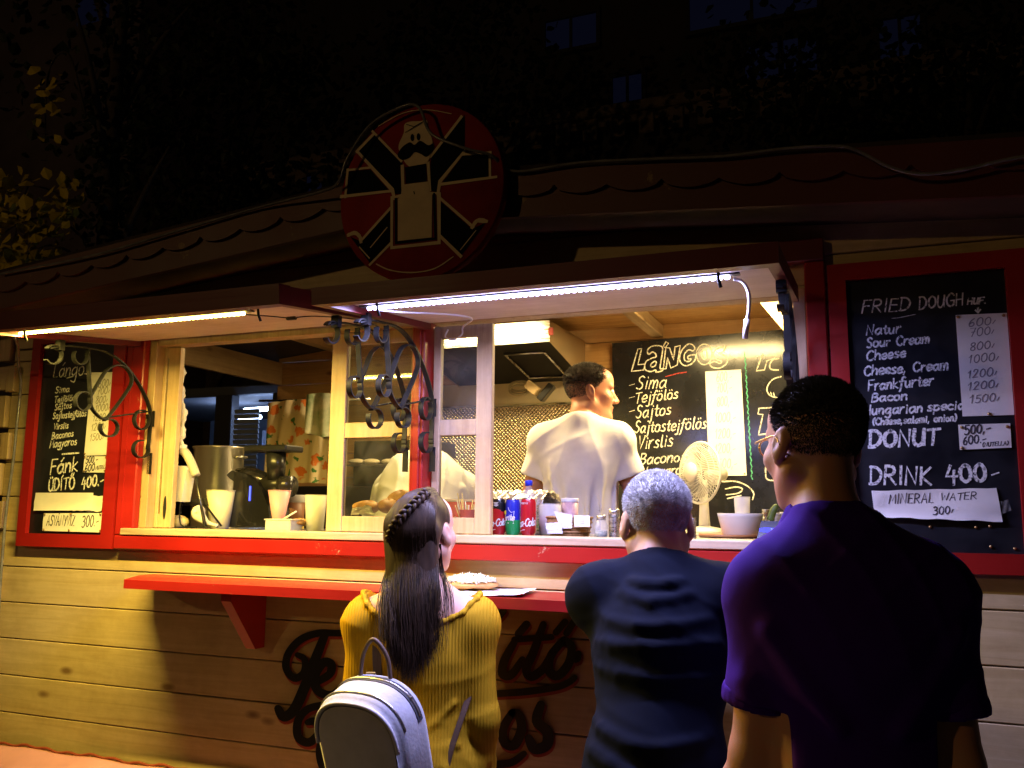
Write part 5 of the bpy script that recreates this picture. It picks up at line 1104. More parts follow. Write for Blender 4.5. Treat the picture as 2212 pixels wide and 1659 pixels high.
# frame rack with a kitchen roll, glass dome
o = thing('wire_rack', P(418, 1137, 0.16), 'black wire rack with splayed legs beside the cream bucket', 'rack')
m = MB(); q = lambda x, y: P(x, y, 0.16); m.prism([q(392, 1092), (q(444, 1092)), q(440, 1076), q(420, 1078), q(405, 1082)], (0, 0.10, 0)); m.build('top_plate', BLACKP, o)
for a, b in (((392, 1090), (388, 1136)), ((443, 1090), (478, 1136)), ((440, 1092), (442, 1137))):
    m = MB(); m.tube([q(*a), q(*b)], 0.004, 8); m.build('leg', IRON, o)
m = MB(); pts = catmull([P(436, 1098, .13), P(428, 1110, .13), P(446, 1128, .13), P(470, 1136, .13)], 6); m.tube(pts, [0.016+0.010*math.sin(i*0.3) for i in range(len(pts))], 12); top(m, 'folded_cloth', CLOTHW, 'rumpled white cloth lying under the black wire rack', 'cloth')
m = MB(); m.sphere(P(384, 1128, .14), (0.05, 0.03, 0.028), 16, 10); top(m, 'bread_roll', mat('pale_dough', (0.66, 0.56, 0.38), rough=0.7, var=0.15, vscale=20, bump=0.3), 'pale dough piece left of the black wire rack', 'dough')
tub(377, 899, 962, 21, 24, 'translucent jar standing high beside the left sash', FROST, name='jar', cat='jar', z=1.63) if False else None
# towels on a rail
o = thing('towel', P(640, 1044, 1.05), 'cream tea towel printed with orange flowers hanging from a rail', 'towel')
TY = 1.05
def towel_mat():
    m = bpy.data.materials.new('flowered_cloth'); m.use_nodes = True; nt = m.node_tree; L = nt.links; b = nt.nodes['Principled BSDF']; b.inputs['Roughness'].default_value = 0.9
    tc = nt.nodes.new('ShaderNodeTexCoord')
    last = None; base = (0.62, 0.50, 0.34, 1)
    for sc, lo, hi, col, off in ((13, 0.27, 0.34, (0.60, 0.16, 0.03, 1), 0.0), (17, 0.21, 0.27, (0.05, 0.16, 0.04, 1), 3.7)):
        mp = nt.nodes.new('ShaderNodeMapping'); mp.inputs['Scale'].default_value = (1, 0.2, 1); mp.inputs['Location'].default_value = (off, 0, off); L.new(tc.outputs['Object'], mp.inputs[0])
        nz = nt.nodes.new('ShaderNodeTexNoise'); nz.inputs['Scale'].default_value = 30; L.new(mp.outputs[0], nz.inputs['Vector'])
        ad = nt.nodes.new('ShaderNodeMix'); ad.data_type = 'VECTOR'; ad.inputs['Factor'].default_value = 0.06; L.new(mp.outputs[0], ad.inputs['A']); L.new(nz.outputs['Color'], ad.inputs['B'])
        v = nt.nodes.new('ShaderNodeTexVoronoi'); v.inputs['Scale'].default_value = sc; L.new(ad.outputs['Result'], v.inputs['Vector'])
        r = nt.nodes.new('ShaderNodeValToRGB'); r.color_ramp.elements[0].position = lo; r.color_ramp.elements[1].position = hi; r.color_ramp.elements[0].color = (1, 1, 1, 1); r.color_ramp.elements[1].color = (0, 0, 0, 1); L.new(v.outputs['Distance'], r.inputs[0])
        mx = nt.nodes.new('ShaderNodeMix'); mx.data_type = 'RGBA'; L.new(r.outputs[0], mx.inputs['Factor']); mx.inputs['B'].default_value = col
        if last is None: mx.inputs['A'].default_value = base
        else: L.new(last, mx.inputs['A'])
        last = mx.outputs['Result']
    L.new(last, b.inputs['Base Color']); return m
def drape(pts_top, pts_bot, Y, folds, amp, n=60, nv=14):
    A = [P(*p, Y) for p in pts_top]; B = [P(*p, Y) for p in pts_bot]
    pick = lambda L_, u: L_[min(len(L_)-2, int(u*(len(L_)-1)))].lerp(L_[min(len(L_)-2, int(u*(len(L_)-1)))+1], u*(len(L_)-1)-min(len(L_)-2, int(u*(len(L_)-1))))
    m = MB()
    def f(u, v, k=0.0):
        p = pick(A, u).lerp(pick(B, u), v); return (p.x, p.y-amp*(0.35+0.65*v)*math.sin(folds*u*6.28+1.5*v)-k, p.z)
    m.grid(lambda u, v: f(u, 1-v, 0.002), n, nv); m.grid(lambda u, v: f(u, v), n, nv); return m
drape([(580, 870), (645, 862), (716, 866)], [(574, 1040), (600, 1046), (660, 1042), (718, 1046)], TY, 4, 0.016).build('cloth', towel_mat(), o)
m = MB(); m.tube([P(560, 866, TY+0.01), P(800, 862, TY+0.01)], 0.006, 8); m.build('rail', STEEL, o)
m = drape([(662, 853), (690, 848), (740, 852)], [(662, 935), (700, 945), (740, 938)], TY-0.03, 2, 0.014); top(m, 'towel', mat('green_patch_cloth', (0.66, 0.62, 0.50), rough=0.9, col2=(0.12, 0.22, 0.10), vscale=9), 'green and cream patterned cloth over the flowered tea towel', 'towel')
# dark oven with a tray of dough behind the left-hand sash
OY = 1.36; a_, b_ = P(560, 1040, OY), P(905, 1120, OY)
o = thing('oven', ((a_.x+b_.x)/2, OY+0.25, 0.4), 'black baking oven with a shelf of dough behind the bent worker', 'oven')
m = MB(); m.bb(a_.x, b_.x, OY, OY+0.5, 0.402, P(700, 1050, OY).z, 0.006); m.build('body', mat('oven_black', (0.012, 0.011, 0.010), rough=0.35, var=0.4), o)
a_, b_ = P(742, 950, OY), P(905, 1090, OY); m = MB(); m.bb(a_.x, b_.x, OY+0.1, OY+0.5, P(742, 1049, OY).z, a_.z, 0.006); m.build('upper_oven', mat('oven_black', (0.012, 0.011, 0.010)), o)
m = MB(); v0, v1 = P(745, 1004, OY+0.05), P(900, 1004, OY+0.05); m.bb(v0.x, v1.x, OY+0.02, OY+0.098, v0.z-0.008, v0.z, 0.002); m.build('shelf', STEEL, o)
for i, x in enumerate((770, 802, 842, 880)):
    m = MB(); v = P(x, 1003, OY+0.06); m.sphere((v.x, v.y, v.z+0.014), (0.05, 0.03, 0.016), 14, 8); top(m, 'dough_piece', mat('pale_dough', (0.66, 0.56, 0.38)), 'flat dough piece on the oven shelf, number %s from the left' % ('one', 'two', 'three', 'four')[i] if False else ['flat dough piece at the left end of the oven shelf', 'flat dough piece second on the oven shelf', 'flat dough piece hidden behind the bent worker', 'flat dough piece at the right end of the oven shelf'][i], 'dough', 'dough on the oven shelf')

# ---- extraction hood and the clutter under it
hx0, hx1, hy, zf, zb_ = -2.05, -1.325, 1.18, 2.270, 2.165
o = thing('extractor_hood', ((hx0+hx1)/2, 1.5, zb_), 'steel extractor hood with sloping black filter underside', 'extractor hood')
m = MB(); m.bb(hx0, hx1, hy, hy+0.004, zf, 2.372, 0.001); m.build('front_panel', STEEL, o)
for x in (hx0, hx1-0.003):
    m = MB(); m.prism([(x, hy+0.0042, zf), (x, hy+0.0042, 2.371), (x, KB-0.04, 2.371), (x, KB-0.04, zb_)], (0.003, 0, 0))
    m.build('side_panel', mat('hood_side', (0.42, 0.30, 0.16), rough=0.4, metal=0.6), o)
m = MB(); m.prism([(hx0+0.004, hy+0.006, zf+0.004), (hx1-0.004, hy+0.006, zf+0.004), (hx1-0.004, KB-0.042, zb_+0.004), (hx0+0.004, KB-0.042, zb_+0.004)], (0, 0, 0.004)); m.build('filter', mat('greasy_filter', (0.006, 0.005, 0.004), rough=0.6, spec=0.25, var=0.5, vscale=14), o)
m = MB(); F4 = lambda u, v: Vector((hx0+(hx1-hx0)*u, hy+0.006+(KB-0.05-hy)*v, zf+(zb_-zf)*v-0.001))
m.tube([F4(0.62, 0.22), F4(0.9, 0.22), F4(0.9, 0.85), F4(0.62, 0.85)], 0.006, 6, closed=True); m.build('filter_frame', STEEL, o)
v = P(1190, 716, hy-0.003); m = MB(); m.bb(v.x-0.012, v.x+0.012, hy-0.006, hy-0.0005, v.z-0.018, v.z+0.018, 0.001); m.build('switch', mat('red_switch', (0.30, 0.02, 0.015), rough=0.4), o)
# coil and boxes hanging below
HY = 1.60
m = MB(); c_ = P(1122, 838, HY); m.tube([c_+Vector((0.055*math.cos(a), -0.02*math.sin(a)*0, 0.028*math.sin(a)+0.012*math.sin(a*0.33))) for a in np.linspace(0, 6.28*3, 50)], 0.006, 8); top(m, 'hose_coil', mat('grey_hose', (0.25, 0.20, 0.10), rough=0.5), 'coiled grey hose hanging under the extractor hood', 'hose')
Rq = Matrix.Rotation(rad(38), 3, 'Y'); m = MB(); m.box(P(1150, 838, HY-0.04), (0.075, 0.05, 0.045), 0.004, R=Rq); top(m, 'adaptor_box', mat('tan_box', (0.45, 0.32, 0.16), rough=0.6, var=0.1), 'tan box hanging beside the hose coil under the hood', 'box')
Rq = Matrix.Rotation(rad(-48), 3, 'Y'); m = MB(); m.box(P(1180, 848, HY-0.02), (0.10, 0.05, 0.035), 0.004, R=Rq); top(m, 'adaptor_box', BLACKP, 'black box hanging under the hood beside the standing worker', 'box')

# ---- desk fan on the back counter
fb = P(1522, 1141, 1.46); fb.z = 1.4025; s = (fb-CAM).dot(FWD)/F_PX
o = thing('desk_fan', fb, 'cream desk fan with a wire cage, facing left, before the big chalkboard', 'fan')
FANP = mat('aged_cream_plastic', (0.72, 0.70, 0.60), rough=0.45, var=0.08)
hub = PD(1496, 1021, (fb-CAM).dot(FWD)); top_ = fb+Vector((0, 0, hub.z-fb.z))
ax = (RGT*-0.87-FWD*0.47+UPV*0.10).normalized()
m = MB(); m.lathe([(0.085, 0.0), (0.085, 0.012), (0.07, 0.022), (0.025, 0.030), (0.0, 0.032)], fb, 28); m.build('base', FANP, o)
m = MB(); m.lathe([(0.026, 0.028), (0.022, 0.10), (0.017, hub.z-fb.z-0.03)], fb, 16); m.build('stand', FANP, o)
q = Vector((0, 0, 1)).rotation_difference(ax).to_matrix()
mc = top_+Vector((0.01, 0, 0.0)); Rf = 66*s
m = MB(); m.lathe([(0.0, -0.115), (0.028, -0.108), (0.036, -0.06), (0.034, -0.02), (0.0, -0.015)], mc, 20, R=q); m.build('motor', FANP, o)
m = MB(); m.box(mc+q @ Vector((0, 0, -0.06))+Vector((0, 0, -0.036)), (0.04, 0.05, 0.03), 0.008); m.build('tilt_joint', FANP, o)
cc = mc+ax*0.035
m = MB(); m.tube([cc+q @ Vector((Rf*math.cos(a), Rf*math.sin(a), 0)) for a in np.linspace(0, 6.2832, 49)[:-1]], 0.0055, 8, closed=True); m.build('rim', FANP, o)
m = MB()
for k in range(60):
    a = 2*math.pi*k/60
    m.tube([cc+q @ Vector((Rf*t*math.cos(a+0.5*(1-t)), Rf*t*math.sin(a+0.5*(1-t)), 0.052*(1-t*t)**0.8)) for t in (1.0, 0.85, 0.65, 0.45, 0.30)], 0.0013, 4, caps=False)
for t in (0.45, 0.7, 0.87): m.tube([cc+q @ Vector((Rf*t*math.cos(a), Rf*t*math.sin(a), 0.052*(1-t*t)**0.8)) for a in np.linspace(0, 6.2832, 41)[:-1]], 0.0013, 4, closed=True)
for k in range(40):
    a = 2*math.pi*k/40
    m.tube([cc+q @ Vector((Rf*t*math.cos(a), Rf*t*math.sin(a), -0.050*(1-t*t)**0.7)) for t in (1.0, 0.8, 0.5, 0.28)], 0.0013, 4, caps=False)
m.build('cage', FANP, o)
m = MB(); m.lathe([(0.0, 0.050), (Rf*0.30, 0.048), (Rf*0.31, 0.053), (Rf*0.28, 0.058), (0.0, 0.060)], cc, 24, R=q); m.build('badge', mat('pale_badge', (0.80, 0.76, 0.62), rough=0.4), o)
for k in range(3):
    m = MB(); a0 = 2.1*k
    m.grid(lambda u, v: tuple(cc+q @ Vector((Rf*(0.15+0.68*v)*math.cos(a0+(u-0.5)*1.3*(0.6+0.4*v)), Rf*(0.15+0.68*v)*math.sin(a0+(u-0.5)*1.3*(0.6+0.4*v)), 0.03*(u-0.5)))), 8, 6); m.build('blade', mat('fan_blade', (0.62, 0.58, 0.46), rough=0.25, alpha=0.75), o)

# ---- right-hand end of the counter
p, s = spot(1572, 1157, 0.44); o = thing('serving_tray', p, 'round wooden tray with an orange rim under the white bowl', 'tray'); rt = 66*s
m = MB(); m.lathe([(rt*0.96, 0.0), (rt, 0.004), (rt, 0.011), (rt*0.95, 0.011), (rt*0.94, 0.006), (0, 0.006)], p+Vector((0, rt*0.4, 0)), 40); m.build('tray', mat('tray_wood', (0.50, 0.22, 0.07), rough=0.45, var=0.2), o)
q2 = p+Vector((0, rt*0.4, 0.0062)); o = thing('bowl', q2, 'wide white plastic bowl standing on the wooden tray', 'bowl')
pb, sb = q2, ((q2-CAM).dot(FWD))/F_PX; rbw = 49*sb; hb = P(1596, 1109, pb.y).z-pb.z; pb = PX(1596, 1140, 0) if False else pb+Vector((24*sb*0.93, 0.02, 0))
m = MB(); m.lathe([(rbw*0.72, 0), (rbw*0.78, 0.003), (rbw*0.97, hb*0.85), (rbw, hb), (rbw*0.95, hb), (rbw*0.74, 0.006), (0, 0.006)], pb, 40, caps=False); m.build('bowl', mat('bowl_white', (0.76, 0.72, 0.62), rough=0.35), o)
tub(1604, 1073, 1122, 34, 28, 'frosted plastic beaker behind the white bowl', FROST, name='beaker', cat='beaker', Y=0.585)
for x, yt, yb, w_, cm, lab, nm in ((1655, 1100, 1128, 16, STEEL, 'small steel pot behind the cash display', 'small_pot'), (1677, 1108, 1128, 22, WHITEP, 'white round pot behind the cash display', 'small_pot'), (1698, 1106, 1130, 24, WHITEP, 'white squat bottle beside the tall man', 'squat_bottle')):
    tub(x, yt, yb, w_, w_*0.9, lab, cm, WHITEP if cm is WHITEP else None, name=nm, cat='pot', Y=0.56)
m = MB(); m.tube(catmull([P(1664, 1124, .5), P(1670, 1105, .5), P(1679, 1090, .5)], 5), [0.012, 0.013, 0.012, 0.012, 0.012, 0.012, 0.012, 0.011, 0.010, 0.008, 0.004], 10); top(m, 'gherkin', mat('green_gherkin', (0.10, 0.16, 0.03), rough=0.4, var=0.3, vscale=40), 'green gherkin leaning behind the cash display', 'gherkin')
p, s = spot(1672, 1166, 0.085); o = thing('cash_display', p, 'small dark cash display with a blue glowing line of digits', 'display')
m = MB(); w_ = 74*s; m.prism([p+Vector((-w_/2, 0, 0.002)), p+Vector((-w_/2+0.012, 0.03, 0.060)), p+Vector((-w_/2+0.012, 0.06, 0.060)), p+Vector((-w_/2, 0.09, 0.002))], (w_, 0, 0)); m.build('case', mat('navy_plastic', (0.012, 0.014, 0.04), rough=0.25), o)
fm = plane_map(p+Vector((-w_/2, 0, 0.002)), (1, 0, 0), Vector((0, 0.03, 0.058)).normalized(), Vector((0, -0.058, 0.03)).normalized())
m = MB(); ribbon(m, [(0.012+i*0.01, 0.036) for i in range(int((w_-0.02)/0.01))], 0.014, fm, 0.0008); m.build('screen', lamp_mat('blue_screen', (0.02, 0.03, 0.9), 0.35), o)
m = MB(); write(m, '300 500', fm, 0.04, 0.032, 0.009, 0.0012, 0, 2); m.build('digits', lamp_mat('blue_digits', (0.2, 0.3, 1.0), 1.4), o)
cable([spot(1605, 1158, .09)[0]+Vector((0, 0, .003)), spot(1615, 1160, .085)[0]+Vector((0, 0, .004)), spot(1640, 1158, .09)[0]+Vector((0, 0, .003))], 0.002, 'power_lead', BLACKP, 'thin black lead coming out of the cash display', 'cable')

# ---- the fried dough on the shelf
ZS = 1.2525
pc = PZ(1010, 1276, ZS); o = thing('fried_dough', pc, 'round fried dough heaped with white grated cheese on the red shelf', 'fried dough')
m = MB(); rr = np.random.default_rng(11); ph = rr.uniform(0, 6, 6)
def blob(u, v):
    th = 2*math.pi*u; k = 1+0.06*math.sin(3*th+ph[0])+0.04*math.sin(7*th+ph[1]); r_ = 0.088*k*math.cos(math.pi*(v-0.5)); zz = 0.016+0.014*math.sin(math.pi*(v-0.5))*(1+0.2*math.sin(5*th+ph[2]))
    return (pc.x+r_*math.cos(th), pc.y+0.02+r_*0.85*math.sin(th), ZS+0.0015+max(0, zz))
m.grid(blob, 40, 12); m.build('dough', DOUGH, o)
m = MB()
for i in range(900):
    a = rr.uniform(0, 6.28); q_ = rr.uniform(0, 1)**0.6*0.078; zz = ZS+0.028+0.020*(1-(q_/0.08)**2)*rr.uniform(0.2, 1)
    c = Vector((pc.x+q_*math.cos(a), pc.y+0.02+q_*0.85*math.sin(a), zz)); d = Vector((rr.uniform(-1, 1), rr.uniform(-1, 1), rr.uniform(-0.4, 0.7))).normalized()*0.010
    m.tube([c-d, c+d], 0.0016, 4)
m.build('grated_cheese', mat('white_cheese', (0.82, 0.78, 0.60), rough=0.6), o)
m = MB(); of = rr.uniform(-1, 1, (13, 13)); pa = PZ(1030, 1285, ZS)
m.grid(lambda u, v: (pa.x-0.11+0.26*u-0.03*v, pa.y-0.05+0.20*v+0.03*u, ZS+0.0012+max(0, 0.018*(u-0.6))+0.0016*(1+of[int(u*12)][int(v*12)])), 12, 12)
top(m, 'paper_napkin', PAPER, 'white paper napkin under the fried dough on the red shelf', 'napkin')
# ------------------------------------------------------------------ people: smooth bodies grown from blended volumes
V3 = lambda *a: np.array(a, dtype=np.float64)
class Field:
    """signed distance on a grid; shapes are blended in; mesh() extracts one continuous surface"""
    def __init__(s, lo, hi, h):
        s.lo = np.array(lo, float); s.h = h; s.n = np.ceil((np.array(hi, float)-s.lo)/h).astype(int)+1
        s.D = np.full(s.n, 0.5, np.float32)
    def sub(s, lo, hi):
        a = np.clip(np.floor((np.array(lo)-s.lo)/s.h).astype(int), 0, s.n-1); b = np.clip(np.ceil((np.array(hi)-s.lo)/s.h).astype(int)+1, 1, s.n)
        sl = tuple(slice(a[i], max(b[i], a[i]+1)) for i in range(3))
        ax = [(s.lo[i]+s.h*np.arange(sl[i].start, sl[i].stop)).astype(np.float32) for i in range(3)]
        return sl, ax[0][:, None, None], ax[1][None, :, None], ax[2][None, None, :]
    def mix(s, lo, hi, f, k, op='u'):
        m = k+3*s.h; sl, X, Y, Z = s.sub(np.array(lo)-m, np.array(hi)+m); d = f(X, Y, Z); a = s.D[sl]
        if op == 'u': h = np.maximum(k-np.abs(a-d), 0)/k; s.D[sl] = np.minimum(a, d)-h*h*k*0.25
        else: h = np.maximum(k-np.abs(a+d), 0)/k; s.D[sl] = np.maximum(a, -d)+h*h*k*0.25
        return s
    def cone(s, a, b, ra, rb, k=0.03, sc=(1, 1, 1), op='u'):
        a, b, sc = np.array(a, float), np.array(b, float), np.array(sc, float); r = max(ra, rb)
        A, B = a/sc, b/sc; ba = B-A; l2 = max(float(ba@ba), 1e-9); ms = float(sc.min())
        def f(X, Y, Z):
            x, y, z = X/sc[0]-A[0], Y/sc[1]-A[1], Z/sc[2]-A[2]; t = np.clip((x*ba[0]+y*ba[1]+z*ba[2])/l2, 0, 1)
            return (np.sqrt((x-t*ba[0])**2+(y-t*ba[1])**2+(z-t*ba[2])**2)-(ra+(rb-ra)*t))*ms
        return s.mix(np.minimum(a, b)-r*sc, np.maximum(a, b)+r*sc, f, k, op)
    def ell(s, c, r, k=0.03, R=None, op='u'):
        c, r = np.array(c, float), np.array(r, float); R = np.eye(3) if R is None else R; mr = r.max()
        def f(X, Y, Z):
            x, y, z = X-c[0], Y-c[1], Z-c[2]
            u = R[0, 0]*x+R[1, 0]*y+R[2, 0]*z; v = R[0, 1]*x+R[1, 1]*y+R[2, 1]*z; w_ = R[0, 2]*x+R[1, 2]*y+R[2, 2]*z
            k0 = np.sqrt((u/r[0])**2+(v/r[1])**2+(w_/r[2])**2)+1e-6; k1 = np.sqrt((u/r[0]**2)**2+(v/r[1]**2)**2+(w_/r[2]**2)**2)+1e-6
            return k0*(k0-1)/k1
        e = r if R is None else np.array([mr]*3)
        return s.mix(c-e, c+e, f, k, op)
    def plane(s, p, n, k=0.004):
        """keep the side that n points away from"""
        p, n = np.array(p, float), np.array(n, float)/np.linalg.norm(n); _, X, Y, Z = s.sub(s.lo, s.lo+s.h*s.n)
        d = ((X-p[0])*n[0]+(Y-p[1])*n[1]+(Z-p[2])*n[2]).astype(np.float32); h = np.maximum(k-np.abs(s.D-d), 0)/k
        s.D = np.maximum(s.D, d)+h*h*k*0.25; return s
    def ripple(s, f):
        _, X, Y, Z = s.sub(s.lo, s.lo+s.h*s.n); s.D = (s.D+f(X, Y, Z)).astype(np.float32); return s
    def mesh(s, extra=None):
        D = s.D; ins = D < 0; nx, ny, nz = D.shape
        cnt = np.zeros((nx-1, ny-1, nz-1), np.int8)
        for i in (0, 1):
            for j in (0, 1):
                for k in (0, 1): cnt += ins[i:nx-1+i, j:ny-1+j, k:nz-1+k]
        act = np.argwhere((cnt > 0) & (cnt < 8))
        idx = -np.ones(cnt.shape, np.int64); idx[act[:, 0], act[:, 1], act[:, 2]] = np.arange(len(act))
        acc = np.zeros((len(act), 3)); num = np.zeros(len(act)); I, J, K = act.T
        C = [(i, j, k) for i in (0, 1) for j in (0, 1) for k in (0, 1)]
        for a in C:
            for ax in range(3):
                if a[ax]: continue
                b = list(a); b[ax] = 1
                da = D[I+a[0], J+a[1], K+a[2]].astype(float); db = D[I+b[0], J+b[1], K+b[2]].astype(float)
                c = (da < 0) != (db < 0); t = np.where(c, da/np.where(c, da-db, 1), 0)
                p = np.array(a, float)[None, :].repeat(len(act), 0); p[:, ax] += t
                acc += p*c[:, None]; num += c
        v = s.lo+s.h*(act+acc/num[:, None]); Q = []
        for ax in range(3):
            o = [(1, 2), (2, 0), (0, 1)][ax]; sl0 = [slice(None)]*3; sl1 = [slice(None)]*3; sl0[ax] = slice(0, -1); sl1[ax] = slice(1, None)
            A, B = ins[tuple(sl0)], ins[tuple(sl1)]
            for flip, msk in ((0, A & ~B), (1, ~A & B)):
                e = np.argwhere(msk); e = e[(e[:, o[0]] > 0) & (e[:, o[1]] > 0) & (e[:, o[0]] < D.shape[o[0]]-1) & (e[:, o[1]] < D.shape[o[1]]-1)]
                def at(du, dv):
                    q = e.copy(); q[:, o[0]] += du; q[:, o[1]] += dv; return idx[q[:, 0], q[:, 1], q[:, 2]]
                q = np.stack([at(-1, -1), at(0, -1), at(0, 0), at(-1, 0)], 1); Q.append(q[:, ::-1] if flip else q)
        q = np.concatenate(Q); q = q[(q >= 0).all(1)]
        return v, q
def wrinkles(seed, A, dirs, kr=(26, 44)):
    """creases in cloth: bent sharp ridges along the given directions, strong in some patches only"""
    r = np.random.default_rng(seed); W_ = []
    for d in dirs:
        d = np.array(d, float)+r.normal(0, 0.12, 3); W_.append((d/np.linalg.norm(d)*r.uniform(*kr), r.uniform(0, 6.28), r.uniform(5, 11, 3), r.uniform(0, 6.28, 3), r.uniform(4, 8, 3), r.uniform(0, 6.28, 3)))
    def f(X, Y, Z):
        o = 0
        for k, ph, wf, wp_, mf, mp_ in W_:
            t = k[0]*X+k[1]*Y+k[2]*Z+ph+1.1*np.sin(wf[0]*X+wp_[0])+1.1*np.sin(wf[2]*Z+wp_[2])+0.6*np.sin(wf[1]*Y+wp_[1])
            m = np.clip(0.15+np.sin(mf[0]*X+mp_[0])*np.sin(mf[2]*Z+mp_[2]), 0, 1); o = o-A*m*(1-np.abs(np.sin(t)))**2.5
        return o
    return f
def surf(F, x, z, dep=0.0):
    """the point on the back of a grown volume at (x, z)"""
    i = int(round((x-F.lo[0])/F.h)); k = int(round((z-F.lo[2])/F.h)); col = np.where(F.D[i, :, k] < 0)[0]
    return V3(x, F.lo[1]+F.h*col[0]+dep, z) if len(col) else None
def skin_obj(F, name, material, parent, smooth_iter=1):
    v, q = F.mesh()
    if smooth_iter:
        for _ in range(smooth_iter):
            a = np.zeros_like(v); n = np.zeros(len(v))
            for i in range(4):
                j = (i+1) % 4; np.add.at(a, q[:, i], v[q[:, j]]); np.add.at(n, q[:, i], 1); np.add.at(a, q[:, j], v[q[:, i]]); np.add.at(n, q[:, j], 1)
            v = 0.5*v+0.5*a/np.maximum(n, 1)[:, None]
    me = bpy.data.meshes.new(name); me.vertices.add(len(v)); me.vertices.foreach_set('co', v.astype(np.float32).ravel())
    me.loops.add(q.size); me.loops.foreach_set('vertex_index', q.astype(np.int32).ravel()); me.polygons.add(len(q))
    me.polygons.foreach_set('loop_start', np.arange(0, q.size, 4, dtype=np.int32)); me.polygons.foreach_set('loop_total', np.full(len(q), 4, np.int32))
    me.update(calc_edges=True); me.validate(); me.polygons.foreach_set('use_smooth', [True]*len(me.polygons)); me.materials.append(material)
    o = bpy.data.objects.new(name, me); COL.objects.link(o); o.parent = parent; return o
def rot(yaw=0, tilt=0, roll=0):
    """head turn: yaw left +, tilt up +, roll"""
    return np.array(Matrix.Rotation(yaw, 3, 'Z') @ Matrix.Rotation(tilt, 3, 'X') @ Matrix.Rotation(roll, 3, 'Y'))

def skin_mat(name, col, rough=0.48):
    m = mat(name, col, rough=rough, var=0.14, vscale=26, bump=0.15, bscale=500, sss=0.12, col2=(min(1, col[0]*1.12), col[1]*0.90, col[2]*0.84)); return m
def cloth_mat(name, col, scale=900, rough=0.9, sheen=0.0, rib=None):
    if name in _mats: return _mats[name]
    m = mat(name, col, rough=rough, var=0.10, vscale=5, spec=0.12, sheen=sheen)
    nt = m.node_tree; L = nt.links; b = nt.nodes['Principled BSDF']; tc = nt.nodes.new('ShaderNodeTexCoord')
    wv = nt.nodes.new('ShaderNodeTexWave' if rib else 'ShaderNodeTexNoise')
    if rib: wv.inputs['Scale'].default_value = rib; wv.bands_direction = 'X'; wv.inputs['Distortion'].default_value = 0.6; wv.inputs['Detail Scale'].default_value = 2
    else: wv.inputs['Scale'].default_value = scale
    L.new(tc.outputs['Object'], wv.inputs['Vector'])
    bp = nt.nodes.new('ShaderNodeBump'); bp.inputs['Strength'].default_value = 0.30 if rib else 0.25; bp.inputs['Distance'].default_value = 0.004 if rib else 0.002
    L.new(wv.outputs['Fac'], bp.inputs['Height']); L.new(bp.outputs[0], b.inputs['Normal']); return m

def head(F, C, R, s=1.0, female=False):
    """skull, face, ears; local axes: x right, y forward, z up; C between the ears"""
    q = lambda x, y, z: C+R @ (V3(x, y, z)*s)
    F.ell(q(0, -0.014, 0.036), V3(0.075, 0.097, 0.084)*s, 0.02, R); F.ell(q(0, 0.030, -0.028), V3(0.060, 0.064, 0.086)*s, 0.03, R)
    F.ell(q(0, 0.050, 0.055), V3(0.058, 0.045, 0.050)*s, 0.03, R)
    for sx in (-1, 1):
        F.cone(q(0.054*sx, -0.006, -0.050), q(0.018*sx, 0.070, -0.098), 0.022*s, 0.018*s, 0.03)
        F.ell(q(0.043*sx, 0.064, -0.022), V3(0.024, 0.020, 0.022)*s, 0.03, R)
        F.ell(q(0.031*sx, 0.101, 0.008), V3(0.017, 0.015, 0.011)*s, 0.012, R, 'd')
    F.ell(q(0, 0.078, -0.100), V3(0.021, 0.016, 0.017)*s, 0.02, R)
    F.cone(q(-0.044, 0.080, 0.027), q(0.044, 0.080, 0.027), 0.010*s, 0.010*s, 0.015)
    F.cone(q(0, 0.090, 0.014), q(0, 0.114, -0.029), 0.0075*s, 0.0115*s, 0.014)
    for sx in (-1, 1): F.ell(q(0.012*sx, 0.103, -0.033), V3(0.008, 0.010, 0.008)*s, 0.008, R)
    F.cone(q(-0.018, 0.088, -0.058), q(0.018, 0.088, -0.058), 0.006*s, 0.006*s, 0.008); F.cone(q(0, 0.095, -0.057), q(0, 0.095, -0.057), 0.007*s, 0.007*s, 0.01)
    F.cone(q(-0.015, 0.087, -0.071), q(0.015, 0.087, -0.071), 0.0075*s, 0.0075*s, 0.008)
    F.cone(q(-0.022, 0.098, -0.0645), q(0.022, 0.098, -0.0645), 0.0025*s, 0.0025*s, 0.003, op='d')
    for sx in (-1, 1):
        ER = R @ np.array(Matrix.Rotation(sx*rad(-24), 3, 'Z') @ Matrix.Rotation(rad(14), 3, 'X'))
        F.ell(q(0.080*sx, -0.012, -0.004), V3(0.009, 0.019, 0.033)*s, 0.006, ER)
        F.ell(q(0.0905*sx, -0.008, 0.003), V3(0.006, 0.010, 0.018)*s, 0.004, ER, 'd')
        F.ell(q(0.078*sx, 0.000, -0.032), V3(0.007, 0.008, 0.010)*s, 0.006, ER)
    return q
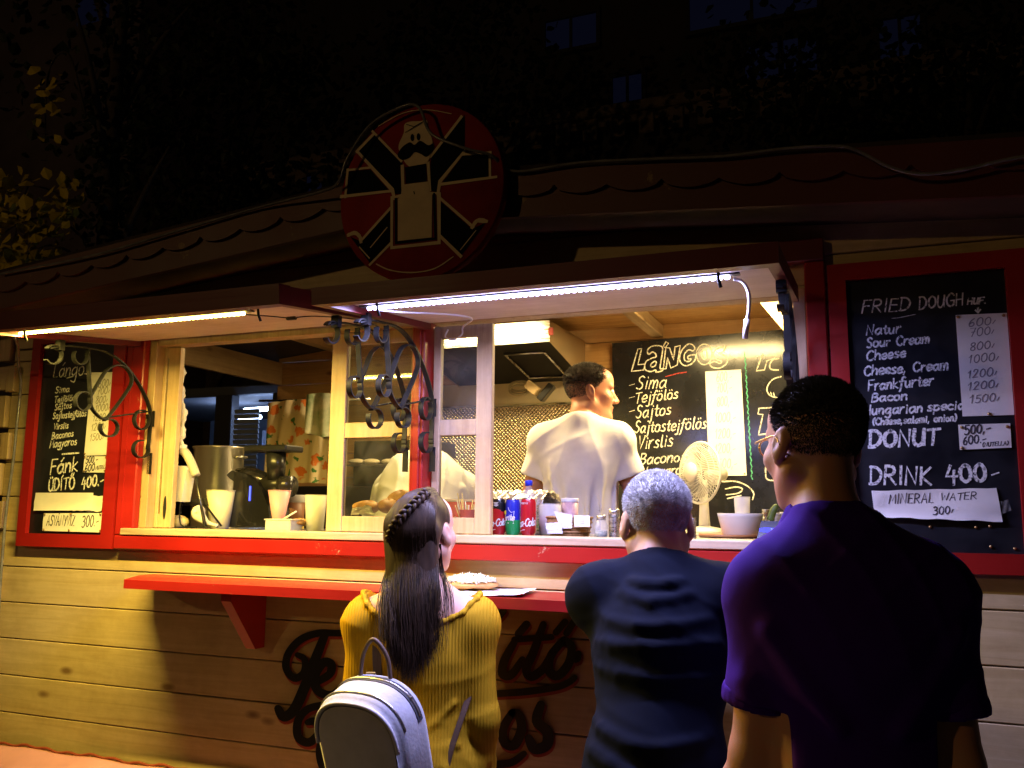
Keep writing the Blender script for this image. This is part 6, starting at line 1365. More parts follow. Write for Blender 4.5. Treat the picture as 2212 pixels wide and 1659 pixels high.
def hand(F, w_, d, pn, s=1.0, curl=0.5, side=1):
    """palm, four bent fingers of different lengths and a thumb; d: direction of the fingers, pn: palm normal"""
    d = d/np.linalg.norm(d); pn = pn-d*(pn@d); pn /= np.linalg.norm(pn); x = np.cross(d, pn)*side
    for i in range(4): F.cone(w_+x*(i-1.5)*0.012*s+d*0.01*s, w_+x*(i-1.5)*0.019*s+d*0.085*s, 0.015*s, 0.012*s, 0.012)
    for i, l in enumerate((0.070, 0.080, 0.074, 0.056)):
        p = w_+x*(i-1.5)*0.020*s+d*0.088*s; a = 0.0
        for j, f_ in enumerate((0.45, 0.32, 0.23)):
            a += curl*(0.5, 0.75, 0.6)[j]; dd = d*math.cos(a)+pn*math.sin(a); p2 = p+dd*l*f_*s; r = (0.0092, 0.0084, 0.0076)[j]*s
            F.cone(p, p2, r, r*0.94, 0.004); p = p2
    t0 = w_-x*0.024*s+d*0.020*s; t1 = w_-x*0.050*s+d*0.055*s+pn*0.012*s; t2 = w_-x*0.052*s+d*0.085*s+pn*0.024*s; t3 = w_-x*0.046*s+d*0.108*s+pn*0.032*s
    F.cone(t0, t1, 0.015*s, 0.011*s, 0.010); F.cone(t1, t2, 0.0108*s, 0.0098*s, 0.004); F.cone(t2, t3, 0.0096*s, 0.008*s, 0.004)
def arm(F, sh, el, wr, s=1.0, infl=0.0, k=0.03):
    sh, el, wr = map(np.array, (sh, el, wr)); F.cone(sh, el, (0.052+infl)*s, (0.040+infl)*s, k)
    m = el+(wr-el)*0.28; F.cone(el, m, (0.039+infl)*s, (0.041+infl)*s, 0.02); F.cone(m, wr, (0.041+infl)*s, (0.026+infl)*s, 0.02)
def leg(F, hip, kn, an, s=1.0, infl=0.0):
    hip, kn, an = map(np.array, (hip, kn, an)); F.cone(hip, kn, (0.085+infl)*s, (0.056+infl)*s, 0.05)
    m = kn+(an-kn)*0.3+np.array((0, -0.018*s, 0)); F.cone(kn, m, (0.052+infl)*s, (0.054+infl)*s, 0.03); F.cone(m, an, (0.053+infl)*s, (0.036+infl)*s, 0.03)
def torso(F, J, s, infl=0.0, k=0.06):
    """J: pel, wai, che, nec, shl, shr (3-D joints)"""
    T = infl
    F.ell(J['pel'], (J['hw']+T, 0.108*s+T, 0.125*s+T), k); F.cone(J['pel'], J['wai'], J['hw']*0.92+T, J['ww']+T, k, (1, 0.72, 1))
    F.cone(J['wai'], J['che'], J['ww']+T, J['cw']+T, k, (1, J.get('cd', 0.70), 1))
    F.cone(J['che'], J['che']+(J['nec']-J['che'])*0.55, J['cw']+T, J['cw']*0.86+T, k, (1, J.get('cd', 0.70), 1))
    mid = (J['shl']+J['shr'])/2
    for sd in ('shl', 'shr'):
        F.cone(J[sd]*0.97+mid*0.03, J['che'], 0.056*s+T, 0.085*s+T, 0.05, (1, 0.9, 1)); F.ell(J[sd], (0.060*s+T, 0.060*s+T, 0.058*s+T), 0.05)
        F.cone(J['nec']+np.array((0, -0.012, 0.015))*s, J[sd]+np.array((0, 0, 0.012))*s, 0.050*s+T*0.6, 0.044*s+T, 0.04)
def lerp(a, b, t): return np.array(a)+(np.array(b)-np.array(a))*t
def eyes(parent, q, R, s):
    EW, EI = mat('eye_white', (0.75, 0.72, 0.68), rough=0.2), mat('eye_iris', (0.05, 0.03, 0.02), rough=0.1)
    for sx in (-1, 1):
        m = MB(); c = Vector(q(0.031*sx, 0.083, 0.007)); m.sphere(c, 0.0125*s, 14, 10); e = m.build('eye', EW, parent, local=True)
        m = MB(); m.sphere(Vector(q(0.031*sx, 0.0915, 0.007)), (0.0052*s, 0.0052*s, 0.0052*s), 10, 8); m.build('iris', EI, e, local=True)
def shoes(parent, ans, s, m_):
    for a in ans:
        F = Field(a+V3(-0.08, -0.12, -0.12), a+V3(0.08, 0.24, 0.08), 0.008)
        F.cone(a+V3(0, -0.03, -0.045), a+V3(0, 0.12, -0.055), 0.042, 0.040, 0.03); F.cone(a+V3(0, 0.0, 0.01), a+V3(0, -0.02, -0.04), 0.045, 0.045, 0.03); F.plane(a+V3(0, 0, -a[2]+0.002), (0, 0, -1))
        skin_obj(F, 'shoe', m_, parent)
def short_hair(parent, q, R, s, top_mat, n=9000, top_len=0.020, side_len=0.004, seed=1, name='hair', top_from=0.062, messy=0.6, back=0.055, cap=True, cap_low=-0.075):
    """cropped hair: thousands of fine blades over a close cap"""
    rr = np.random.default_rng(seed); m = MB(); c = V3(0, -0.014, 0.036); r = V3(0.0755, 0.0975, 0.0845)
    def keep(p):
        x, y, z = p
        if y > 0.060: return z > 0.078
        if y > 0.015: return z > 0.018+(y-0.015)*1.25 if abs(x) > 0.03 else z > 0.07
        if y > -0.040: return z > 0.020+(-0.002-y)*0.6 if y > -0.002 else z > 0.022-(-0.002-y)*1.6
        return z > -0.052
    if cap:
        def f(u, v):
            th = 2*math.pi*u; ph = math.pi/2*(1-v)
            d = V3(math.cos(ph)*math.cos(th), math.cos(ph)*math.sin(th), math.sin(ph)); return d
        NU, NV = 60, 30; vs = []; ok = []
        for j in range(NV+1):
            for i in range(NU):
                th = 2*math.pi*i/NU; ph = math.pi/2-(math.pi*0.86)*j/NV; d = V3(math.cos(ph)*math.cos(th), math.cos(ph)*math.sin(th), math.sin(ph)); p = c+d*r
                g = min(1, max(0, (p[2]-0.0)/top_from)); vs.append(Vector(q(*(c+d*(r+0.0006+(0.35*top_len if g >= 1 else 0.0005+g*0.002)))))); ok.append(keep(p) and p[2] > (top_from+cap_low))
        fs = [(j*NU+i, (j+1)*NU+i, (j+1)*NU+(i+1) % NU, j*NU+(i+1) % NU) for j in range(NV) for i in range(NU)]
        fs = [t for t in fs if all(ok[a] for a in t)]; m._add(vs, fs, True)
    for _ in range(n):
        d = rr.normal(0, 1, 3); d /= np.linalg.norm(d); p = c+d*r
        if not keep(p): continue
        g = 1.0 if p[2] > top_from else max(0.0, (p[2]-(top_from-0.05))/0.05)
        if p[2] < -0.02 and rr.random() > 1+(p[2]+0.02)/0.035: continue
        L = (side_len+(top_len-side_len)*g*g)*rr.uniform(0.6, 1.15); nrm = d/r; nrm /= np.linalg.norm(nrm)
        flow = V3(0.25*rr.normal(), 0.55, 0.25)*g+V3(0, -0.25, -0.75)*(1-g); t = nrm*(0.75 if g > 0.5 else 0.35)+flow*0.6+rr.normal(0, 1, 3)*0.22*messy; t /= np.linalg.norm(t)
        a = q(*p); tip = q(*(p+t*L)); w_ = np.cross(R @ t, R @ nrm); w_ = w_/(np.linalg.norm(w_)+1e-9)*0.0009*(1+g); u_ = np.cross(w_, R @ t); u_ = u_/(np.linalg.norm(u_)+1e-9)*0.0009
        m._add([Vector(a-w_), Vector(a+w_), Vector(a+u_), Vector(tip)], [(0, 1, 3), (1, 2, 3), (2, 0, 3)])
    return m.build(name, top_mat, parent, local=True)
def hair_mat(name, col, col2, rough=0.6):
    m = mat(name, col, rough=rough, spec=0.22, col2=col2, vscale=60); return m
def collar(F, c, n, R_, r, k=0.01):
    n = np.array(n, float)/np.linalg.norm(n); u = np.cross(n, (1, 0, 0)); u /= np.linalg.norm(u); v = np.cross(n, u)
    ps = [c+(u*math.cos(a)*R_[1]+v*math.sin(a)*R_[0]) for a in np.linspace(0, 6.2832, 25)]
    for a, b in zip(ps[:-1], ps[1:]): F.cone(a, b, r, r, k)

def std_J(s, hw=0.165, ww=0.142, cw=0.160, sw=0.178):
    return dict(pel=V3(0, 0, 0.955)*s, wai=V3(0, 0.008, 1.10)*s, che=V3(0, -0.006, 1.28)*s, nec=V3(0, -0.022, 1.475)*s, shl=V3(-sw/s, -0.015, 1.425)*s, shr=V3(sw/s, -0.015, 1.425)*s, hw=hw*s, ww=ww*s, cw=cw*s)
JEANS = cloth_mat('dark_denim', (0.018, 0.024, 0.050), 600); BLACKSHOE = mat('dark_leather', (0.02, 0.018, 0.016), rough=0.45)
def basics(o, J, legs, s, sk, R, hc, arms, hands, h=0.006, hs=1.0, female=False):
    """the bare body as ONE mesh: head, neck, trunk, arms with hands, legs"""
    pts = [J['pel'], J['nec'], hc]+[p for a in arms for p in a]+[p for l in legs for p in l]
    lo = np.min(pts, 0)-0.22; hi = np.max(pts, 0)+0.22; F = Field(lo, hi, h)
    torso(F, J, s, -0.004); hb = hc+R @ V3(0, -0.030, -0.050)*hs; F.cone(J['nec']+V3(0, 0, -0.02), hb, 0.057*s, (0.050 if not female else 0.044)*s, 0.035)
    F.cone(J['nec']+V3(0, 0.02, -0.02)*s, hc+R @ V3(0, 0.015, -0.070)*hs, 0.046*s, 0.042*s, 0.03)
    q = head(F, hc, R, hs, female)
    for a, hd in zip(arms, hands):
        arm(F, *a, s*(0.86 if female else 1.0)); hand(F, np.array(a[2]), *hd)
    for l in legs: leg(F, *l, s)
    for l in legs: F.cone(l[2]+V3(0, -0.02, -0.03), l[2]+V3(0, 0.10, -0.045), 0.034*s, 0.028*s, 0.02)
    return skin_obj(F, 'body', sk, o), q

# ================= tall man in the purple polo shirt =================
pos = PD(1822, 1150, 1.60)
man = thing('person', (pos.x, pos.y, 0.0), 'tall man in a purple polo shirt with glasses, standing nearest and seen from behind', 'person', rotz=rad(14))
s = 0.985; J = std_J(s, 0.156, 0.140, 0.142, 0.134); J['cd'] = 0.80; J['shl'][2] = J['shr'][2] = 1.375*s; J['nec'] = V3(-0.022, 0.015, 1.478)*s
hc = V3(-0.034, 0.055, 1.650)*s; R = rot(rad(22), rad(-3), rad(2))
aL = (J['shl'], V3(-0.172, 0.010, 1.09)*s, V3(-0.225, 0.10, 0.85)*s); aR = (J['shr'], V3(0.168, -0.030, 1.09)*s, V3(0.205, 0.03, 0.85)*s)
lg = [(V3(-0.095, 0, 0.92)*s, V3(-0.105, 0.01, 0.49)*s, V3(-0.11, -0.02, 0.09)*s), (V3(0.095, 0, 0.92)*s, V3(0.105, 0.01, 0.49)*s, V3(0.115, -0.02, 0.09)*s)]
SK = skin_mat('skin_tan', (0.50, 0.27, 0.17))
body, q = basics(man, J, lg, s, SK, R, hc, [aL, aR], [(V3(-0.02, 0.1, -1), V3(1, 0.1, 0), 1.0, 0.5, 1), (V3(0.02, 0.08, -1), V3(-1, 0.1, 0), 1.0, 0.5, -1)], h=0.0045, hs=1.02)
F = Field((-0.42, -0.30, 0.70), (0.42, 0.32, 1.60), 0.0065); torso(F, J, s, 0.012); F.ell(V3(-0.006, -0.018, 1.315), (0.168, 0.118, 0.150), 0.06)
for a in (aL, aR):
    e = lerp(a[0], a[1], 0.80); F.cone(a[0], e, 0.060, 0.061, 0.04); d = np.array(a[1])-np.array(a[0])
for sx, a in ((-1, aL), (1, aR)):     # soft folds
    F.cone(lerp(a[0], a[1], 0.15)+V3(-0.01*sx, -0.058, 0), lerp(a[0], a[1], 0.5)+V3(-0.035*sx, -0.060, 0), 0.006, 0.005, 0.02)
    F.cone(V3(0.15*sx, -0.100, 1.30), V3(0.05*sx, -0.128, 1.15), 0.010, 0.006, 0.03); F.cone(V3(0.18*sx, -0.05, 1.20), V3(0.16*sx, -0.06, 0.95), 0.012, 0.010, 0.04)
F.ripple(wrinkles(3, 0.0050, [(1, 0.3, 0.6), (-0.8, 0.3, 0.7), (0.2, 0, 1), (0.9, 0.2, -0.3)]))
e = lerp(aL[0], aL[1], 0.80); F.plane(V3(0, 0, 0.80), (0, 0, -1))
dd = np.array(aL[1])-np.array(aL[0]); FL_ = F
# sleeve ends: cut square to each arm, only beyond the chest
for sx, a in ((-1, aL), (1, aR)):
    d = np.array(a[1])-np.array(a[0]); d /= np.linalg.norm(d); e = lerp(a[0], a[1], 0.655); sl, X, Y, Z = F.sub(F.lo, F.lo+F.h*F.n)
    pl = (X-e[0])*d[0]+(Y-e[1])*d[1]+(Z-e[2])*d[2]; dist = np.sqrt((X-a[1][0])**2+(Y-a[1][1])**2+0*(Z))
    F.D = np.where((sx*X > 0.118) & (Z < a[0][2]-0.10), np.maximum(F.D, pl), F.D).astype(np.float32)
F.ell(J['nec']+V3(0, 0.02, 0.085), (0.066, 0.072, 0.085), 0.012, None, 'd')
PURPLE = cloth_mat('purple_pique', (0.040, 0.005, 0.20), 700)
skin_obj(F, 'polo_shirt', PURPLE, man)
F = Field((-0.16, -0.18, 1.36), (0.16, 0.20, 1.58), 0.005); nb = J['nec']+V3(0, 0.004, 0.020)
for zc, rc, rt_ in ((-0.014, 0.083, .0075), (-0.004, 0.079, .007), (0.006, 0.074, .007), (0.016, 0.069, .007), (0.026, 0.0645, .0065)): collar(F, nb+V3(0, 0.10*zc, zc), (0, -0.25, 1), (rc, rc+0.004), rt_)
F.ripple(lambda X, Y, Z: 0*X); F.plane((0, 0.045, 0), (0, 1, 0.0))
skin_obj(F, 'collar', PURPLE, man)
for a in (aL, aR):
    F = Field(np.array(a[1])-0.22, np.array(a[0])+0.2, 0.006) if False else Field(np.minimum(a[0], a[1])-0.13, np.maximum(a[0], a[1])+0.13, 0.006); d = np.array(a[1])-np.array(a[0]); d /= np.linalg.norm(d); e = lerp(a[0], a[1], 0.64); u = np.cross(d, (0, 1, 0)); u /= np.linalg.norm(u); v = np.cross(d, u)
    ps = [e+(u*math.cos(t)+v*math.sin(t))*0.0615 for t in np.linspace(0, 6.2832, 25)]
    for p1, p2 in zip(ps[:-1], ps[1:]): F.cone(p1-d*0.008, p2-d*0.008, 0.0045, 0.0045, 0.008); F.cone(p1+d*0.004, p2+d*0.004, 0.0045, 0.0045, 0.008); F.cone(p1+d*0.014, p2+d*0.014, 0.0042, 0.0042, 0.008)
    skin_obj(F, 'cuff', PURPLE, man)
F = Field((-0.30, -0.25, 0.02), (0.30, 0.25, 1.05), 0.009); F.ell(J['pel'], (0.178, 0.122, 0.12), 0.05)
for l in lg: leg(F, *l, s, 0.014)
F.plane((0, 0, 0.07), (0, 0, -1)); skin_obj(F, 'trousers', cloth_mat('dark_trousers', (0.02, 0.02, 0.024), 500), man); shoes(man, [l[2] for l in lg], s, BLACKSHOE)
short_hair(man, q, R, 1.02, hair_mat('dark_brown_hair', (0.012, 0.010, 0.009), (0.06, 0.055, 0.05)), 30000, 0.012, 0.0042, 4, top_from=0.064, messy=0.45, cap_low=-0.022)
m = MB(); G = lambda x, y, z: Vector(q(x, y, z))
for sx in (-1, 1): m.tube(catmull([G(0.068*sx, 0.098, 0.012), G(0.079*sx, 0.04, 0.014), G(0.084*sx, -0.002, 0.012), G(0.084*sx, -0.020, -0.006)], 5), 0.0022, 6)
gl_ = m.build('glasses', mat('gold_frame', (0.55, 0.36, 0.14), rough=0.25, metal=0.9), man, local=True)
for sx in (-1, 1):
    m = MB(); m.tube([G((0.034+0.025*math.cos(a))*sx, 0.104-0.006*abs(math.cos(a)), 0.004+0.019*math.sin(a)) for a in np.linspace(0, 6.2832, 25)[:-1]], 0.0022, 6, closed=True); m.build('rim', mat('gold_frame', (0.55, 0.36, 0.14)), gl_, local=True)
eyes(man, q, R, 1.02)

# ================= grey haired man in the navy T-shirt, leaning on the shelf =================
pos = PD(1424, 1250, 2.03)
man = thing('person', (pos.x, pos.y, 0.0), 'grey haired man in a dark navy T-shirt leaning his arms on the red shelf', 'person', rotz=rad(4))
s = 0.96
J = dict(pel=V3(0.01, -0.20, 0.88), wai=V3(0.012, -0.155, 1.00), che=V3(0.012, -0.055, 1.175), nec=V3(0.0, 0.020, 1.345), shl=V3(-0.138, 0.0, 1.296), shr=V3(0.150, 0.005, 1.300), hw=0.120, ww=0.104, cw=0.126, cd=0.90)
hc = V3(-0.016, 0.078, 1.468); R = rot(rad(20), rad(-8), rad(0))
aL = (J['shl'], V3(-0.172, 0.235, 1.268), V3(0.03, 0.34, 1.295)); aR = (J['shr'], V3(0.195, 0.235, 1.268), V3(0.0, 0.37, 1.300))
lg = [(V3(-0.085, -0.20, 0.86), V3(-0.10, -0.16, 0.46), V3(-0.10, -0.20, 0.085)), (V3(0.105, -0.20, 0.86), V3(0.115, -0.12, 0.46), V3(0.12, -0.12, 0.085))]
SKF = skin_mat('skin_fair', (0.58, 0.36, 0.27))
body, q = basics(man, J, lg, s, SKF, R, hc, [aL, aR], [(V3(1, 0.1, 0.0), V3(0, 0.2, -1), 0.95, 0.35, 1), (V3(-1, 0.05, 0.02), V3(0, 0.2, -1), 0.95, 0.35, -1)], h=0.0045, hs=1.0)
F = Field((-0.40, -0.42, 0.66), (0.42, 0.30, 1.50), 0.0060); torso(F, J, s, 0.012)
F.cone(J['wai']+V3(0, -0.02, -0.05), J['pel']+V3(0, -0.02, -0.08), 0.132, 0.140, 0.06, (1, 0.86, 1))
for sx, a in ((-1, aL), (1, aR)):
    F.cone(a[0], lerp(a[0], a[1], 0.62)+V3(0.0, 0, -0.012), 0.060, 0.058, 0.04); F.cone(lerp(a[0], a[1], 0.25)+V3(0.006*sx, 0, -0.03), lerp(a[0], a[1], 0.58)+V3(0.004*sx, 0, -0.066), 0.042, 0.034, 0.05)
import copy as _cp
F0 = _cp.copy(F); F0.D = F.D.copy()
# stretch folds across the back, one drooping deep fold, and rolls at the waist
for (x0, z0, x1, z1, r_, sag) in ((-0.12, 1.215, 0.14, 1.225, .0095, -.004), (-0.12, 1.165, 0.14, 1.160, .0090, -.006), (-0.10, 1.262, 0.12, 1.270, .0070, -.010), (-0.11, 1.065, 0.125, 1.055, .0085, -.022), (-0.11, 0.965, 0.12, 0.975, .012, -.02), (-0.115, 0.925, 0.12, 0.905, .012, -.012), (-0.11, 1.02, 0.0, 0.985, .009, 0), (-0.07, 1.315, 0.08, 1.318, .007, -.012), (-0.05, 1.345, 0.06, 1.346, .006, -.010)):
    P_ = []
    for t in np.linspace(0, 1, 13):
        q0 = surf(F0, x0+(x1-x0)*t, z0+(z1-z0)*t+sag*math.sin(math.pi*t), 0.003)
        if q0 is not None: P_.append(q0)
    n_ = len(P_)
    for i_ in range(n_-1): e_ = math.sin(math.pi*(i_+0.5)/max(1, n_-1))**0.5; F.cone(P_[i_], P_[i_+1], r_*e_*0.45, r_*e_*0.45, 0.022)
F.ripple(wrinkles(12, 0.0024, [(0.15, 0, 1), (0.3, 0.2, 1), (-0.5, 0.2, 0.9), (0.8, 0.2, 0.5)]))
F.plane((0, 0, 0.74), (0, 0, -1))
for sx, a in ((-1, aL), (1, aR)):
    e = lerp(a[0], a[1], 0.60); sl, X, Y, Z = F.sub(F.lo, F.lo+F.h*F.n); F.D = np.where(sx*X > 0.10, np.maximum(F.D, (Y-e[1])*0.9+(X-e[0])*0.25*sx), F.D).astype(np.float32)
F.ell(J['nec']+V3(0, 0.045, 0.080), (0.072, 0.082, 0.078), 0.010, None, 'd')
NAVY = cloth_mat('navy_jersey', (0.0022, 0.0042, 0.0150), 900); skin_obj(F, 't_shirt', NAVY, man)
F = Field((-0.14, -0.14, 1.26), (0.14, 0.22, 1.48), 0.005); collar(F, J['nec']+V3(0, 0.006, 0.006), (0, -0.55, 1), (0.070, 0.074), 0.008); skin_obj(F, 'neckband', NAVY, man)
F = Field((-0.28, -0.45, 0.02), (0.30, 0.10, 1.00), 0.009); F.ell(J['pel'], (0.170, 0.120, 0.12), 0.05)
for l in lg: leg(F, *l, s, 0.014)
F.plane((0, 0, 0.065), (0, 0, -1)); skin_obj(F, 'jeans', JEANS, man); shoes(man, [l[2] for l in lg], s, BLACKSHOE)
short_hair(man, q, R, 1.0, hair_mat('grey_hair', (0.30, 0.30, 0.31), (0.80, 0.80, 0.82)), 24000, 0.012, 0.0042, 8, top_from=0.056, messy=0.55, cap_low=-0.03)
eyes(man, q, R, 1.0)

# ================= the worker at the back, head turned to the right =================
wp = PD(1256, 1000, 3.74)
man = thing('person', (wp.x, wp.y, 0.372), 'worker in a white T-shirt standing inside the kiosk with his head turned right', 'person', rotz=rad(10))
SKV = skin_mat('skin_ruddy', (0.42, 0.21, 0.13)); s = 1.0; J = std_J(s, 0.126, 0.116, 0.130, 0.150); J['cd'] = 0.86; J['shl'][2] = J['shr'][2] = 1.412
hc = V3(0.035, 0.035, 1.628); R = rot(rad(-74), rad(-2), rad(0))
aL = (J['shl'], V3(-0.240, 0.040, 1.13), V3(-0.20, 0.28, 1.04)); aR = (J['shr'], V3(0.246, 0.035, 1.13), V3(0.20, 0.28, 1.04))
lg = [(V3(-0.09, 0, 0.92), V3(-0.10, 0.01, 0.49), V3(-0.11, -0.02, 0.09)), (V3(0.09, 0, 0.92), V3(0.10, 0.01, 0.49), V3(0.11, -0.02, 0.09))]
body, q = basics(man, J, lg, s, SKV, R, hc, [aL, aR], [(V3(0.1, 1, -0.1), V3(0.4, 0, -1), 1.0, 0.5, 1), (V3(-0.1, 1, -0.1), V3(-0.4, 0, -1), 1.0, 0.5, -1)], h=0.0045, hs=1.02)
def tee(o, J, arms, s, lo, hi, hem, material, folds=(), cutneck=(0.068, 0.076, 0.080), slv=0.50, nz=0.0018, h=0.0065, flare=0.012):
    F = Field(lo, hi, h); torso(F, J, s, 0.014); F.ell(V3(0, -0.022, 1.345), (0.168, 0.112, 0.120), 0.06); F.cone(J['wai'], J['pel']+V3(0, 0, -0.05), J['ww']+0.024, J['hw']+0.030, 0.06, (1, 0.76, 1))
    for sx, a in ((-1, arms[0]), (1, arms[1])): F.cone(a[0], lerp(a[0], a[1], slv+0.08), 0.062, 0.062+flare, 0.016)
    for a, b, r1, r2 in folds: F.cone(a, b, r1, r2, 0.022)
    F.ripple(wrinkles(5, nz*2.0, [(1, 0.1, 0.25), (0.9, 0.1, -0.35), (1, 0, 0.1), (0.5, 0.3, 0.8), (-0.6, 0.2, 0.7)]))
    F.plane((0, 0, hem), (0, 0, -1))
    for sx, a in ((-1, arms[0]), (1, arms[1])):
        d = np.array(a[1])-np.array(a[0]); d /= np.linalg.norm(d); e = lerp(a[0], a[1], slv); _, X, Y, Z = F.sub(F.lo, F.lo+F.h*F.n); pl = (X-e[0])*d[0]+(Y-e[1])*d[1]+(Z-e[2])*d[2]
        F.D = np.where((sx*(X-a[0][0]) > 0.004) & (Z < a[0][2]-0.08), np.maximum(F.D, pl), F.D).astype(np.float32)
    F.ell(J['nec']+V3(0, 0.020, 0.078), cutneck, 0.010, None, 'd')
    return skin_obj(F, 't_shirt', material, o)
WHITET = cloth_mat('white_jersey', (0.76, 0.74, 0.74), 900)
fl_ = [(V3(-0.11, -0.11, 1.32), V3(-0.09, -0.125, 1.02), .006, .005), (V3(0.10, -0.11, 1.32), V3(0.09, -0.125, 0.98), .006, .005), (V3(0.05, -0.125, 1.30), V3(0.03, -0.14, 0.95), .006, .005), (V3(-0.04, -0.125, 1.25), V3(-0.05, -0.14, 0.95), .006, .005),
       (V3(-0.17, -0.05, 1.30), V3(-0.14, -0.07, 1.12), .006, .005), (V3(0.17, -0.05, 1.30), V3(0.145, -0.07, 1.10), .006, .005)]
F = Field((-0.16, -0.18, 1.36), (0.16, 0.20, 1.58), 0.006); collar(F, J['nec']+V3(0, 0.002, 0.012), (0, -0.35, 1), (0.070, 0.075), 0.007); skin_obj(F, 'neckband', WHITET, man)
tee(man, J, (aL, aR), s, (-0.42, -0.30, 0.75), (0.42, 0.36, 1.60), 0.86, WHITET, fl_)
F = Field((-0.30, -0.25, 0.02), (0.30, 0.25, 1.05), 0.010); F.ell(J['pel'], (0.175, 0.120, 0.12), 0.05)
for l in lg: leg(F, *l, s, 0.014)
F.plane((0, 0, 0.07), (0, 0, -1)); skin_obj(F, 'jeans', JEANS, man); shoes(man, [l[2] for l in lg], s, BLACKSHOE)
short_hair(man, q, R, 1.02, hair_mat('brown_grey_hair', (0.020, 0.016, 0.012), (0.14, 0.12, 0.10)), 24000, 0.018, 0.0050, 5, top_from=0.058, messy=0.9, cap_low=-0.020)
eyes(man, q, R, 1.02)
m = MB()
for sx in (-1, 1): m.tube([Vector(q(0.016*sx, 0.094, 0.026)), Vector(q(0.032*sx, 0.092, 0.031)), Vector(q(0.046*sx, 0.080, 0.025))], [0.002, 0.0032, 0.0015], 6)
m.build('eyebrows', hair_mat('brown_grey_hair', (0.02, 0.016, 0.012), (0.14, 0.12, 0.1)), man, local=True)

# ================= the second worker, bent over with only his back in view =================
wp = P(900, 1060, 0.86)
man = thing('person', (wp.x, wp.y, 0.372), 'second worker in a white T-shirt bent over so only his rounded back shows', 'person', rotz=rad(14))
J = dict(pel=V3(0, -0.06, 0.92), wai=V3(0, 0.0, 1.04), che=V3(0, 0.12, 1.20), nec=V3(0, 0.28, 1.235), shl=V3(-0.165, 0.20, 1.205), shr=V3(0.165, 0.20, 1.205), hw=0.16, ww=0.155, cw=0.165, cd=0.80)
hc = V3(0, 0.375, 1.135); R = rot(0, rad(-62), 0)
aL = (J['shl'], V3(-0.295, 0.22, 0.95), V3(-0.14, 0.46, 0.98)); aR = (J['shr'], V3(0.295, 0.22, 0.95), V3(0.14, 0.46, 0.98))
lg = [(V3(-0.09, -0.06, 0.90), V3(-0.10, 0.0, 0.48), V3(-0.11, -0.04, 0.09)), (V3(0.09, -0.06, 0.90), V3(0.10, 0.0, 0.48), V3(0.11, -0.04, 0.09))]
body, q = basics(man, J, lg, 1.0, SKF, R, hc, [aL, aR], [(V3(0.5, 1, -0.1), V3(0.4, 0, -1), 1.0, 0.5, 1), (V3(-0.5, 1, -0.1), V3(-0.4, 0, -1), 1.0, 0.5, -1)], h=0.008)
F = Field((-0.42, -0.30, 0.72), (0.42, 0.48, 1.48), 0.007); torso(F, J, 1.0, 0.020); F.ell(V3(0, 0.12, 1.20), (0.170, 0.16, 0.145), 0.06)
for a in (aL, aR): F.cone(a[0], lerp(a[0], a[1], 0.75), 0.070, 0.078, 0.035)
for sx in (-1, 1):
    for t in range(4): F.cone(V3(0.20*sx, 0.06+0.02*t, 1.22-0.03*t), V3((0.245)*sx, 0.10+0.02*t, 1.02-0.02*t), 0.012, 0.008, 0.02)
    F.cone(V3(0.06*sx, -0.02, 1.25), V3(0.07*sx, -0.10, 0.98), 0.012, 0.010, 0.03)
F.ripple(wrinkles(6, 0.008, [(1, 0.1, 0.3), (0.8, 0.2, -0.5), (0.4, 0.3, 0.9)])); F.plane((0, 0, 0.80), (0, 0, -1)); F.plane(V3(0, 0.30, 1.2), (0, 1, 0.15)) if False else None
F.ell(V3(0, 0.40, 1.14), (0.085, 0.12, 0.11), 0.01, None, 'd'); skin_obj(F, 't_shirt', WHITET, man)
F = Field((-0.30, -0.30, 0.02), (0.30, 0.25, 1.00), 0.011); F.ell(J['pel'], (0.178, 0.130, 0.10), 0.05)
for l in lg: leg(F, *l, 1.0, 0.014)
F.plane((0, 0, 0.07), (0, 0, -1)); skin_obj(F, 'jeans', JEANS, man); shoes(man, [l[2] for l in lg], 1.0, BLACKSHOE)
short_hair(man, q, R, 1.0, hair_mat('dark_brown_hair', (0.012, 0.010, 0.009), (0.06, 0.055, 0.05)), 5000, 0.02, 0.006, 6)
eyes(man, q, R, 1.0)
# ================= young woman in the mustard jumper =================
WPOS = PD(912, 1330, 2.40)
wo = thing('person', (WPOS.x, WPOS.y, 0.0), 'young woman with long dark braided hair in a mustard ribbed jumper, seen from behind', 'person', rotz=rad(20))
s = 0.875
J = dict(pel=V3(0, -0.01, 0.83), wai=V3(0, 0.0, 0.965), che=V3(0, -0.004, 1.11), nec=V3(0, -0.012, 1.268), shl=V3(-0.140, -0.012, 1.190), shr=V3(0.140, -0.012, 1.190), hw=0.160, ww=0.118, cw=0.138, cd=0.72)
hc = V3(0.0, 0.022, 1.432); R = rot(rad(-22), rad(2), rad(-2))
aL = (J['shl'], V3(-0.172, -0.020, 0.955), V3(-0.150, 0.11, 0.79)); aR = (J['shr'], V3(0.168, -0.025, 0.950), V3(0.158, 0.085, 0.765))
lg = [(V3(-0.08, 0, 0.80), V3(-0.075, 0.01, 0.43), V3(-0.07, -0.02, 0.08)), (V3(0.08, 0, 0.80), V3(0.075, 0.01, 0.43), V3(0.08, -0.02, 0.08))]
SKW = skin_mat('skin_pale', (0.62, 0.40, 0.31))
body, q = basics(wo, J, lg, s, SKW, R, hc, [aL, aR], [(V3(0.1, 0.5, -1), V3(1, 0.2, 0), 0.86, 0.5, 1), (V3(-0.1, 0.4, -1), V3(-1, 0.2, 0), 0.86, 0.5, -1)], h=0.0045, hs=0.93, female=True)
